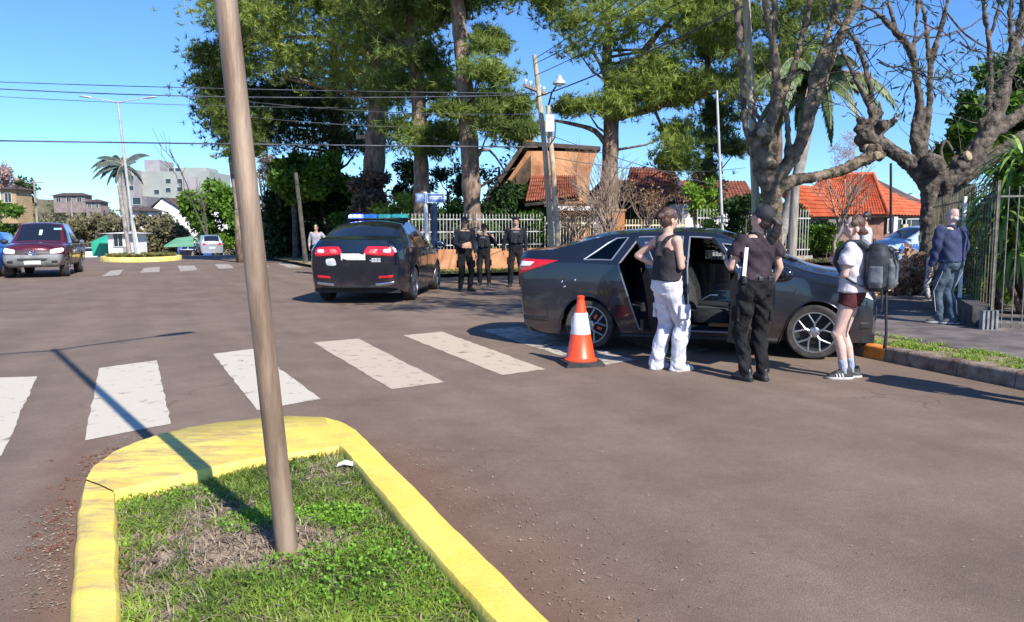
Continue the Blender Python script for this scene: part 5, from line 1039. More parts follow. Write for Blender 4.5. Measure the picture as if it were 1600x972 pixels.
# ---- palms
def frond(mb, c, az, el, L, lw, droop, n=16, hang=.5, rn=random):
    p = V(c); d = V((math.cos(az)*math.cos(el), math.sin(az)*math.cos(el), math.sin(el))); P = [p.copy()]
    for k in range(n): p = p+d*L/n; d = (d+V((0, 0, -droop/n))).normalized(); P.append(p.copy())
    mb.mi = 1; mb.tube(P, [.03*(1-.8*k/n)*(L/2.5) for k in range(n+1)], 4); mb.mi = 0
    for k in range(1, n+1):
        t = (P[k]-P[k-1]).normalized(); s = t.cross(V((0, 0, 1))).normalized(); l = lw*math.sin(PI*min(1, .15+.8*k/n))
        for j in range(4):
            q = P[k-1].lerp(P[k], j/4)
            for sg in (-1, 1):
                e = q+(s*sg*(1-hang*.6)+t*.5+V((0, 0, -hang))).normalized()*l*rn.uniform(.8, 1.1); w_ = t*.022*(L/2.5)*2; mb.add([q-w_, q+w_, q.lerp(e, .6)+w_*.8, e, q.lerp(e, .6)-w_*.8], [(0, 1, 2, 3, 4)])
PLM = mat('palm_leaf', (.05, .1, .03), (.16, .23, .07), scale=3, rough=.5); PLF = mat('far_palm_leaf', (.04, .07, .07), (.1, .13, .09), scale=2, rough=.6)
def palm(label, c, zb, L, nf, lw, droop, m, r, seed, hang=.6, shaft=True, off_=0):
    rn = random.Random(seed); t = thing('palm_tree', label, 'palm tree', (c.x, c.y, zb)); mb = MB()
    n = 12; P = [V((off_*(1-k/n)**1.5, 0, (c.z-zb)*k/n)) for k in range(n+1)]; mb.tube(P, [r*(1.15-.35*k/n)*(1+.04*(k % 2)) for k in range(n+1)], 10); mb.build('trunk', CONC if shaft else BKD, t, smooth=60)
    f = MB()
    for k in range(nf): frond(f, (0, 0, c.z-zb), rn.uniform(0, 2*PI), rn.uniform(-.3, 1.1), L*rn.uniform(.8, 1.15), lw, droop*rn.uniform(.7, 1.3), hang=hang, rn=rn)
    f.build('fronds', [m, TW], t); return t
palm('feathery palm with hanging fronds behind the stems of the mossy pollarded tree', at(1272, 128, 25), 0, 2.9, 24, .55, 2.8, PLM, .17, 5, .85, off_=-1.3)
palm('far palm with drooping fronds beside the pale lamp pole on the left', at(192, 258, 72), -1, 2.9, 15, .75, 2.0, PLF, .28, 8, .8)
# ---- strap-leaved plant on the right
def strap_plant(label, centres, Y, n, L, seed):
    rn = random.Random(seed); b = at(centres[0][0], 400, Y); t = thing('strap_leaved_plant', label, 'plant', (b.x, b.y, 0)); mb = MB(); st = MB(); tint = []
    for cx_, cy_, k in centres:
        c = at(cx_, cy_, Y)+V((0, rn.uniform(-.2, .3), 0)); st.tube([(b.x+(c.x-b.x)*.4+.5, c.y+.3, 0), (c.x+.15, c.y+.15, c.z*.6), c], [.06, .045, .035], 7)
        for _ in range(int(n*k)):
            az = rn.uniform(0, 2*PI); el = rn.uniform(-.1, 1.35); d = V((math.cos(az)*math.cos(el), math.sin(az)*math.cos(el), math.sin(el))); p = c+d*.03; l = L*rn.uniform(.7, 1.2); s = d.cross(V((0, 0, 1))); s = s.normalized() if s.length > .01 else V((1, 0, 0)); N_ = 7; row = []
            for j in range(N_+1): w_ = .028*math.sin(PI*(.12+.85*j/N_)); row.append((p-s*w_, p+s*w_)); p = p+d*l/N_; d = (d+V((0, 0, -2.3/N_))).normalized()
            tn = rn.random()
            for j in range(N_): mb.v += [tuple(row[j][0]), tuple(row[j][1]), tuple(row[j+1][1]), tuple(row[j+1][0])]; tint.append(tn)
    fastmesh('leaves', np.array(mb.v), 4, STR, np.array(tint), t); st.build('stems', BKD, t, smooth=180, world=True); return t
strap_plant('large arching strap-leaved plant spilling over the fence at the right edge', [(1592, 262, 1), (1612, 300, 1), (1598, 330, .8), (1660, 260, 1), (1640, 350, .8), (1575, 300, .6), (1700, 320, 1), (1585, 345, .7), (1560, 355, .6), (1620, 400, .8), (1590, 395, .6)], 11.6, 95, .85, 3)
strap_plant('lower strap-leaved clump growing behind the grey bars', [(1540, 425, .7), (1500, 440, .6), (1575, 400, .7), (1520, 395, .5)], 12.4, 60, .7, 4)
leafy('bush', 'yellow-green undergrowth behind the bars right of the bald man', 'bush', 13.4, [([(1478, 385), (1520, 350), (1580, 380), (1600, 470), (1560, 500), (1485, 470)], 34, 10, 20, .8)], YGL, seed=31, per=130, size=.13, base=.35, asp=.22, droop=.3)
leafy('bush', 'dark undergrowth filling the garden behind the fence', 'bush', 14.6, [([(1520, 330), (1560, 310), (1660, 330), (1660, 510), (1530, 480)], 60, 16, 26, .8)], BROD, seed=32, per=160, size=.2, base=.4)
o = MB(); 
# dead-leaf pile at the tree foot
mb = []; rn = random.Random(8); pc = at(1375, 418, 16.5)
for _ in range(260):
    x = rn.uniform(1318, 1440); hgt = 1+.0*x; p = at(x, 430, 16.2+rn.uniform(-.9, .5)); k = max(0, 1-abs((x-1400)/72)); h = rn.random()*(.10+.42*k+(.5 if 1415 < x < 1440 else 0)*rn.random()); mb.append((p.x, p.y, PH+h, .12))
v, t = leaves(mb, 26, .13, .55, .6, .5); tt = thing('leaf_pile', 'heap of dry brown leaves and prunings around the foot of the dark gnarled tree', 'leaf pile', (pc.x, pc.y, PH)); fastmesh('dry_leaves', v, 4, leafmat('russet_dry', (.2, .09, .06), (.62, .42, .28), .15), t, tt)
mb = MB()
for _ in range(60):
    x = rn.uniform(1322, 1440); p = at(x, 430, 16.2); p.z = PH+rn.random()*.4; e = p+V((rn.uniform(-.4, .4), rn.uniform(-.3, .3), rn.uniform(-.1, .35))); mb.tube([p, p.lerp(e, .5)+V((0, 0, .05)), e], [.012, .009, .004], 5)
mb.build('twigs', TW, tt, world=True)

# distant wood closing the view behind the gardens
hb = []; rn = random.Random(15)
for _ in range(520):
    x = rn.uniform(380, 2100); Yb = rn.uniform(85, 130); y = rn.uniform(336+8*math.sin(x*.013), 362); q = at(x, y, Yb); hb.append((q.x, q.y, q.z, rn.uniform(1.3, 2.6)))
v, t = leaves(hb, 90, .8, .55, .8, .5, [rn.random() for _ in hb]); o = fastmesh('distant_wood', v, 4, leafmat('far_wood_leaf', (.03, .05, .025), (.11, .15, .06), .15), t); o['kind'] = 'stuff'
hill([(300, 352), (700, 348), (1100, 350), (1600, 346), (2400, 350)], 150, 10, mat('far_ground', (.06, .07, .04), (.12, .12, .07), scale=.1, rough=1, world=True), 'hill')

# high canopy of the pollarded trees, above the frame: it throws the dappled shade on the crossing
rn = random.Random(21); t = thing('overhanging_branch', 'long upper branches with sparse leaves reaching over the crossing, above the picture', 'branch', (5, 15, 9)); mb = MB(); hb = []
for k in range(26):
    a = V((rn.uniform(3.5, 9), rn.uniform(14, 17.5), rn.uniform(7.5, 9.5))); e = a+V((rn.uniform(-4.2, .8), rn.uniform(-3.5, 2.5), rn.uniform(.6, 2.6))); m_ = a.lerp(e, .5)+V((0, 0, .4)); mb.tube([a, m_, e], [.05, .035, .015], 5)
    for j in range(5): q = a.lerp(e, rn.uniform(.3, 1.05)); hb.append((q.x+rn.uniform(-.5, .5), q.y+rn.uniform(-.5, .5), max(8.6, q.z), rn.uniform(.35, .7)))
mb.build('branches', BKD, t, smooth=180, world=True); v, tt = leaves([b for b in hb if proj(b[:3])[1] < -30], 60, .17, .4, .5, .6, droop=.2); fastmesh('leaves', v, 4, GRL, tt, t)

# fine shoots springing from the pollard heads
for lab, pts, Y_ in (('thin upright shoots crowding the top of the mossy pollarded tree', [(1190, 190), (1213, 130), (1240, 100), (1268, 170), (1290, 110), (1205, 60), (1310, 60), (1250, 60), (1180, 200), (1330, 20)], 15.2), ('thin upright shoots and hanging twigs on the dark gnarled tree', [(1345, 200), (1335, 110), (1360, 140), (1430, 110), (1450, 120), (1403, 50), (1540, 190), (1560, 120), (1590, 60), (1470, 240), (1510, 250), (1380, 20), (1478, 10), (1600, 150)], 16.9)):
    t = TREE1 if lab.startswith('thin upright shoots crowding') else TREE2; mb = MB(); rn = random.Random(len(pts)); hb = []
    for x, y in pts:
        for _ in range(4):
            p = at(x+rn.uniform(-6, 6), y+rn.uniform(-25, 25), Y_+rn.uniform(-.1, .1)); d = V((rn.uniform(-1, 1), rn.uniform(-1, 1), rn.uniform(.1, 1.2))).normalized(); P_ = [p]
            for k in range(5): p = p+d*rn.uniform(.12, .3); d = (d+V((rn.uniform(-.35, .35), rn.uniform(-.35, .35), rn.uniform(-.25, .25)))).normalized(); P_.append(p)
            mb.tube(P_, [.013*(1-k/6.5) for k in range(6)], 4); hb.append((*P_[-1], .12))
    o = mb.build('shoots', TWD, t, smooth=180, world=True); o['kind'] = 'stuff'; v, tt = leaves(hb, 3, .09, .3, .5, .6); o = fastmesh('leaves', v, 4, GRL, tt, t); o['kind'] = 'stuff'

# a street tree outside the right edge of the picture: its high twigs dapple the crossing and the pavement
rn = random.Random(33); t = thing('street_tree', 'tall thin-leaved street tree on the pavement just outside the right edge, shading the crossing', 'tree', (10.8, 6.6, PH)); mb = MB(); hb = []; B0 = V((10.8, 6.6, PH))
tr = [B0, B0+V((-.1, .1, 2.2)), B0+V((-.3, 0, 4.4)), B0+V((-.9, -.1, 6.2))]; mb.tube(tr, [.3, .24, .22, .18], 12)
for k in range(30):
    e = V((rn.uniform(4.2, 9.5), rn.uniform(3.8, 10.5), rn.uniform(8.6, 11))); a = tr[3] if k % 3 else tr[2]; m_ = a.lerp(e, .45)+V((0, 0, .8)); mb.tube([a, m_, m_.lerp(e, .6), e], [.09, .06, .04, .012], 6)
    for j in range(4): q = m_.lerp(e, rn.uniform(.4, 1.1)); hb.append((q.x+rn.uniform(-.6, .6), q.y+rn.uniform(-.6, .6), q.z+rn.uniform(-.3, .3), rn.uniform(.35, .75)))
mb.build('trunk', BKM, t, smooth=180, world=True); v, tt = leaves(hb, 70, .17, .45, .5, .6, droop=.2); fastmesh('crown', v, 4, GRL, tt, t)
# ================================================================ VEHICLES
def paint_mat(name, c, dust=(.16, .09, .055), z0=.25, z1=.85, amt=.8, rough=.28, metal=.35):
    m = mat(name, c, rough=rough, metal=metal, coat=.8); N = m.node_tree; b = N.nodes['Principled BSDF']; L = N.links
    tc = N.nodes.new('ShaderNodeTexCoord'); sp = N.nodes.new('ShaderNodeSeparateXYZ'); L.new(tc.outputs['Object'], sp.inputs[0])
    mr = N.nodes.new('ShaderNodeMapRange'); mr.inputs[1].default_value = z1; mr.inputs[2].default_value = z0; L.new(sp.outputs[2], mr.inputs[0])
    n = N.nodes.new('ShaderNodeTexNoise'); n.inputs['Scale'].default_value = 3.5; n.inputs['Detail'].default_value = 7; L.new(tc.outputs['Object'], n.inputs['Vector'])
    a = N.nodes.new('ShaderNodeMath'); a.operation = 'MULTIPLY_ADD'; L.new(mr.outputs[0], a.inputs[0]); a.inputs[1].default_value = amt*1.1; 
    s = N.nodes.new('ShaderNodeMath'); s.operation = 'MULTIPLY_ADD'; L.new(n.outputs[0], s.inputs[0]); s.inputs[1].default_value = .6; s.inputs[2].default_value = -.36; L.new(s.outputs[0], a.inputs[2])
    a.use_clamp = True
    x = N.nodes.new('ShaderNodeMix'); x.data_type = 'RGBA'; L.new(a.outputs[0], x.inputs[0]); x.inputs[6].default_value = (*c, 1); x.inputs[7].default_value = (*dust, 1); L.new(x.outputs[2], b.inputs['Base Color'])
    r = N.nodes.new('ShaderNodeMath'); r.operation = 'MULTIPLY_ADD'; L.new(a.outputs[0], r.inputs[0]); r.inputs[1].default_value = .5; r.inputs[2].default_value = rough; L.new(r.outputs[0], b.inputs['Roughness'])
    c_ = N.nodes.new('ShaderNodeMath'); c_.operation = 'MULTIPLY_ADD'; L.new(a.outputs[0], c_.inputs[0]); c_.inputs[1].default_value = -.8; c_.inputs[2].default_value = .8; L.new(c_.outputs[0], b.inputs['Coat Weight'])
    mm = N.nodes.new('ShaderNodeMath'); mm.operation = 'MULTIPLY_ADD'; L.new(a.outputs[0], mm.inputs[0]); mm.inputs[1].default_value = -metal; mm.inputs[2].default_value = metal; L.new(mm.outputs[0], b.inputs['Metallic'])
    return m
GLD = mat('tinted_glass', (.012, .015, .02), rough=.05, spec=.9, coat=.5); TRIM = mat('black_trim', (.015, .015, .016), (.03, .03, .03), scale=20, rough=.55); CHR = mat('chrome', (.75, .76, .78), rough=.16, metal=1)
TYRE = mat('tyre_rubber', (.022, .021, .021), (.06, .052, .047), scale=9, rough=.85, bump=.2); RIMS = mat('rim_silver', (.36, .36, .38), rough=.35, metal=.8); RIMD = mat('rim_dark', (.03, .03, .032), rough=.4, metal=.5); RIMG = mat('rim_grey', (.2, .2, .21), rough=.4, metal=.7)
REDL = mat('red_lens', (.55, .008, .02), (.7, .02, .03), scale=30, rough=.12, coat=.6); WHL = mat('clear_lens', (.72, .7, .72), (.9, .88, .88), scale=40, rough=.15, coat=.5); AMB = mat('amber_lens', (.7, .2, .02), rough=.2)
INT = mat('interior_black', (.012, .012, .013), (.03, .03, .03), scale=12, rough=.75); PLATE = mat('blank_plate', (.78, .78, .75), rough=.45)
def clear_glass():
    m = bpy.data.materials.new('clear_glass'); m.use_nodes = True; N = m.node_tree; N.nodes.remove(N.nodes['Principled BSDF'])
    g = N.nodes.new('ShaderNodeBsdfGlossy'); g.inputs['Roughness'].default_value = .03; t = N.nodes.new('ShaderNodeBsdfTransparent'); t.inputs[0].default_value = (.5, .56, .56, 1)
    f = N.nodes.new('ShaderNodeFresnel'); f.inputs[0].default_value = 1.6; x = N.nodes.new('ShaderNodeMixShader'); N.links.new(f.outputs[0], x.inputs[0]); N.links.new(t.outputs[0], x.inputs[1]); N.links.new(g.outputs[0], x.inputs[2]); N.links.new(x.outputs[0], N.nodes['Material Output'].inputs[0]); return m
CLG = clear_glass()
def wheel(parent, x, y, R_, side, style='split', wd=.21, rim=.235, rimm=RIMS, back=RIMD, label=None):
    """side -1: outer face towards -y"""
    M = Matrix.Translation((x, y, R_)) @ Matrix.Rotation(PI/2*side, 4, 'X')   # local z -> outward
    t = MB(); h = wd/2
    t.lathe([(rim*.98, -h), (rim*1.05, -h), (R_*.93, -h*.98), (R_*.99, -h*.7), (R_, -h*.35), (R_, h*.35), (R_*.99, h*.7), (R_*.93, h*.98), (rim*1.06, h), (rim, h*.93), (rim*.98, -h)], 40, M)
    w_ = t.build('wheel', TYRE, parent, smooth=40, label=label)
    r = MB(); r.lathe([(rim*1.01, h*.9), (rim*1.01, h*1.0), (rim*.955, h*1.0), (rim*.93, h*.8), (rim*.9, -h*.5)], 40, M)
    r.build('rim', rimm, w_, smooth=40)
    b = MB(); b.lathe([(rim*.9, -h*.45), (.1, -h*.4), (.001, -h*.4)], 32, M); b.lathe([(rim*.62, -h*.3), (rim*.62, -h*.1), (.001, -h*.1)], 28, M); b.build('brake_disc', back, w_, smooth=30)
    s = MB(); n = 5
    for k in range(n):
        a = 2*PI*k/n+.31
        def pt(rr, da, z): return M @ V((rr*math.cos(a+da), rr*math.sin(a+da), z))
        if style == 'split':
            for sg in (-1, 1):
                q = [(.055, 0, .72), (rim*.45, sg*.05, .76), (rim*.93, sg*.33, .86)]
                s.tube([pt(r_, d, h*z) for r_, d, z in q], [.014, .011, .012], 6, flat=None)
        else: s.tube([pt(.05, 0, h*.7), pt(rim*.93, 0, h*.85)], [.035, .026], 6)
    s.lathe([(.06, h*.5), (.062, h*.72), (.045, h*.8), (.001, h*.8)], 20, M); s.build('spokes', rimm, w_, smooth=40)
    nb = MB()
    for k in range(5): a = 2*PI*k/5; nb.lathe([(.009, h*.7), (.009, h*.86), (.001, h*.86)], 6, M @ Matrix.Translation((.042*math.cos(a), .042*math.sin(a), 0)))
    o = nb.build('wheel_nuts', CHR if style == 'split' else RIMG, w_); o['kind'] = 'stuff'
    return w_
def crom(T, nsub):
    out = []; key = []
    for i in range(len(T)-1):
        p0, p1, p2, p3 = T[max(i-1, 0)], T[i], T[i+1], T[min(i+2, len(T)-1)]; key.append(len(out))
        for j in range(nsub):
            t = j/nsub; r = []
            for a, b, c, d in zip(p0, p1, p2, p3):
                m1 = (c-a)*.5*.75; m2 = (d-b)*.5*.75; t2, t3 = t*t, t**3; r.append(b*(2*t3-3*t2+1)+m1*(t3-2*t2+t)+c*(-2*t3+3*t2)+m2*(t3-t2))
            out.append(r)
    key.append(len(out)); out.append(list(T[-1])); return out, key
class Shell:
    """table rows: xL,xB,yB,zB, xT,yT,zT, crown, bow"""
    def __init__(s, T, axles, arch, zw, sill, nsub=8, nlo=9, nup=7, bulge=.035, tuck=.05, fcap=.1, rcap=-.08, tumb=.015, ends=None):
        s.C, s.key = crom(T, nsub); s.nlo, s.nup = nlo, nup; s.S = []; s.T = []; nt_ = 8
        for c in s.C:
            xL, xB, yB, zB, xT, yT, zT, cr, bow = c; zl = sill
            for ax in axles:
                d = xL-ax
                if abs(d) < arch: zl = max(zl, zw+math.sqrt(arch*arch-d*d))
            e = ends(xL) if ends else 0; zl = max(zl, sill+e); col = []
            for r in range(nlo+1):
                v = r/nlo; zz = (zl-sill)/(zB-sill)+(1-(zl-sill)/(zB-sill))*v   # true height fraction
                y = yB-tuck*(1-zz)**2+bulge*math.sin(PI*min(1, zz))*.7; 
                col.append(V((xL+(xB-xL)*zz, -y, sill+(zB-sill)*zz)))
            for r in range(1, nup+1):
                v = r/nup; col.append(V((xB+(xT-xB)*v, -(yB+(yT-yB)*v+tumb*math.sin(PI*v)), zB+(zT-zB)*v)))
            s.S.append(col)
            s.T.append([V((xT+bow*(1-(1-j/nt_)**2), -yT*(1-j/nt_), zT+cr*(1-(1-j/nt_)**2))) for j in range(nt_+1)])
        s.nt = nt_; s.fc, s.rc = fcap, rcap
    def side(s, mb, skip=None, matf=None, mir=(1, -1)):
        """skip(ci,ri) faces; matf(ci,ri)->mat idx"""
        for sg in mir:
            for i in range(len(s.S)-1):
                for r in range(s.nlo+s.nup):
                    if skip and skip(i, r, sg): continue
                    q = [s.S[i][r], s.S[i+1][r], s.S[i+1][r+1], s.S[i][r+1]]; q = [V((p.x, p.y*sg, p.z)) for p in q]
                    if sg < 0: q.reverse()
                    mb.mi = matf(i, r, sg) if matf else 0; mb.add(q, [(0, 1, 2, 3)])
    def top(s, mb, matf=None):
        for sg in (1, -1):
            for i in range(len(s.T)-1):
                for j in range(s.nt):
                    q = [s.T[i][j], s.T[i+1][j], s.T[i+1][j+1], s.T[i][j+1]]; q = [V((p.x, p.y*sg, p.z)) for p in q]
                    if sg < 0: q.reverse()
                    mb.mi = matf(i, j) if matf else 0; mb.add(q, [(0, 1, 2, 3)])
    def cap(s, mb, front=True, matf=None):
        i = -1 if front else 0; bow = s.fc if front else s.rc; col = s.S[i]; tp = s.T[i]; cr = tp[-1].z-tp[0].z; H = len(col)-1
        for sg in (1, -1):
            for r in range(H):
                for j in range(s.nt):
                    def P(r_, j_):
                        c = col[r_]; u = 1-j_/s.nt; k = r_/H; z_ = c.z+cr*(1-u*u)*(k**3); b = bow*(1-u**2.0)*(1 if k < .8 else 1)
                        if r_ == H: return V((tp[j_].x, tp[j_].y*sg, tp[j_].z))
                        return V((c.x+b, c.y*u*sg, z_))
                    q = [P(r, j), P(r, j+1), P(r+1, j+1), P(r+1, j)]
                    if (sg < 0) ^ (not front): q.reverse()
                    mb.mi = matf(r, j) if matf else 0; mb.add([V(x) for x in q], [(0, 1, 2, 3)])
    def curve(s, ci, r0=0, r1=None, sg=1, off=.004):
        r1 = s.nlo+s.nup if r1 is None else r1; return [V((p.x, p.y*sg-off*sg, p.z)) for p in s.S[ci][r0:r1+1]]
    def row(s, r, c0, c1, sg=1, off=.004): return [V((s.S[i][r].x, s.S[i][r].y*sg-off*sg, s.S[i][r].z)) for i in range(c0, c1+1)]
def bvh_of(mb): return BVHTree.FromPolygons([V(v) for v in mb.v], mb.f)
def decal(bvh, quad, d, name, m, parent, n=8, off=.006, rnd=None, label=None, smooth=180, depth=0):
    """quad: 4 points; ray cast along d onto the body; a raised shell of its own"""
    q = [V(p) for p in quad]; d = V(d).normalized(); vs, fs = [], []; ok = {}
    for i in range(n+1):
        for j in range(n+1):
            u, v = i/n, j/n
            if rnd:   # round the outline
                a, b = 2*u-1, 2*v-1; k = rnd; uu = a*math.sqrt(1-k*b*b/2); vv = b*math.sqrt(1-k*a*a/2); u2, v2 = (uu+1)/2, (vv+1)/2
            else: u2, v2 = u, v
            p = q[0].lerp(q[1], u2).lerp(q[3].lerp(q[2], u2), v2); h = bvh.ray_cast(p-d*1.5, d)
            if h[0] is None: continue
            edge = min(i, j, n-i, n-j); ok[i, j] = len(vs); vs.append(h[0]-d*(off if edge else off*.3))
    for i in range(n):
        for j in range(n):
            ks = [(i, j), (i+1, j), (i+1, j+1), (i, j+1)]
            if all(k in ok for k in ks): fs.append(tuple(ok[k] for k in ks))
    mb = MB(); mb.add(vs, fs); return mb.build(name, m, parent, smooth=smooth, label=label)
def mirror(parent, x, y, z, sg, m, M=None, glass=RIMS):
    mb = MB(); Mm = M or Matrix()
    mb.ell((0, 0, 0), (.075, .125, .085), 14, 10); mb.v = [tuple(Mm @ V((x+v[0]-.02*abs(v[1]), y+v[1]-sg*.12, z+v[2]))) for v in mb.v]
    o = mb.build('mirror', m, parent, smooth=180); g = MB(); g.lathe([(.001, .0), (.07, 0)], 14, Mm @ Matrix.Translation((x-.06, y-sg*.12, z)) @ Matrix.Rotation(-PI/2, 4, 'Y')); g.build('mirror_glass', CHR, o)
    s = MB(); s.tube([Mm @ V((x+.03, y+.05*sg, z-.08)), Mm @ V((x, y-sg*.05, z-.04))], .022, 6); s.build('mirror_arm', TRIM, o, smooth=60); return o
SED = [ # xL     xB    yB    zB    xT    yT    zT   crown  bow
 (-.93, -1.00, .66, .98, -.97, .58, 1.215, .02, -.08), (-.88, -.94, .78, 1.04, -.86, .66, 1.24, .02, -.08), (-.72, -.72, .86, 1.085, -.68, .71, 1.255, .025, -.08),
 (-.48, -.50, .89, 1.10, -.48, .70, 1.27, .035, -.10), (-.12, -.15, .905, 1.10, -.10, .635, 1.375, .05, -.10), (.20, .10, .91, 1.09, .24, .59, 1.448, .055, -.06),
 (.66, .36, .912, 1.075, .62, .575, 1.474, .055, 0), (1.16, 1.12, .915, 1.045, 1.12, .575, 1.485, .055, 0), (1.24, 1.20, .915, 1.04, 1.20, .575, 1.484, .055, 0),
 (1.75, 1.72, .91, 1.01, 1.52, .585, 1.455, .05, .05), (2.10, 2.13, .90, .98, 1.90, .64, 1.30, .05, .10), (2.24, 2.42, .885, .955, 2.40, .715, 1.07, .045, .14),
 (2.60, 2.62, .875, .91, 2.62, .74, 1.00, .05, .16), (2.94, 2.94, .86, .85, 2.92, .73, .935, .07, .16), (3.16, 3.16, .81, .77, 3.13, .66, .85, .07, .16), (3.29, 3.28, .70, .69, 3.25, .55, .76, .05, .13)]
def sedan(name, label, loc, rz, pm, scale=1, T=SED, opened=False, wheelstyle='split', group=None, cat='car', R_=.318, wheelbase=2.65, arch=.375, rimm=RIMS):
    t = thing(name, label, cat, loc, rz, group, scale)
    ends = lambda x: .12*max(0, (-.55-x)/.4)**1.5 if x < -.55 else (.10*max(0, (x-3.0)/.46)**1.5)
    S = Shell(T, (0, wheelbase), arch, R_-.005, .19, ends=ends); K = S.key; nlo, nup = S.nlo, S.nup; H = nlo+nup
    # side windows by column range
    q0, q1 = K[4]+2, K[6]-3; r0_, r1_ = K[6]+2, K[7]-1; f0, f1 = K[8]+2, K[10]+5
    def isdoor(i): return (K[6] <= i < K[7]) or (K[8] <= i < K[10]+2)
    def skip(i, r, sg):
        if not opened or sg < 0: return False
        if K[6] <= i < K[7]: return r >= 1 and r < H-1
        if K[8] <= i < K[10]+2: return r >= 1 and r < H-1
        return False
    def mf(i, r, sg):
        if nlo+1 <= r < H-1:
            if q0 <= i < q1 and r <= nlo+1+(i-q0)*.62: return 1
            if r0_ <= i < r1_: return 1
            if f0 <= i < f1 and r < H-1: return 1
        return 0
    mb = MB(); S.side(mb, skip, mf)
    def tf(i, j):
        if K[3]+2 <= i < K[5]-1 and j >= 1: return 2
        if K[9]+1 <= i < K[11]-1 and j >= 1: return 2
        return 0
    S.top(mb, tf); S.cap(mb, True); S.cap(mb, False); mb.mi = 0
    body = mb.build('body', [pm, CLG if opened else GLD, CLG if opened else GLD], t, smooth=35); bv = bvh_of(mb)
    # floor and wheel wells
    u = MB(); u.bbox((-.85, -.78, .2), (3.3, .78, .3)); 
    for ax in (0, wheelbase):
        for sg in (-1, 1):
            n = 14; vs = []
            for k in range(n+1):
                a = PI*k/n; vs += [V((ax+(arch+.01)*math.cos(a), sg*.87, R_+(arch+.01)*math.sin(a))), V((ax+(arch+.01)*math.cos(a), sg*.55, R_+(arch+.01)*math.sin(a)))]
            u.add(vs, [(2*k, 2*k+1, 2*k+3, 2*k+2) for k in range(n)]); u.add([vs[2*k+1] for k in range(n+1)]+[V((ax, sg*.55, .25))], [(k, k+1, n+1) for k in range(n)])
    u.build('underbody', INT, t)
    # arch lips and sills
    for sg in (1, -1):
        for ax in (0, wheelbase):
            m = MB(); pts = []
            for i, c in enumerate(S.S):
                if abs(c[0].x-ax) < arch+.03: pts.append(V((c[0].x, c[0].y*sg-.002*sg, c[0].z)))
            m.tube(pts, .012, 6); m.build('arch_lip', pm, t, smooth=60)
        m = MB(); m.tube([V((x, -.86*sg, .2)) for x in np.linspace(.4, 2.25, 8)], .035, 8); m.build('sill_trim', TRIM, t, smooth=60)
    for ax in (0, wheelbase):
        for sg in (1, -1): wheel(t, ax, -.80*sg, R_, sg, wheelstyle, rimm=rimm)
    # shut lines
    for sg in (1, -1):
        if not opened or sg < 0:
            m = MB()
            for ci in (K[6], K[7]+1): m.tube(S.curve(ci, 0, nlo, sg, .001), .005, 4)
            m.tube(S.curve(K[10]+3, 0, nlo, sg, .001), .005, 4); o = m.build('shut_lines', INT, t); o['kind'] = 'stuff'
            for x in (.78, 1.75): decal(bv, [(x, -.9*sg, .83), (x+.2, -.9*sg, .83), (x+.2, -.9*sg, .87), (x, -.9*sg, .87)], (0, sg, 0), 'door_handle', pm, t, 4, .022)
        mirror(t, 2.10, -.93*sg, 1.02, sg, pm) if not (opened and sg > 0) else None
    return t, S, bv, body, K
def outline_tube(S, ci0, ci1, r0, r1, sg, r, name, m, parent, off=.004, X=None):
    a = S.row(r0, ci0, ci1, sg, off); b = [V((p.x, p.y*sg-off*sg, p.z)) for p in S.S[ci1][r0:r1+1]]; c = S.row(r1, ci0, ci1, sg, off)[::-1]; d = [V((p.x, p.y*sg-off*sg, p.z)) for p in S.S[ci0][r0:r1+1]][::-1]
    pts = a+b[1:]+c[1:]+d[1:]
    if X: pts = [X @ p for p in pts]
    mb = MB(); mb.tube(pts, r, 5); return mb.build(name, m, parent, smooth=60)
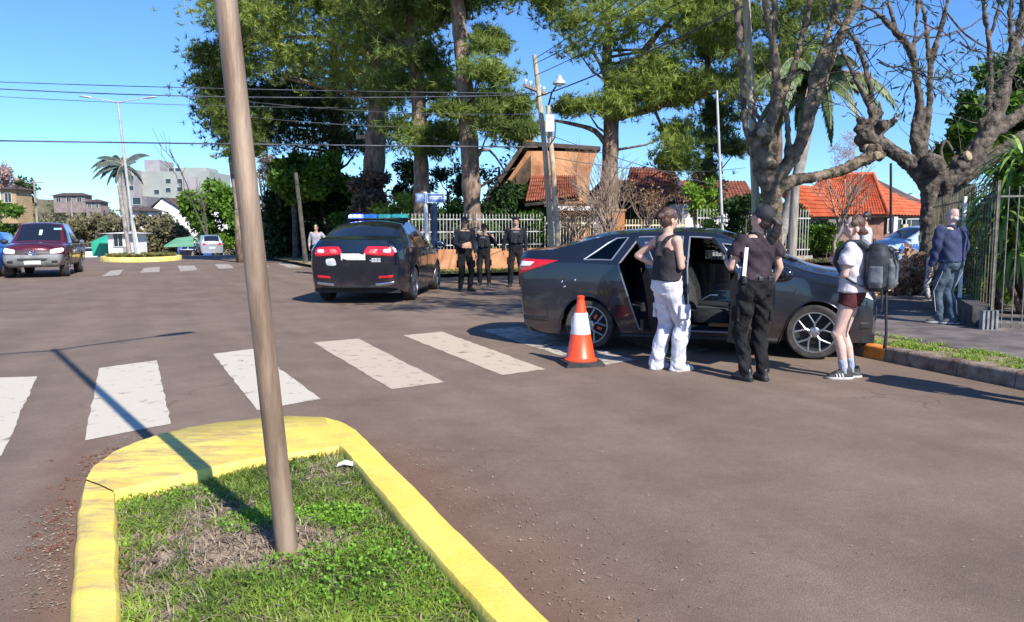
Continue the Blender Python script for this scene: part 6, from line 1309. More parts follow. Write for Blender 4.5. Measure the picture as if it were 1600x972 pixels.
def focus():
    pm = paint_mat('dark_blue_grey_paint', (.022, .029, .045), z0=.15, z1=.66, amt=.45, metal=.5, rough=.2)
    fr = G(1270, 560); rr = G(923, 545); hd = math.atan2(fr.y-rr.y, fr.x-rr.x); s = (fr-rr).length/2.65
    n_ = V((math.sin(hd), -math.cos(hd), 0)); root = rr-n_*.8*s
    t, S, bv, body, K = sedan('parked_sedan', 'dark blue-grey dusty sedan with its two near doors open, stopped nose to the right kerb', (root.x, root.y, 0), hd, pm, s, opened=True)
    nlo, nup = S.nlo, S.nup; H = nlo+nup
    SEAL = mat('door_seal', (.3, .31, .34), rough=.35, metal=.3)
    for c0, c1 in ((K[6], K[7]), (K[8], K[10]+2)):
        outline_tube(S, c0, c1, 1, H-1, 1, .011, 'door_seal', SEAL, t, -.004)
    # B pillar + sill inner returns
    m = MB()
    for c0, c1 in ((K[6], K[7]), (K[8], K[10]+2)):
        ring = S.row(1, c0, c1, 1, 0)+S.curve(c1, 1, H-1, 1, 0)[1:]+S.row(H-1, c0, c1, 1, 0)[::-1][1:]+S.curve(c0, 1, H-1, 1, 0)[::-1][1:]
        k = len(ring); inn = [V((p.x, p.y+.09, p.z)) for p in ring]; m.add(ring+inn, [(i, (i+1) % k, k+(i+1) % k, k+i) for i in range(k)])
    m.build('door_frame', pm, t, smooth=40)
    # quarter window trim
    a = [V((p.x, p.y-.006, p.z)) for p in (S.S[K[4]+2][nlo+1], S.S[K[5]][nlo+1], S.S[K[6]-3][nlo+1], S.S[K[6]-3][nlo+4], S.S[K[6]-3][H-1], S.S[K[5]+2][H-1], S.S[K[5]][nlo+5], S.S[K[4]+5][nlo+3], S.S[K[4]+2][nlo+1])]
    MB().tube(a, .010, 6).build('window_trim', mat('satin_trim', (.42, .46, .54), rough=.3, metal=.7), t, smooth=30)
    # doors
    def door(name, c0, c1, hinge_c, ang, glassrng, lab):
        hx = S.S[hinge_c][nlo].x; hy = S.S[hinge_c][nlo].y; X = Matrix.Translation((hx, hy, 0)) @ Matrix.Rotation(ang, 4, 'Z') @ Matrix.Translation((-hx, -hy, 0))
        mb = MB()
        for i in range(c0, c1):
            for r in range(1, H-1):
                g = (r >= nlo+1 and r < H-2 and glassrng[0] <= i < glassrng[1])
                q = [S.S[i][r], S.S[i+1][r], S.S[i+1][r+1], S.S[i][r+1]]
                if g: mb.mi = 1; mb.add([X @ (p+V((0, .015, 0))) for p in q], [(0, 1, 2, 3)]); continue
                mb.mi = 0; mb.add([X @ p for p in q], [(0, 1, 2, 3)])
                th = .10 if r < nlo else .03; mb.mi = 2; mb.add([X @ (p+V((0, th, 0))) for p in q], [(3, 2, 1, 0)])
        ring = S.row(1, c0, c1, 1, 0)+S.curve(c1, 1, H-1, 1, 0)[1:]+S.row(H-1, c0, c1, 1, 0)[::-1][1:]+S.curve(c0, 1, H-1, 1, 0)[::-1][1:]
        k = len(ring); mb.mi = 2; mb.add([X @ p for p in ring]+[X @ (p+V((0, .10 if p.z < 1.0 else .03, 0))) for p in ring], [(i, (i+1) % k, k+(i+1) % k, k+i) for i in range(k)])
        o = mb.build(name, [pm, CLG, INT], t, smooth=35, label=lab)
        outline_tube(S, glassrng[0], glassrng[1], nlo+1, H-2, 1, .009, 'window_trim', SEAL, o, .004, X)
        xm = S.S[c0][nlo].x; h = MB(); h.tube([X @ V((xm+.08, -.955, .85)), X @ V((xm+.14, -.975, .855)), X @ V((xm+.26, -.975, .855)), X @ V((xm+.32, -.955, .85))], [.012, .018, .018, .012], 6); h.build('door_handle', pm, o, smooth=60)
        p = MB(); xm2 = (S.S[c0][4].x+S.S[c1][4].x)/2; p.mi = 0
        for zc, hh in ((.62, .1), (.4, .14)):
            p.add([X @ V((xm2+dx*.36, -.79+dy, zc+dz*hh/2)) for dz in (-1, 1) for dy in (0, .035) for dx in (-1, 1)], [(0, 2, 3, 1), (4, 5, 7, 6), (0, 1, 5, 4), (2, 6, 7, 3), (0, 4, 6, 2), (1, 3, 7, 5)])
        p.build('armrest', TRIM, o); return o, X
    d1, X1 = door('front_door', K[8], K[10]+2, K[10]+2, R(66), (K[8]+2, K[10]+1), 'front door swung wide open towards the road')
    mirror(d1, 2.02, -.945, 1.0, 1, pm, X1)
    door('rear_door', K[6], K[7], K[7], R(68), (K[6]+2, K[7]-1), 'rear door swung open behind the tank-top woman')
    # interior
    SEAT = mat('seat_cloth', (.02, .02, .022), (.045, .045, .048), scale=25, rough=.9); TAN = mat('tan_mat', (.42, .2, .08), rough=.9)
    for y in (-.36, .36):
        m = MB(); rb = Matrix.Rotation(R(-14), 3, 'Y')
        m.loft([(V((1.45, y, .36)), .27, .25), (V((1.46, y, .48)), .28, .26), (V((1.45, y, .53)), .24, .22)], 16)
        m.loft([(V((1.22, y, .5)), .07, .22), (V((1.17, y, .75)), .08, .25), (V((1.07, y, 1.02)), .065, .22), (V((1.03, y, 1.1)), .04, .13)], 16); o = m.build('front_seat', SEAT, t, smooth=50)
        m = MB(); m.loft([(V((1.02, y, 1.12)), .04, .11), (V((1.01, y, 1.2)), .055, .13), (V((1.0, y, 1.29)), .04, .11)], 14); m.build('headrest', SEAT, o, smooth=50)
    m = MB(); m.loft([(V((.55, 0, .34)), .26, .62), (V((.55, 0, .5)), .27, .64), (V((.54, 0, .54)), .22, .6)], 18); m.loft([(V((.28, 0, .5)), .08, .62), (V((.2, 0, .8)), .08, .64), (V((.12, 0, 1.08)), .06, .58)], 18); m.build('rear_seat', SEAT, t, smooth=50)
    m = MB(); m.loft([(V((2.25, 0, .45)), .2, .74), (V((2.2, 0, .75)), .26, .76), (V((2.25, 0, .9)), .24, .74), (V((2.35, 0, .97)), .15, .68)], 20); m.build('dashboard', INT, t, smooth=50)
    sw = MB(); Ms = Matrix.Translation((1.88, .36, .84)) @ Matrix.Rotation(R(-65), 4, 'Y'); sw.tube([Ms @ V((.18*math.cos(a), .18*math.sin(a), 0)) for a in np.linspace(0, 2*PI, 25)], .016, 8, False)
    for a in (0, 2.2, 4.1): sw.tube([Ms @ V((0, 0, -.02)), Ms @ V((.18*math.cos(a), .18*math.sin(a), 0))], .014, 6)
    sw.ell(Ms @ V((0, 0, -.02)), (.05, .06, .06), 10, 8); sw.build('steering_wheel', TRIM, t, smooth=60)
    m = MB(); m.bbox((.3, -.62, .301), (2.1, .62, .32)); m.build('floor', INT, t); m = MB(); m.box((1.62, -.66, .345), (.34, .12, .03)); m.build('door_sill_mat', TAN, t)
    m = MB(); m.loft([(V((1.72, -.02, .5)), .06, .05), (V((1.76, -.02, .62)), .025, .025), (V((1.77, -.02, .68)), .03, .03)], 10); m.tube([(1.3, -.05, .58), (1.42, -.05, .66), (1.52, -.05, .66)], [.02, .018, .016], 8); m.build('gear_lever', CHR, t, smooth=60)
    m = MB(); m.loft([(V((1.5, -.02, .3)), .45, .1), (V((1.5, -.02, .52)), .42, .09)], 12); m.build('centre_console', TRIM, t, smooth=40)
    # tail lamps: near and far
    for sg in (1, -1):
        def dp(pts, d, nm, m, off=.01, **k): return decal(bv, [(x, y*sg, z) for x, y, z in pts], (d[0], d[1]*sg, d[2]), nm, m, t, 10, off, **k)
        L1 = dp([(-1.07, -.84, .93), (-.70, -.9, 1.03), (-.42, -.9, 1.13), (-1.04, -.8, 1.15)], (.45, 1, 0), 'tail_lamp', REDL)
        m = dp([(-1.01, -.8, 1.045), (-.79, -.85, 1.05), (-.72, -.85, 1.11), (-1.0, -.78, 1.12)], (.45, 1, 0), 'clear_lens', WHL, .016); m.parent = L1
        dp([(-1.05, -.50, .90), (-1.05, -.72, .88), (-1.05, -.68, 1.04), (-1.05, -.50, 1.03)], (1, 0, 0), 'tail_lamp', REDL)
        H1 = dp([(2.98, -.9, .80), (3.32, -.78, .69), (3.32, -.76, .79), (3.02, -.88, .86)], (-.4, 1, 0), 'headlight', WHL)
        dp([(-.93, -.8, .35), (-.55, -.9, .35), (-.55, -.9, .42), (-.93, -.8, .42)], (.3, 1, 0), 'bumper_insert', TRIM)
        dp([(3.27, -.76, .36), (3.15, -.84, .36), (3.15, -.85, .44), (3.27, -.78, .44)], (-.6, 1, 0), 'fog_lamp', TRIM)
    decal(bv, [(-1.1, -.26, .70), (-1.1, .26, .70), (-1.1, .26, .83), (-1.1, -.26, .83)], (1, 0, 0), 'number_plate', PLATE, t, 6, .012)
    decal(bv, [(3.7, -.45, .42), (3.7, .45, .42), (3.7, .5, .60), (3.7, -.5, .60)], (-1, 0, 0), 'grille', TRIM, t, 6, .012)
    m = MB(); y0 = -S.T[K[1]][0].y
    for sg in (1, -1): m.tube([V((q[0].x, q[0].y*sg, q[0].z+.004)) for q in S.T[K[11]:K[14]]], .004, 4)
    o = m.build('bonnet_gap', INT, t); o['kind'] = 'stuff'
    m = MB(); m.tube([V((2.5, .1, 1.085)), V((2.45, -.25, 1.10)), V((2.42, -.6, 1.085))], .008, 5); m.tube([V((2.52, .55, 1.085)), V((2.48, .3, 1.1)), V((2.46, .0, 1.105))], .008, 5); m.build('wiper', TRIM, t)
    # bumper seam, filler
    m = MB(); m.tube([p for p in S.row(5, K[0], K[3]-2, 1, .002)], .004, 4); m.tube([S.S[K[3]-2][r]+V((0, -.002, 0)) for r in (5, 4, 3, 2)], .004, 4); o = m.build('bumper_seam', INT, t); o['kind'] = 'stuff'
    for px_, z in ((-.35, .86), (-.18, .885), (-.32, .80)):
        h = bv.ray_cast(V((px_, -2, z)), V((0, 1, 0)))
        if h[0]: MB().ell(h[0], (.016, .006, .016), 8, 6).build('badge_dot', CHR, t, smooth=180)
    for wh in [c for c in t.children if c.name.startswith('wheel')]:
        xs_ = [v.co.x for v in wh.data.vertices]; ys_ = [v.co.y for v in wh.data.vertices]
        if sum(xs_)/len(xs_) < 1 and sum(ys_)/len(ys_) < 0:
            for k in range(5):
                a = 2*PI*k/5+.95; q = MB(); q.box((.13*math.cos(a), -.865, R0+.13*math.sin(a)), (.06, .02, .03), Matrix.Rotation(-a, 3, 'Y')); q.build('cone_reflection', mat('cone_reflection_red', (.75, .09, .03), rough=.4), wh)  # orange-red pads standing in for the cone's reflection in the rim
    return t
R0 = .318
focus()
SEDP = [tuple(v-(.09 if (k == 3 and i < 7) else .05 if k == 3 else .075 if (k == 6 and i < 4) else .02 if (k == 6 and i == 4) else 0) for k, v in enumerate(r)) for i, r in enumerate(SED)]
def police():
    pm = paint_mat('police_paint', (.005, .008, .018), dust=(.2, .13, .09), z0=.1, z1=.6, amt=.36, metal=.0, rough=.18)
    a, b = G(500, 470), G(650, 468); c = (a+b)/2; s = 1.13; hd = R(86)
    root = V((c.x, c.y, 0)); root += V((math.cos(hd), math.sin(hd), 0))*(.1)
    t, S, bv, body, K = sedan('police_car', 'dark police sedan driving away with a lit blue lightbar on the roof', (root.x, root.y, 0), hd, pm, s, T=SEDP, wheelstyle='plain', rimm=RIMG)
    def rear(pts, nm, m, off=.012, n=8, par=None, rnd=None, d=(1, 0, 0)):
        o = decal(bv, [(-1.2, y, z) for y, z in pts], d, nm, m, t, n, off, rnd)
        if par: o.parent = par
        return o
    DK = mat('rear_trim', (.01, .01, .012), rough=.3)
    for sg in (1, -1):
        L1 = rear([(sg*.22, .90), (sg*.80, .86), (sg*.80, 1.03), (sg*.30, 1.05)], 'tail_lamp', REDL, rnd=.35, d=(1, sg*-.35, 0))
        rear([(sg*.27, .915), (sg*.44, .91), (sg*.44, 1.0), (sg*.30, 1.0)], 'lamp_core', mat('pink_lens', (.85, .3, .28), (.6, .05, .05), scale=40, rough=.2), .02, 5, L1, .3); rear([(sg*.52, .925), (sg*.68, .92), (sg*.68, 1.0), (sg*.52, 1.0)], 'reversing_lens', WHL, .02, 5, L1, .3)
        rear([(sg*.5, .47), (sg*.76, .48), (sg*.76, .53), (sg*.5, .51)], 'reflector', REDL, .01, d=(1, sg*-.3, 0)); rear([(sg*.38, .33), (sg*.7, .36), (sg*.7, .41), (sg*.38, .38)], 'bumper_chrome', CHR, .012)
    rear([(-.25, .78), (.25, .78), (.25, .95), (-.25, .95)], 'plate_recess', DK, .006, 6)
    rear([(-.22, .80), (.22, .80), (.22, .92), (-.22, .92)], 'number_plate', PLATE, .016, 4)
    # stickers: a pale crest patch and a short block of pale lettering
    rear([(.30, .70), (.50, .70), (.52, .82), (.34, .84)], 'crest_sticker', mat('sticker_pale', (.45, .5, .55), (.75, .78, .78), scale=14, rough=.5), .008, 6, rnd=.6)
    m = MB()
    for k, (y, w_) in enumerate(((-.29, .016), (-.335, .05), (-.39, .05), (-.445, .045))):
        for zz in ((.795,) if k == 0 else (.775, .80, .825)): m.box((-1.035-.0, y-.02, zz), (.012, w_, .016))
    m2 = MB()
    for v, f in ((m.v, m.f),):
        vs = []
        for p in v: h = bv.ray_cast(V((-2, p[1], p[2])), V((1, 0, 0))); vs.append(V((h[0].x-.008-(.004 if p[0] < -1.035 else 0), p[1], p[2])) if h[0] else V(p))
        m2.add(vs, f)
    o = m2.build('unit_number', mat('sticker_text', (.6, .62, .66), rough=.5), t); o['kind'] = 'stuff'
    rear([(-.82, .30), (.82, .30), (.80, .345), (-.80, .345)], 'bumper_lower', TRIM, .008, 8); m = MB(); 
    for z in (.75,): m.tube([h for h in (bv.ray_cast(V((-2, y, z)), V((1, 0, 0)))[0] for y in np.linspace(-.8, .8, 17)) if h], .005, 4)
    m.tube([h for h in (bv.ray_cast(V((-2, y, 1.10)), V((1, 0, 0)))[0] for y in np.linspace(-.55, .55, 13)) if h], .005, 4); o = m.build('panel_seams', INT, t); o['kind'] = 'stuff'
    # dusty front wing panel / door
    # lightbar
    lb = MB(); lb.loft([(V((.95, 0, 1.53)), .13, .62), (V((.95, 0, 1.56)), .15, .66), (V((.95, 0, 1.575)), .14, .64)], 20); bar = lb.build('lightbar', TRIM, t, smooth=40)
    BL = mat('lit_blue_lamp', (.05, .1, .9), rough=.2, emit=(.06, .09, 1.0), es=4.5); BLD = mat('blue_lens', (.02, .09, .4), (.02, .16, .5), scale=8, rough=.15, coat=.5); TL = mat('teal_lens', (.01, .16, .18), (.04, .3, .28), scale=9, rough=.15, coat=.5); LW = mat('lit_white_core', (.9, .8, 1), emit=(.75, .65, 1), es=6)
    for y0, y1, m_ in ((.62, .32, BL), (.315, .02, BLD), (.015, -.25, TL), (-.255, -.60, TL)):
        q = MB(); q.loft([(V((.95, (y0+y1)/2, 1.575)), .14, (y0-y1)/2), (V((.95, (y0+y1)/2, 1.63)), .135, (y0-y1)/2-.005), (V((.95, (y0+y1)/2, 1.655)), .10, (y0-y1)/2-.03)], 16, 5); q.build('light_module', m_, bar, smooth=40)
    for y in (.56, .47, .38): MB().ell((.815, y, 1.615), (.012, .03, .022), 8, 6).build('lamp_core', LW, bar, smooth=180)
    for y in (-.5, .5): MB().tube([(.95, y, 1.47), (.95, y, 1.54)], .02, 6).build('lightbar_foot', TRIM, bar)
    MB().lathe([(.003, 1.5), (.003, 1.62)], 5, Matrix.Translation((.45, .0, -.03))).build('aerial', TRIM, t)
    return t
police()
def lerpT(T, fx, fy=1, fz=1, zoff=0): return [(a*fx, b*fx, c*fy, d*fz+zoff, e*fx, f*fy, g*fz+zoff, h, i) for a, b, c, d, e, f, g, h, i in T]
PUT = [(-1.10, -1.10, .90, 1.02, -1.10, .86, 1.20, .0, 0), (-1.0, -1.0, .91, 1.05, -1.0, .87, 1.22, .0, 0), (.45, .45, .92, 1.05, .46, .87, 1.23, .0, 0), (.56, .56, .92, 1.06, .62, .68, 1.72, .02, 0), (.66, .66, .92, 1.07, .78, .64, 1.79, .04, 0), (1.45, 1.45, .925, 1.07, 1.45, .64, 1.81, .05, 0),
 (2.0, 2.0, .925, 1.07, 1.9, .65, 1.78, .05, .06), (2.35, 2.45, .92, 1.07, 2.3, .70, 1.50, .05, .1), (2.5, 2.75, .91, 1.07, 2.75, .77, 1.17, .05, .14), (2.95, 2.95, .90, 1.06, 2.95, .79, 1.14, .07, .14), (3.45, 3.45, .88, .98, 3.42, .78, 1.08, .08, .14), (3.72, 3.72, .82, .90, 3.66, .72, 1.0, .07, .12), (3.86, 3.84, .74, .82, 3.78, .64, .93, .05, .1)]
def pickup():
    pm = paint_mat('maroon_paint', (.13, .02, .035), dust=(.22, .15, .12), z0=.4, z1=1.05, amt=.35)
    t = thing('pickup_truck', 'maroon double cab pickup with a grey front bumper driving towards us at the left edge', 'pickup truck', (0, 0, 0)); c = at(54, 434, 25.8); hd = R(-68); d = V((math.cos(hd), math.sin(hd), 0)); root = V((c.x, 26.0, 0))-d*3.2; t.location = root; t.rotation_euler = (0, 0, hd); ROOTM[t.name] = Matrix.Translation(root) @ Matrix.Rotation(hd, 4, 'Z')
    S = Shell(PUT, (0, 3.08), .44, .38, .42, nlo=9, nup=7, tuck=.02, fcap=.10, rcap=0); K = S.key; H = S.nlo+S.nup
    def mf(i, r, sg): return 1 if S.nlo+1 <= r < H-1 and (K[4]+1 <= i < K[5]-1 or K[5]+2 <= i < K[7]) else 0
    mb = MB(); S.side(mb, None, mf); S.top(mb, lambda i, j: 1 if (K[6]+1 <= i < K[8]-1 and j >= 1) or (K[2]+3 <= i < K[3]+2 and j >= 2) else (2 if i < K[2] else 0)); S.cap(mb, True); S.cap(mb, False); mb.build('body', [pm, GLD, TRIM], t, smooth=35); bv = bvh_of(mb)
    MB().bbox((-1.0, -.8, .42), (3.7, .8, .6)).build('chassis', INT, t)
    for ax in (0, 3.08):
        for sg in (1, -1): wheel(t, ax, -.80*sg, .385, sg, 'plain', .25, .23, RIMG, TRIM)
    GP = mat('grey_bumper', (.12, .125, .13), (.2, .2, .2), scale=4, rough=.55)
    bm_ = MB(); rings = []
    for z, x, yy in ((.36, 3.86, .72), (.42, 3.98, .80), (.58, 4.02, .85), (.70, 4.0, .86), (.78, 3.96, .86)): rings.append((V((x-.30, 0, z)), .30, yy))
    bm_.loft(rings, 28, 5); bb = bm_.build('front_bumper', GP, t, smooth=50); bb_ = bvh_of(bm_)
    def fr(pts, nm, m, off=.012, n=6, b=bv, rnd=None, par=t): o = decal(b, [(4.3, y, z) for y, z in pts], (-1, 0, 0), nm, m, par, n, off, rnd); return o
    fr([(-.40, .56), (.40, .56), (.46, .66), (-.46, .66)], 'lower_grille', INT, .01, b=bb_, rnd=.3); fr([(-.52, .74), (.52, .74), (.56, .92), (-.56, .92)], 'grille', mat('dark_grille', (.03, .025, .03), (.07, .06, .06), scale=60, rough=.5), .03)
    fr([(-.24, .45), (.24, .45), (.24, .58), (-.24, .58)], 'number_plate', PLATE, .025, b=bb_)
    # oval chrome badge in the grille: three interlocking loops
    def ring(cy, cz, ry, rz_, r): 
        pts = []
        for a in np.linspace(0, 2*PI, 21): pts.append(V((4.0, cy+ry*math.cos(a), cz+rz_*math.sin(a))))
        return pts
    g = MB()
    for cy, cz, ry, rz_ in ((0, .84, .115, .075), (0, .84, .04, .07), (0, .875, .08, .028)): g.tube(ring(cy, cz, ry, rz_, 0), .012, 5, False)
    h = bv.ray_cast(V((6, 0, .84)), V((-1, 0, 0))); dx = (h[0].x if h[0] else 3.95)+.045-4.0; g.v = [(x+dx, y, z) for x, y, z in g.v]; g.build('badge', CHR, t, smooth=60)
    LIT = mat('lit_headlight', (.95, .93, .88), rough=.2, emit=(1, .95, .85), es=.9)
    for sg in (1, -1):
        o = fr([(sg*.50, .80), (sg*.86, .84), (sg*.86, 1.0), (sg*.50, .94)], 'headlight', LIT, .03, 8, rnd=.5); fr([(sg*.55, .5), (sg*.72, .5), (sg*.72, .58), (sg*.55, .58)], 'fog_lamp', INT, .012, b=bb_)
        mirror(t, 2.35, -.96*sg, 1.2, sg, TRIM)
        m = MB(); m.tube(S.curve(K[5]+1, 0, S.nlo, sg, .001), .006, 4); m.tube(S.curve(K[7], 0, S.nlo, sg, .001), .006, 4); m.tube(S.curve(K[3]+2, 0, S.nlo, sg, .001), .006, 4); o = m.build('shut_lines', INT, t); o['kind'] = 'stuff'
        MB().box((.7, -.93*sg, .45), (.0, .0, .0)) 
        for x in (1.1, 2.0): decal(bv, [(x, -.95*sg, .93), (x+.18, -.95*sg, .93), (x+.18, -.95*sg, .97), (x, -.95*sg, .97)], (0, sg, 0), 'door_handle', pm, t, 4, .025)
        m = MB(); m.tube([(0.75, -.86*sg, .42), (2.4, -.86*sg, .42)], .05, 8); m.build('side_step', TRIM, t, smooth=60)
    for y, w_ in ((.55, .28),): decal(bv, [(3.5, y-.14, 1.6), (3.5, y+.16, 1.6), (3.5, y+.16, 1.66), (3.5, y-.14, 1.66)], (-1, 0, 0), 'windscreen_sticker', mat('pale_blue_film', (.3, .55, .7), rough=.3), t, 4, .01)
    decal(bv, [(3.5, .0, 1.42), (3.5, .09, 1.42), (3.5, .09, 1.6), (3.5, .0, 1.6)], (-1, 0, 0), 'windscreen_paper', mat('pale_paper', (.6, .75, .8), rough=.4), t, 4, .01)
    MB().loft([(V((1.35, 0, 1.83)), .02, .02), (V((1.3, 0, 1.9)), .01, .01)], 6).build('aerial', TRIM, t)
pickup()
HATCH = [(-.80, -.80, .80, .98, -.74, .66, 1.08, .03, -.05), (-.76, -.76, .84, 1.0, -.60, .64, 1.35, .04, -.05), (-.60, -.62, .88, 1.0, -.40, .62, 1.60, .05, -.04), (.1, .1, .90, 1.0, .2, .62, 1.67, .05, 0), (1.1, 1.1, .90, 1.0, 1.1, .62, 1.68, .05, 0), (1.8, 1.8, .90, 1.0, 1.65, .64, 1.62, .05, .05), (2.1, 2.2, .89, .99, 2.05, .69, 1.38, .05, .1), (2.3, 2.55, .88, .98, 2.55, .74, 1.12, .05, .14), (2.9, 2.9, .86, .93, 2.9, .74, 1.04, .06, .14), (3.3, 3.3, .78, .84, 3.26, .64, .92, .05, .12)]
def simple_car(name, label, root, hd, pm, T=HATCH, wb=2.6, s=1, cat='car', R_=.34, z=0, reark=True, group=None, white=None):
    t = thing(name, label, cat, (root.x, root.y, z), hd, group, s); S = Shell(T, (0, wb), .40, R_, .22, nsub=6, nlo=7, nup=5, ends=lambda x: 0); K = S.key; H = S.nlo+S.nup
    mb = MB(); S.side(mb, None, lambda i, r, sg: 1 if S.nlo+1 <= r < H-1 and (K[2]+1 <= i < K[3]-1 or K[3] <= i < K[4]-1 or K[4]+1 <= i < K[6]) else 0); S.top(mb, lambda i, j: 1 if (K[5]+1 <= i < K[7]-1 and j >= 1) or (2 <= i < K[2]-1 and j >= 1) else 0); S.cap(mb, True); S.cap(mb, False)
    mb.build('body', [pm, GLD], t, smooth=35); bv = bvh_of(mb)
    for ax in (0, wb):
        for sg in (1, -1): wheel(t, ax, -.80*sg, R_, sg, 'plain', .2, .2, RIMG, TRIM)
    for sg in (1, -1):
        decal(bv, [(-1.2, sg*.5, .85), (-1.2, sg*.8, .85), (-1.2, sg*.78, 1.05), (-1.2, sg*.58, 1.02)], (1, -sg*.2, 0), 'tail_lamp', REDL, t, 4, .012); decal(bv, [(3.8, sg*.45, .75), (3.8, sg*.75, .78), (3.8, sg*.75, .88), (3.8, sg*.45, .86)], (-1, -sg*.2, 0), 'headlight', WHL, t, 4, .012); mirror(t, 2.1, -.93*sg, 1.05, sg, pm)
    decal(bv, [(-1.2, -.24, .6), (-1.2, .24, .6), (-1.2, .24, .72), (-1.2, -.24, .72)], (1, 0, 0), 'number_plate', PLATE, t, 3, .012)
    MB().bbox((-.6, -.75, .22), (3.0, .75, .35)).build('underbody', INT, t); return t, S, bv
SIL = mat('silver_paint', (.42, .46, .5), rough=.3, metal=.5, coat=.6); WPT = mat('white_paint', (.72, .74, .76), rough=.3, coat=.6); BPT = mat('pale_blue_paint', (.35, .47, .62), (.42, .54, .68), scale=.8, rough=.3, metal=.2, coat=.6); BLU = mat('blue_paint', (.03, .12, .4), rough=.3, coat=.6)
p = at(330, 398, 64); simple_car('parked_van', 'silver tall car parked by the dark trees beyond the far crossing', V((p.x, 64, 0)), R(118), SIL, z=gz(p)-.02)
p = at(141, 403, 92); simple_car('moving_car', 'small white sedan far down the street in front of the teal stall', V((p.x, 92, 0)), R(112), WPT, T=lerpT(HATCH, 1, 1, .9), z=gz(p)-.02)
p = at(291, 397, 75); simple_car('parked_car', 'small blue car half hidden behind the green roofed stall', V((p.x, 75, 0)), R(30), BLU, T=lerpT(HATCH, 1, 1, .8), z=gz(p)-.2)
p = at(-14, 425, 28); simple_car('moving_car', 'blue car cut off by the left edge beside the maroon pickup', V((p.x-.3, 28.5, 0)), R(-66), BLU, T=lerpT(HATCH, 1, 1, .9))
p = at(1428, 402, 33)
t, S, bv = simple_car('police_car', 'parked pale blue police car with a white door, partly hidden by the gnarled tree trunk', V((p.x+.6, 31.5, .0)), R(196), BPT, z=.0, T=lerpT(HATCH, 1.08, 1, .93))
for a, b, z0, z1, m_, nm in ((.5, 1.35, .38, .93, WPT, 'white_door'), (-.6, .2, .45, .7, BLU, 'blue_stripe'), (1.45, 2.2, .45, .85, BLU, 'blue_door'), (2.3, 3.2, .5, .8, BLU, 'blue_wing')):
    for sg in (1, -1): decal(bv, [(a, -.95*sg, z0), (b, -.95*sg, z0), (b, -.95*sg, z1), (a, -.95*sg, z1)], (0, sg, 0), nm, m_, t, 8, .01)
mt = MB()
for k, x in enumerate((2.45, 2.58, 2.71, 2.84, 2.97, 3.1)):
    for sg in (1, -1):
        h = bv.ray_cast(V((x, -3*sg, .84)), V((0, sg, 0)))
        if h[0]: mt.box(h[0]+V((0, -sg*.012, 0)), (.07 if k % 2 else .085, .006, .10))
o = mt.build('door_lettering', BLU, t); o['kind'] = 'stuff'
m = MB(); m.loft([(V((1.0, 0, 1.60)), .12, .5), (V((1.0, 0, 1.70)), .1, .46)], 14, 4); m.build('lightbar', mat('dark_blue_bar', (.02, .05, .2), rough=.2), t, smooth=40)
def motorbike(label, x, Y, hd, pm, z=0):
    p = at(x, 400, Y); t = thing('motorcycle', label, 'motorcycle', (p.x, Y, .13), hd, 'motorcycles under the dark trees')
    for wx in (-.62, .65):
        m = MB(); M = Matrix.Translation((wx, 0, .3)) @ Matrix.Rotation(PI/2, 4, 'X'); m.tube([M @ V((.26*math.cos(a), .26*math.sin(a), 0)) for a in np.linspace(0, 2*PI, 21)], .045, 6, False); w_ = m.build('wheel', TYRE, t, smooth=60); s_ = MB()
        for k in range(6): s_.tube([M @ V((0, 0, 0)), M @ V((.24*math.cos(k*PI/3), .24*math.sin(k*PI/3), 0))], .01, 4)
        s_.build('spokes', RIMS, w_)
    m = MB(); m.tube([(.65, 0, .3), (.5, 0, .75), (.42, 0, .95)], .03, 6); m.tube([(-.62, 0, .3), (-.1, 0, .35), (.2, 0, .35), (.45, 0, .8)], .03, 6); m.tube([(-.62, 0, .3), (-.35, 0, .65), (.4, 0, .75)], .025, 6); m.build('frame', TRIM, t, smooth=60)
    MB().loft([(V((.2, 0, .62)), .2, .1), (V((.2, 0, .75)), .22, .12), (V((.18, 0, .84)), .15, .07)], 12).build('tank', pm, t, smooth=60); MB().loft([(V((-.35, 0, .72)), .32, .1), (V((-.36, 0, .8)), .33, .11)], 12, 4).build('seat', TRIM, t, smooth=40)
    MB().tube([(.36, -.33, 1.02), (.42, -.1, 1.0), (.42, .1, 1.0), (.36, .33, 1.02)], .016, 6).build('handlebar', CHR, t, smooth=60); MB().ell((.55, 0, .85), (.08, .09, .09), 10, 8).build('headlight', WHL, t, smooth=180); MB().loft([(V((.05, 0, .3)), .16, .12), (V((.05, 0, .5)), .14, .1)], 10, 3).build('engine', RIMG, t, smooth=40)
motorbike('reddish motorcycle parked in the shade left of the police car', 455, 43, R(150), mat('bike_red', (.3, .06, .08), rough=.35)); motorbike('second dull pink motorcycle parked just beside the reddish one', 447, 45, R(165), mat('bike_pink', (.35, .15, .16), rough=.4))
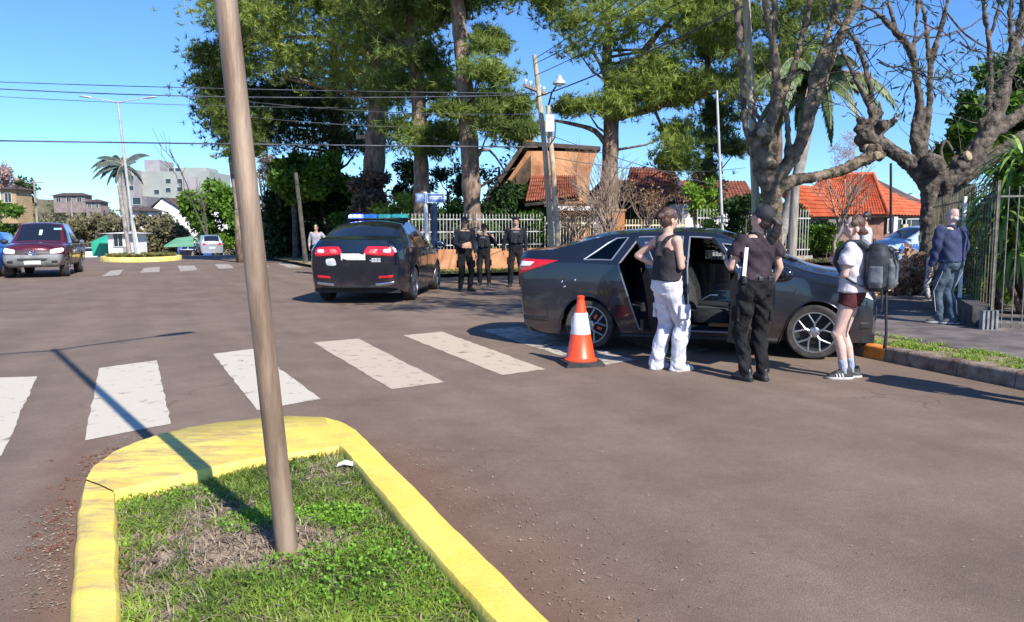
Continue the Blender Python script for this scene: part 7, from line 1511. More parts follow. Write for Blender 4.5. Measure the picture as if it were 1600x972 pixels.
# ================================================================ PEOPLE  (body frame: facing +y, their right is +x)
def skinm(name, c): 
    m = mat(name, c, tuple(x*.86 for x in c), scale=14, rough=.5, spec=.35, bump=.05, bscale=90); b = m.node_tree.nodes['Principled BSDF']; b.inputs['Subsurface Weight'].default_value = .12; b.inputs['Subsurface Radius'].default_value = (.02, .008, .004); return m
SKF = skinm('skin_fair', (.66, .41, .31)); SKT = skinm('skin_tan', (.48, .28, .19)); SKP = skinm('skin_pale', (.68, .46, .38))
def cloth(name, a, b, rough=.9, sc_=9, bump=.35): return mat(name, a, b, scale=sc_, spec=.25, rough=rough, bump=bump, bscale=55, dist=.006, detail=6)
HAIRB = mat('brown_hair', (.045, .022, .014), (.13, .065, .04), scale=30, rough=.42, bump=.5, bscale=60, stretch=(5, 5, .6), dist=.01, spec=.6); HAIRK = mat('black_hair', (.012, .009, .008), (.05, .04, .036), scale=30, rough=.4, bump=.5, bscale=60, stretch=(5, 5, .6), dist=.01, spec=.6)
EYE = mat('eye_dark', (.03, .02, .015), rough=.2); LIP = mat('lips', (.42, .16, .13), rough=.45); SOLE = mat('white_sole', (.72, .72, .7), (.6, .6, .58), scale=20, rough=.7); BLK = cloth('black_cloth', (.012, .012, .014), (.035, .033, .036)); BOOT = mat('black_leather', (.014, .013, .013), (.04, .037, .035), scale=15, rough=.38, bump=.2)
TOR = {'f': [(.80, .07, .08), (.86, .142, .096), (.93, .152, .104), (1.0, .14, .098), (1.07, .125, .092), (1.16, .135, .098), (1.27, .155, .112), (1.34, .16, .098), (1.39, .13, .075), (1.43, .06, .055)],
       'm': [(.80, .07, .08), (.86, .145, .10), (.93, .155, .108), (1.0, .152, .108), (1.07, .148, .105), (1.16, .162, .112), (1.27, .185, .122), (1.34, .185, .108), (1.39, .14, .08), (1.43, .07, .06)]}
def legjoint(hip, ank, l1, l2, fwd):
    d = ank-hip; L = min(d.length, (l1+l2)*.999); a = (l1*l1-l2*l2+L*L)/(2*L); h = math.sqrt(max(0, l1*l1-a*a)); u = d.normalized(); f = (fwd-u*fwd.dot(u)).normalized(); return hip+u*a+f*h
def person(label, loc, yaw, H, sex='f', feet=((-.1, 0, 5), (.1, 0, -5)), arms=None, head=(0, 0), skin=SKF, vox=.009, top=None, bottom=None, shoes=None, hair=None, extra=None, lean=(0, 0), group=None, cat='person', knee=0, belly=0, far=False, prop=1, barelegs=False):
    k = H/1.7; t = thing('person', label, cat, (loc[0], loc[1], loc[2]), yaw, group, k); J = {}
    lx, ly = lean
    def sp(z): f = max(0, (z-.85)/.6); return V((lx*f, ly*f, 0))   # spine lean
    b = MB(); T = TOR[sex]
    def torso(mb, inf, z0=0, z1=9, extra_=0):
        rings = [(V((0, 0, z))+sp(z)+V((0, belly*.5*math.exp(-((z-1.05)/.12)**2), 0)), rx+inf, ry+inf+belly*.5*math.exp(-((z-1.05)/.12)**2)) for z, rx, ry in T if z0 <= z <= z1]
        if len(rings) > 1: mb.loft(rings, 24, 2.3)
    torso(b, 0)
    shx = .165 if sex == 'f' else .19
    if sex == 'f':
        for sx in (-1, 1): b.ell(V((sx*.07, .075, 1.245))+sp(1.25), (.06, .055, .06))
    for sx in (-1, 1): b.ell(V((sx*.064, -.04, .90)), (.072, .06, .08))
    for i, sx in enumerate((-1, 1)):
        fx, fy, fa = feet[i][:3]; lift = feet[i][3] if len(feet[i]) > 3 else 0; hip = V((sx*.08, 0, .88)); ank = V((fx, fy, .085+lift)); a = R(fa); fw = V((-math.sin(a), math.cos(a), 0)); kn = legjoint(hip, ank, .42, .40, (fw+V((0, 1, 0))*.5)+V((0, 0, 0)))
        J['leg', sx] = (hip, kn, ank, fw)
        m1 = hip.lerp(kn, .5); m2 = kn.lerp(ank, .35)-fw*.012
        b.cap(hip, m1, *((.074, .064) if not barelegs else (.084, .070))); b.cap(m1, kn, *((.064, .048) if not barelegs else (.07, .05))); b.cap(kn, m2, .048, .052); b.cap(m2, ank, .054, .036); b.ell(kn+fw*.012, (.048, .05, .052))
        b.cap(ank-fw*.02+V((0, 0, -.03)), ank+fw*.14+V((0, 0, -.055)), .036, .026)
    arms = arms or {-1: ((-.12, 0, -1), (-.02, .12, -1), (0, .2, -1), (1, 0, 0), .5), 1: ((.12, 0, -1), (.02, .12, -1), (0, .2, -1), (-1, 0, 0), .5)}
    for sx in (-1, 1):
        ud, fd, hd, pn, curl = arms[sx]; sh = V((sx*shx, -.005, 1.365))+sp(1.36); el = sh+V(ud).normalized()*.27; wr = el+V(fd).normalized()*.235; hd = V(hd).normalized(); pn = V(pn); pn = (pn-hd*pn.dot(hd)).normalized(); sd = hd.cross(pn)
        thumb_side = sd if (sd.y > 0 or abs(sd.y) < .2 and sd.z > 0) else -sd
        J['arm', sx] = (sh, el, wr, hd); 
        b.ell(sh+V((-sx*.01, 0, -.005)), (.056, .056, .056)); b.cap(sh, el, .046 if sex == 'f' else .055, .036); b.cap(el, el.lerp(wr, .35), .037, .038); b.cap(el.lerp(wr, .35), wr, .038, .024)
        Mh = Matrix((thumb_side, pn, hd)).transposed()
        b.loft([(wr-hd*.005, .024, .018, Mh), (wr+hd*.02, .032, .016, Mh), (wr+hd*.055, .040, .015, Mh), (wr+hd*.088, .040, .013, Mh)], 12, 2.6)
        for q, (off_, ln) in enumerate(((.031, .07), (.010, .078), (-.011, .072), (-.031, .056))):
            p0 = wr+hd*.085+thumb_side*off_; c1 = curl*.6+.06*q; d1 = (hd*math.cos(c1)+pn*math.sin(c1)); d2 = (hd*math.cos(c1*2.3)+pn*math.sin(c1*2.3)); p1 = p0+d1*ln*.5; p2 = p1+d2*ln*.5
            b.cap(p0-hd*.012, p1, .0095, .0085, 8); b.cap(p1, p2, .0085, .007, 8)
        p0 = wr+hd*.028+thumb_side*.03; d1 = (hd*.75+thumb_side*.6+pn*.35*curl).normalized(); p1 = p0+d1*.035; p2 = p1+(hd*.9+pn*.5*curl+thumb_side*.1).normalized()*.03; b.cap(p0-d1*.01, p1, .013, .010, 8); b.cap(p1, p2, .010, .008, 8)
    nb = V((0, 0, 1.40))+sp(1.4); HM_ = Matrix.Translation(V((0, .0, 1.47))+sp(1.47)) @ Matrix.Rotation(R(head[0]), 4, 'Z') @ Matrix.Rotation(R(-head[1]), 4, 'X')
    hp = lambda x, y, z: HM_ @ V((x, y, z)); h3 = HM_.to_3x3(); hs = 1.0
    b.cap(nb, hp(0, .0, .06), .054 if sex == 'f' else .062, .05); b.ell(hp(0, -.005, .135), (.073, .092, .098), 20, 14, h3); b.ell(hp(0, .03, .065), (.052, .062, .062), 16, 10, h3); b.ell(hp(0, .068, .03), (.022, .02, .018), 10, 8, h3)
    b.ell(hp(0, .07, .11), (.045, .02, .05), 12, 8, h3); b.cap(hp(0, .088, .108), hp(0, .108, .078), .009, .013, 8); b.ell(hp(0, .082, .135), (.045, .014, .012), 10, 6, h3); b.ell(hp(0, .083, .05), (.024, .014, .013), 10, 6, h3)
    for sx in (-1, 1): b.ell(hp(sx*.076, -.008, .09), (.010, .022, .033), 10, 8, h3); b.ell(hp(sx*.04, .055, .085), (.024, .02, .024), 10, 6, h3)
    me = remesh(b, vox if not far else .013, 2, 'body'); me.materials.append(skin); link('body', me, t)
    for sx in (-1, 1): MB().ell(hp(sx*.031, .0835, .113), (.012, .006, .0065), 8, 6, h3).build('eye', EYE, t, smooth=180)
    MB().ell(hp(0, .094, .051), (.02, .006, .007), 8, 6, h3).build('lips', LIP, t, smooth=180)
    for sx in (-1, 1): MB().tube([hp(sx*.014, .093, .128), hp(sx*.034, .093, .134), hp(sx*.052, .078, .128)], [.003, .004, .002], 5).build('eyebrow', HAIRK, t)
    def cl(mb, name, m, amp=.006, s_=9, v=None, seed=0, sm=2, st=(1, 1, 1), parent=None):
        me = remesh(mb, v or (vox*1.0 if not far else .014), sm, name, wrinkle(amp, s_, seed, st)); me.materials.append(m); return link(name, me, parent or t)
    P = dict(t=t, J=J, torso=torso, cl=cl, hp=hp, h3=h3, sp=sp, T=T, shx=shx, HM=HM_, k=k)
    # shoes / boots
    kind, ms = shoes or ('shoe', BOOT)
    for sx in (-1, 1):
        hip, kn, ank, fw = J['leg', sx]; M = Matrix((fw.cross(V((0, 0, 1))), fw, V((0, 0, 1)))).transposed(); g = ank.z-.085; s = MB(); base = V((ank.x, ank.y, g))
        s.loft([(base+fw*.045+V((0, 0, .012)), .046, .135, M), (base+fw*.045+V((0, 0, .035)), .047, .135, M), (base+fw*.04+V((0, 0, .055)), .042, .125, M)], 20, 2.6)
        s.loft([(base+fw*.035+V((0, 0, .05)), .041, .12, M), (base+fw*.02+V((0, 0, .075)), .039, .10, M), (base-fw*.01+V((0, 0, .1)), .037, .065, M), (base-fw*.015+V((0, 0, .125)), .037, .05, M)], 18, 2.3)
        if kind == 'boot': s.cap(ank-fw*.01, ank.lerp(kn, .32), .05, .056)
        o = cl(s, 'boot' if kind == 'boot' else 'shoe', ms, .0025, 16, v=.007 if not far else .012)
        so = MB(); so.loft([(base+fw*.045+V((0, 0, .0)), .044, .13, M), (base+fw*.045+V((0, 0, .008)), .05, .14, M), (base+fw*.045+V((0, 0, .026)), .05, .139, M)], 22, 2.7); so.build('sole', SOLE if kind != 'boot' else TRIM, o, smooth=50)
    return P
def trousers(P, name, m, radii=(.10, .085, .066, .064, .052), inf=.014, amp=.007, top=1.02, seed=1, length=1.0, s_=9, hem=.0, tight=1):
    mb = MB(); P['torso'](mb, inf, .79, top)
    for sx in (-1, 1):
        hip, kn, ank, fw = P['J']['leg', sx]; mb.ell(V((sx*.068, -.048, .90)), (.08+inf*.3, .072+inf*.3, .09))
        pts = [hip, hip.lerp(kn, .5), kn+fw*.004, kn.lerp(ank, .42)-fw*.008, ank+V((0, 0, .01-hem))]; n_ = {1.0: 4}.get(length, None)
        if length == 1.0:
            for i in range(4): mb.cap(pts[i], pts[i+1], radii[i], radii[i+1])
        else:
            e = hip.lerp(kn, length); mb.tube([hip+V((0, 0, .02)), hip.lerp(e, .5), e], [radii[0], radii[1], radii[2]], 16)
    return P['cl'](mb, name, m, amp, s_, seed=seed, st=(1, 1, 1.6))
def shirt(P, name, m, z0=.98, z1=1.40, inf=.014, sleeve=.55, sr=(.066, .062), amp=.005, seed=2, flare=0, collar=False, s_=9, cuff=True):
    mb = MB(); T = [q for q in P['T'] if z0-.02 <= q[0] <= z1+.001]; rings = []
    for i, (z, rx, ry) in enumerate(T): f = flare*max(0, (1.12-z)/.2); rings.append((V((0, 0, z))+P['sp'](z), rx+inf+f, ry+inf+f))
    rings.insert(0, (V((0, 0, z0-.01))+P['sp'](z0), rings[0][1]*.99, rings[0][2]*.99)); mb.loft(rings, 24, 2.3)
    for sx in (-1, 1):
        sh, el, wr, hd = P['J']['arm', sx]
        if sleeve is not None:
            mb.ell(sh+V((-sx*.012, 0, 0)), (.07, .068, .066))
            if sleeve <= 1: mb.tube([sh-(el-sh)*.05, sh.lerp(el, sleeve*.5), sh.lerp(el, sleeve)], [.062, sr[0], sr[1]], 16)
            else: mb.cap(sh, el, sr[0], sr[1]); mb.cap(el, el.lerp(wr, sleeve-1), sr[1], sr[1]*.74)
    if collar: mb.tube([V((0, -.005, 1.39))+P['sp'](1.4), V((0, .0, 1.445))+P['sp'](1.44)], [.078, .066], 18)
    return P['cl'](mb, name, m, amp, s_, seed=seed, st=(1, 1, 1.3))
def hairdo(P, m, bun=None, tail=None, low=.0, vol=1.0, name='hair', back=True):
    hp, h3 = P['hp'], P['h3']; mb = MB(); mb.ell(hp(0, -.022, .150), (.082*vol, .088*vol, .092*vol), 20, 14, h3); mb.ell(hp(0, -.045, .095), (.074*vol, .058, .075+low), 16, 10, h3)
    for sx in (-1, 1): mb.ell(hp(sx*.062, .0, .15), (.022, .055, .045), 12, 8, h3)
    if bun: x, y, z, r = bun; mb.ell(hp(x, y, z), (r, r*.85, r), 12, 8, h3); mb.ell(hp(x*.5, (y-.1)/2, z), (.03, .04, .03), 10, 6, h3)
    if tail:
        pts = [hp(*p) for p in tail[0]]; mb.tube(pts, tail[1], 12)
    return P['cl'](mb, name, m, .0035, 30, v=.007, st=(2, 2, .6))
def cap_(P, m, brim=True, name='cap', beret=False):
    hp, h3 = P['hp'], P['h3']; mb = MB()
    if beret: mb.ell(hp(.02, -.01, .205), (.105, .115, .038), 20, 10, h3); mb.ell(hp(0, -.012, .165), (.084, .1, .05), 18, 8, h3)
    else: mb.ell(hp(0, -.012, .165), (.086, .103, .088), 22, 14, h3)
    o = P['cl'](mb, name, m, .001, 9, v=.007)
    if brim:
        q = MB(); vs = []; n = 12
        for i in range(n+1):
            a = PI*(.12+.76*i/n); vs += [hp(.078*math.cos(a), .09*math.sin(a)+.0, .145), hp(.078*math.cos(a), .09*math.sin(a)+.068*math.sin(a)**.6, .135-.01*math.sin(a)), ]
        q.add(vs+[v+V((0, 0, -.006)) for v in vs], [(2*i, 2*i+2, 2*i+3, 2*i+1) for i in range(n)]+[(2*n+2+2*i, 2*n+3+2*i, 2*n+5+2*i, 2*n+4+2*i) for i in range(n)]+[(2*i+1, 2*i+3, 2*n+5+2*i, 2*n+3+2*i) for i in range(n)]); q.build('brim', m, o, smooth=40)
    return o
def yawpx(px, Y, deg):   # deg: 0 faces away from the camera, 90 faces left in the picture, -90 right
    return R(deg)-math.atan2((px-CX)/F, 1)*1.0
# --- tank-top woman
WP = cloth('white_cargo_cloth', (.5, .5, .56), (.74, .73, .76), sc_=6); TT1 = cloth('charcoal_tank', (.025, .022, .027), (.05, .045, .052), sc_=8)
def tank():
    p = G(1040, 578); P = person('woman in a black tank top and baggy white cargo trousers, one hand on her hip', p, R(-62), 1.70, 'f', feet=((-.085, -.05, 8), (.11, .07, -12)),
        arms={-1: ((-.80, -.55, -.75), (.78, .50, -.42), (.7, .3, -.4), (0, .3, 1), .9), 1: ((.12, .10, -1), (-.72, .62, .14), (-.8, .55, .15), (-.3, -.3, .7), .9)}, head=(0, 8), skin=SKF, vox=.0075, shoes=('shoe', mat('white_trainers', (.7, .7, .7), (.82, .82, .8), scale=12, rough=.5)))
    t = P['t']; trousers(P, 'cargo_trousers', WP, (.098, .09, .078, .08, .077), .022, .014, 1.03, 3, hem=.035, s_=11)
    for sx in (-1, 1):
        hip, kn, ank, fw = P['J']['leg', sx]; q = hip.lerp(kn, .62)+V((sx*.1, 0, 0)); m = MB(); m.box(q, (.035, .13, .15)); P['cl'](m, 'cargo_pocket', WP, .004, 12, v=.008)
    mb = MB()
    rings = [(V((0, 0, z))+P['sp'](z), rx+inf, ry+inf) for z, rx, ry, inf in ((.95, .152, .104, .03), (1.0, .14, .098, .032), (1.07, .13, .095, .032), (1.16, .135, .098, .022), (1.24, .15, .108, .010), (1.29, .145, .112, .008))]
    mb.loft(rings, 24, 2.3)
    mb.tube([V((-.035, -.105, 1.26)), V((-.045, -.09, 1.33)), V((-.085, -.055, 1.39)), V((-.1, .0, 1.415)), V((-.1, .06, 1.38)), V((-.085, .115, 1.29))], [.03, .028, .024, .02, .02, .024], 8); mb.tube([V((.035, -.105, 1.26)), V((.045, -.09, 1.33)), V((.085, -.055, 1.39)), V((.1, .0, 1.415)), V((.1, .06, 1.38)), V((.085, .115, 1.29))], [.03, .028, .024, .02, .02, .024], 8)
    mb.tube([V((0, -.112, 1.2)), V((0, -.1, 1.3)), V((0, -.085, 1.36))], [.06, .04, .028], 10); mb.ell((0, .1, 1.25), (.09, .05, .07))
    P['cl'](mb, 'tank_top', TT1, 0.008, 12, seed=5)
    hairdo(P, HAIRB, bun=(-.0, -.118, .13, .036)); q = MB(); q.tube([P['hp'](-.03, -.115, .135), P['hp'](.03, -.118, .135)], .008, 6); q.build('hair_clip', TRIM, t)
    for sx in (1,): q = MB(); q.ell(P['hp'](sx*.082, -.002, .055), (.004, .004, .012), 6, 4); q.build('earring', CHR, t)
    sh, el, wr, hd = P['J']['arm', 1]; X = Matrix.Translation(p) @ Matrix.Rotation(R(-62), 4, 'Z') @ Matrix.Scale(1.0, 4); c = X @ (wr+hd*.10+V((-.02, 0, .015)))
    m = MB(); m.box((0, 0, 0), (.075, .15, .009), (Matrix.Rotation(R(-62), 3, 'Z') @ Matrix.Rotation(R(20), 3, 'X'))); m.v = [tuple(V(v)+c) for v in m.v]; solo(m.build('phone', mat('phone_black', (.01, .01, .012), rough=.15)), 'dark phone held in the right hand of the tank-top woman', 'phone')
    m = MB(); pts = [(.03, .1, 1.40), (.06, .15, 1.30), (.055, .165, 1.18), (.10, .19, 1.13)]; m.tube(pts, .004, 5); m.build('lanyard', mat('lanyard', (.3, .32, .38), (.04, .04, .05), scale=40), t)
tank()
# --- woman officer
PL = cloth('plum_black_polo', (.03, .02, .027), (.062, .044, .054), sc_=6); CT = cloth('black_cargo', (.006, .006, .007), (.02, .019, .021), sc_=8)
def officer_w():
    p = G(1177, 594); P = person('policewoman seen from behind in black cap, long ponytail and dark polo, reading something', p, R(12), 1.70, 'f', feet=((-.085, .0, 14), (.09, -.02, -6)),
        arms={-1: ((-.34, .10, -1), (.25, .9, .22), (.3, .8, .3), (.9, -.1, 0), .9), 1: ((.30, -.02, -1), (-.12, .42, -.7), (-.1, .4, -.8), (-1, 0, 0), .7)}, head=(34, -24), skin=SKF, vox=.0075, shoes=('boot', BOOT))
    t = P['t']; trousers(P, 'cargo_trousers', CT, (.095, .086, .07, .067, .058), .02, .013, 1.04, 6, s_=13)
    for sx in (-1, 1): hip, kn, ank, fw = P['J']['leg', sx]; m = MB(); m.box(hip.lerp(kn, .55)+V((sx*.088, 0, 0)), (.03, .12, .15)); P['cl'](m, 'cargo_pocket', CT, .004, 12, v=.008)
    shirt(P, 'polo_shirt', PL, 1.0, 1.39, .018, .58, (.074, .072), .011, 4, collar=True, s_=10)
    m = MB(); m.loft([(V((0, 0, 1.00)), .158, .115), (V((0, 0, 1.045)), .15, .11)], 24, 2.3); o = m.build('belt', BOOT, t, smooth=50)
    for x, y, w_, h in ((.155, -.02, .06, .13), (.15, .05, .05, .09), (-.14, -.05, .05, .08), (.09, -.105, .06, .05), (-.02, -.115, .05, .045)): q = MB(); q.box((x, y, 1.01-h*.2), (w_, .045, h)); P['cl'](q, 'belt_pouch', BOOT, .001, 9, v=.007, parent=o)
    cap_(P, mat('cap_cloth', (.014, .014, .016), (.03, .03, .033), scale=12, rough=.8, bump=.2)); hairdo(P, HAIRK, tail=([(0, -.10, .16), (.02, -.16, .13), (.03, -.17, .03), (.035, -.145, -.08), (.03, -.13, -.18), (.025, -.12, -.26)], [.028, .042, .048, .045, .034, .012]), low=-.01, vol=.985)
    c = p+Matrix.Rotation(R(12), 3, 'Z') @ V((-.185, -.12, 1.17)); m = MB(); 
    m.box((0, 0, 0), (.035, .012, .27), Matrix.Rotation(R(4), 3, 'Y')); m.v = [tuple(V(v)+c) for v in m.v]; solo(m.build('rolled_paper', mat('pinkish_paper', (.8, .76, .78), (.74, .68, .72), scale=12, rough=.5)), 'narrow pale rolled paper strip tucked upright at the policewoman\'s left side', 'paper')
    sh, el, wr, hd = P['J']['arm', -1]; c = p+Matrix.Rotation(R(12), 3, 'Z') @ (wr+hd*.09+V((.035, .02, 0))); m = MB(); m.box((0, 0, 0), (.01, .075, .15), Matrix.Rotation(R(20), 3, 'X')); m.v = [tuple(V(v)+c) for v in m.v]; solo(m.build('phone', mat('phone_black', (.01, .01, .012))), 'dark phone in the raised left hand of the policewoman', 'phone')
    sh, el, wr, hd = P['J']['arm', -1]; m = MB(); m.tube([wr-hd*.03, wr-hd*.008], .03, 12); m.build('bracelet', TRIM, t)
officer_w()
# --- backpack girl
def girl():
    p = G(1326, 591); yw = 54; WT = cloth('white_tshirt', (.52, .46, .5), (.68, .64, .64), sc_=5); MS = cloth('maroon_shorts', (.07, .018, .022), (.11, .03, .035))
    P = person('young woman in a white T-shirt, maroon shorts and a big dark backpack, facing left', p, R(yw), 1.60, 'f', feet=((-.07, .03, 32), (.075, -.02, 24)),
        arms={-1: ((-.1, .16, -1), (.9, .42, .2), (.9, .2, .2), (0, -.4, 1), .8), 1: ((.1, .16, -1), (-.8, .5, .35), (-.8, .3, .3), (0, -.4, 1), .8)}, head=(30, 3), skin=SKP, barelegs=True, vox=.0075, shoes=('shoe', mat('black_trainers', (.02, .02, .022), (.05, .05, .05), scale=12, rough=.6)))
    t = P['t']; X = ROOTM[t.name]; trousers(P, 'shorts', MS, (.1, .098, .096), .022, .004, 1.02, 8, length=.26)
    shirt(P, 'tshirt', WT, .93, 1.39, .024, .62, (.078, .078), .012, 9, flare=.01, s_=8)
    for sx in (-1, 1):
        hip, kn, ank, fw = P['J']['leg', sx]; m = MB(); m.cap(ank+V((0, 0, -.02)), ank.lerp(kn, .27), .042, .049); P['cl'](m, 'sock', cloth('grey_sock', (.3, .33, .4), (.45, .48, .55)), .002, 20, v=.007)
        m = MB(); g = V((ank.x, ank.y, 0)); s_ = fw.cross(V((0, 0, 1)))
        for j in range(3): 
            for sd in (-1, 1): m.box(g+fw*(.03+.03*j)+s_*sd*.046+V((0, 0, .05-.004*j)), (.006, .012, .04), Matrix.Rotation(math.atan2(fw.y, fw.x)-PI/2, 3, 'Z') @ Matrix.Rotation(R(-20), 3, 'X'))
        m.build('shoe_stripes', SOLE, t)
    hairdo(P, HAIRB, bun=(0, -.108, .055, .03), low=.0, vol=.99)
    # backpack, a thing of its own
    bp = thing('backpack', 'large dark slate backpack with grey panels and dangling straps worn by the maroon-shorts woman', 'backpack', (p.x, p.y, 0), R(yw), None, 1.60/1.7); PK = cloth('pack_black', (.018, .022, .026), (.05, .058, .066), rough=.6); PG = cloth('pack_grey', (.085, .1, .11), (.16, .18, .19), rough=.6)
    m = MB(); z0 = .93; rings = [(V((0, -.235, z0)), .13, .07), (V((0, -.245, z0+.06)), .155, .115), (V((0, -.25, z0+.2)), .165, .125), (V((0, -.245, z0+.36)), .16, .12), (V((0, -.235, z0+.45)), .14, .095), (V((0, -.225, z0+.49)), .09, .05)]; m.loft(rings, 24, 3); me = remesh(m, .009, 2, 'main_compartment', wrinkle(.004, 12, 3)); me.materials.append(PK); link('main_compartment', me, bp)
    m = MB(); m.loft([(V((0, -.36, z0+.03)), .11, .03), (V((0, -.375, z0+.08)), .125, .045), (V((0, -.375, z0+.26)), .125, .045), (V((0, -.36, z0+.34)), .10, .02)], 20, 3); me = remesh(m, .008, 2, 'front_pocket', wrinkle(.003, 14, 4)); me.materials.append(PG); link('front_pocket', me, bp)
    for sx in (-1, 1):
        m = MB(); m.loft([(V((sx*.165, -.25, z0+.04)), .02, .06), (V((sx*.178, -.25, z0+.1)), .028, .07), (V((sx*.172, -.25, z0+.26)), .02, .065)], 16, 3); me = remesh(m, .008, 2, 'side_pocket', wrinkle(.003, 14, 5)); me.materials.append(PG); link('side_pocket', me, bp)
        m = MB(); m.tube([V((sx*.09, -.15, 1.36)), V((sx*.10, -.07, 1.425)), V((sx*.11, .03, 1.42)), V((sx*.118, .125, 1.34)), V((sx*.13, .15, 1.22)), V((sx*.165, .08, 1.10)), V((sx*.175, -.05, 1.02)), V((sx*.155, -.16, .98))], [.034, .036, .036, .032, .024, .012, .011, .012], 8, flat=None); m.build('shoulder_strap', mat('strap_slate', (.1, .12, .15), (.19, .21, .25), scale=10, rough=.6) if sx > 0 else PK, bp, smooth=60)
        m = MB(); m.tube([V((sx*.1, -.3, z0+.02)), V((sx*.11, -.31, z0-.1)), V((sx*.105, -.3, z0-.2))], [.012, .01, .01], 6); m.build('loose_strap', PK, bp)
        m = MB(); m.tube([V((sx*.07, -.385, z0+.40)), V((sx*.075, -.415, z0+.25)), V((sx*.07, -.40, z0+.05))], .011, 6); m.build('compression_strap', TRIM, bp)
    m = MB(); m.tube([V((-.03, -.2, z0+.47)), V((-.02, -.19, z0+.53)), V((.02, -.19, z0+.53)), V((.03, -.2, z0+.47))], .011, 8); m.build('carry_handle', PK, bp, smooth=60)
    m = MB(); m.tube([V((-.04, -.33, z0-.0)), V((-.06, -.34, z0-.18)), V((-.05, -.35, z0-.42)), V((-.04, -.34, z0-.58))], [.014, .013, .014, .02], 6); m.build('trailing_strap', TRIM, bp, smooth=60)
    m = MB(); m.ell((0, -.34, z0+.42), (.05, .045, .04), 12, 8); m.tube([V((-.05, -.33, z0+.44)), V((0, -.4, z0+.42)), V((.05, -.33, z0+.44))], .012, 6); m.build('clipped_helmet_strap', BOOT, bp, smooth=60)
girl()
# --- the three officers facing us
NV = cloth('navy_black_uniform', (.007, .008, .014), (.018, .02, .03)); VEST = cloth('vest_black', (.008, .009, .012), (.024, .026, .032), sc_=14, rough=.7)
def officer(label, px, py, yaw, H, vest, capk, arms, headr, feet, ptop=None, sex='m', belly=0, topy=None):
    p = G(px, py); P = person(label, p, R(yaw), H, sex, feet=feet, arms=arms, head=headr, skin=SKT, vox=.010, shoes=('boot', BOOT), group='three police officers standing by the low wall', belly=belly); t = P['t']
    trousers(P, 'cargo_trousers', CT, (.095, .086, .072, .068, .058), .02, .009, 1.04, px, s_=11)
    for sx in (-1, 1): hip, kn, ank, fw = P['J']['leg', sx]; m = MB(); m.box(hip.lerp(kn, .6)+V((sx*.09, 0, 0)), (.04, .13, .17)); P['cl'](m, 'cargo_pocket', CT, .004, 12, v=.012)
    shirt(P, 'jacket', NV, .98, 1.39, .026, 1.85, (.07, .056), .006, px, collar=True)
    m = MB(); m.loft([(V((0, 0, 1.0)), .178, .132), (V((0, 0, 1.045)), .176, .13)], 24, 2.3); o = m.build('belt', BOOT, t, smooth=50)
    q = MB(); q.box((.185, .0, .95), (.05, .08, .16)); P['cl'](q, 'holster', BOOT, .001, 9, v=.01, parent=o)
    if vest:
        m = MB(); m.loft([(V((0, .0, 1.06)), .175, .155), (V((0, .01, 1.2)), .19, .165), (V((0, .01, 1.3)), .185, .158), (V((0, 0, 1.39)), .13, .12)], 24, 3.2); v = P['cl'](m, 'vest', VEST, .003, 12, v=.011)
        for x, z, w_, h in ((-.09, 1.12, .09, .1), (.02, 1.11, .09, .11), (.1, 1.14, .06, .12), (-.08, 1.26, .08, .06)): q = MB(); q.box((x, .168, z), (w_, .04, h)); P['cl'](q, 'vest_pouch', VEST, .001, 9, v=.01, parent=v)
        q = MB(); q.box((0, .172, 1.335), (.13, .006, .026)); q.build('chest_strip', mat('grey_print', (.25, .27, .3), (.08, .08, .09), scale=60), v)
    for sx in (-1, 1): sh, el, wr, hd = P['J']['arm', sx]; c = sh.lerp(el, .35)+V((sx*.066, .02, 0)); q = MB(); q.ell(c, (.012, .034, .03), 10, 6); q.build('shoulder_patch', mat('pale_patch', (.55, .6, .66), (.3, .36, .42), scale=40), t)
    hairdo(P, HAIRK, vol=.96); cap_(P, BLK, brim=(capk == 'cap'), beret=(capk == 'beret')); return P
officer('stocky officer in a cap and plain dark jacket, leftmost of the three by the wall', 727, 455, 205, 1.80, False, 'cap', {-1: ((-.2, 0, -1), (.0, .3, -1), (0, .2, -1), (1, 0, 0), .6), 1: ((.25, .05, -1), (-.55, .75, -.35), (-.6, .5, -.2), (0, 0, 1), .8)}, (-10, 0), ((-.12, 0, 20), (.12, 0, -12)), belly=.05)
officer('shorter officer in a vest and cap with both elbows bent, middle of the three', 757, 446, 172, 1.66, True, 'cap', {-1: ((-.5, 0, -.9), (.1, .5, .7), (.3, .2, .8), (.6, 0, 0), .8), 1: ((.6, 0, -.8), (-.1, .5, .6), (-.3, .2, .8), (-.6, 0, 0), .8)}, (12, 4), ((-.13, 0, 10), (.13, 0, -14)))
officer('tall officer in a bulky tactical vest and beret, nearest the tail of the dark sedan', 806, 448, 183, 1.84, True, 'beret', {-1: ((-.25, 0, -1), (.05, .1, -1), (0, .1, -1), (1, 0, 0), .5), 1: ((.35, 0, -1), (.1, .15, -1), (0, .1, -1), (-1, 0, 0), .5)}, (0, 0), ((-.14, 0, 12), (.14, 0, -12)))
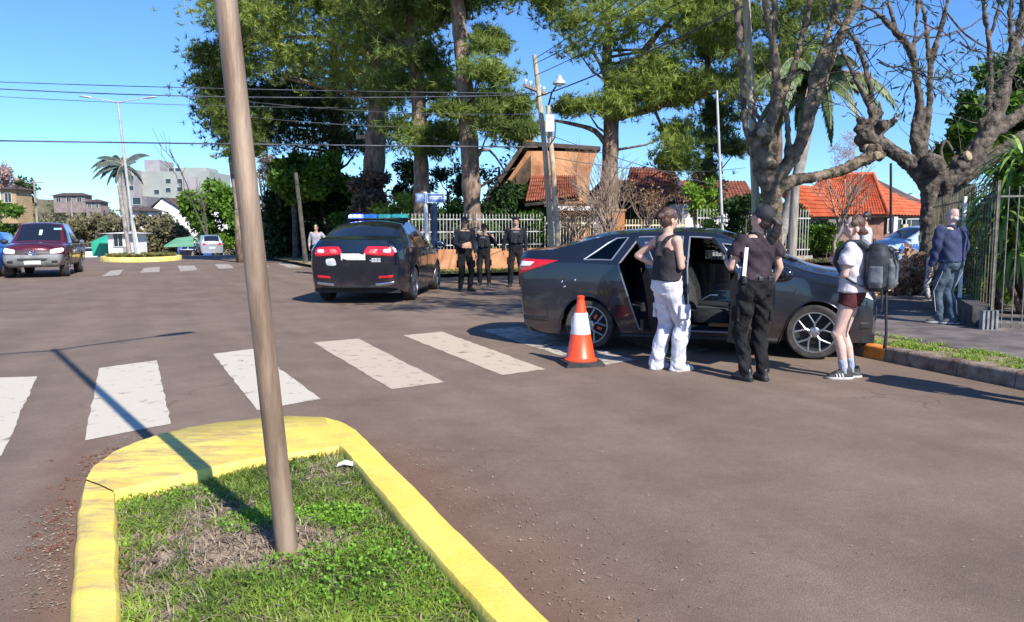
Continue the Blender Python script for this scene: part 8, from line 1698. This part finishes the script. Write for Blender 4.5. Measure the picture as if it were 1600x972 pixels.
# --- bald man
def oldman():
    p = G(1482, 506, PH); NS = cloth('navy_sweater', (.028, .036, .085), (.055, .066, .13), sc_=5); TP = cloth('slate_track_trousers', (.05, .075, .105), (.11, .15, .19), sc_=5)
    P = person('bald elderly man in a navy sweater and slate track trousers standing by the fence', p, R(14), 1.60, 'm', feet=((-.06, .12, 55), (.06, -.03, 60)), arms={-1: ((-.18, .1, -1), (.0, .28, -1), (0, .2, -1), (1, 0, 0), .7), 1: ((.18, .05, -1), (.0, .35, -1), (0, .2, -1), (-1, 0, 0), .7)}, head=(22, -8), skin=SKP, vox=.009, shoes=('shoe', mat('dark_grey_trainers', (.05, .055, .065), (.12, .13, .15), scale=14)), lean=(0, .04), belly=.03)
    trousers(P, 'track_trousers', TP, (.095, .086, .074, .07, .064), .02, .009, 1.04, 12, s_=9, hem=.03); shirt(P, 'sweater', NS, .93, 1.39, .04, 1.93, (.082, .066), .013, 13, collar=True, s_=8)
    for sx in (-1, 1):
        hip, kn, ank, fw = P['J']['leg', sx]; m = MB(); m.tube([hip+V((sx*.098, -.03, -.1)), kn+V((sx*.076, -.02, 0)), ank+V((sx*.066, -.015, .02))], .004, 6, flat=None); m.build('side_stripe', SOLE, P['t'])
    m = MB(); hp, h3 = P['hp'], P['h3']; m.ell(hp(0, -.045, .09), (.075, .056, .045), 16, 10, h3); P['cl'](m, 'hair', mat('white_hair', (.5, .48, .46), (.66, .64, .62), scale=30, rough=.6), .002, 30, v=.008)
oldman()
# --- half hidden people
def extra_person(label, p, yaw, H, sex, topm, botm, hairm, sleeve=1.85, arms=None, head=(0, 0), feet=((-.1, 0, 5), (.1, 0, -5)), skin=SKT, short=None, tail=None):
    P = person(label, p, R(yaw), H, sex, feet=feet, arms=arms, head=head, skin=skin, far=True, shoes=('shoe', BOOT)); trousers(P, 'trousers', botm, (.105, .094, .07, .068, .056), .014, .007, 1.04, 3) if short is None else trousers(P, 'shorts', botm, (.105, .1, .1), .016, .004, 1.02, 3, length=short)
    shirt(P, 'top', topm, .95, 1.39, .022, sleeve, (.068, .056), .005, 7); hairdo(P, hairm, tail=tail); return P
GT = cloth('grey_white_top', (.42, .4, .44), (.6, .58, .6), sc_=5)
p = G(1347, 462, PH); extra_person('dark haired person in a pale grey top standing beyond the backpack', p, 60, 1.66, 'm', GT, CT, HAIRK, head=(10, 0))
p = at(1497, 470, 13.2); extra_person('person in black mostly hidden behind the bald man', V((p.x, 13.2, PH)), 40, 1.62, 'm', BLK, BLK, HAIRK)
p = at(1452, 455, 14.2); extra_person('small child with dark hair and pale pink clothes between the tree and the bald man', V((p.x, 14.2, PH)), 60, .95, 'f', cloth('pale_pink', (.5, .42, .45), (.66, .58, .6)), cloth('pale_pink', (.5, .42, .45), (.66, .58, .6)), HAIRK, sleeve=.5)
p = at(495, 400, 27); extra_person('person in a grey shirt standing in the shade beyond the police car', V((p.x, 27, .13)), 175, 1.60, 'm', cloth('grey_shirt', (.28, .26, .27), (.42, .4, .42)), CT, HAIRK, arms={-1: ((-.8, 0, -.9), (.7, .3, -.5), (.5, .2, -.5), (0, 0, 1), .6), 1: ((.3, .0, -1), (.0, .15, -1), (0, .1, -1), (-1, 0, 0), .5)})
p = V((4.62, 6.05, 0)); extra_person('onlooker in dark clothes standing just outside the right edge', p, 40, 1.72, 'm', NV, CT, HAIRK)
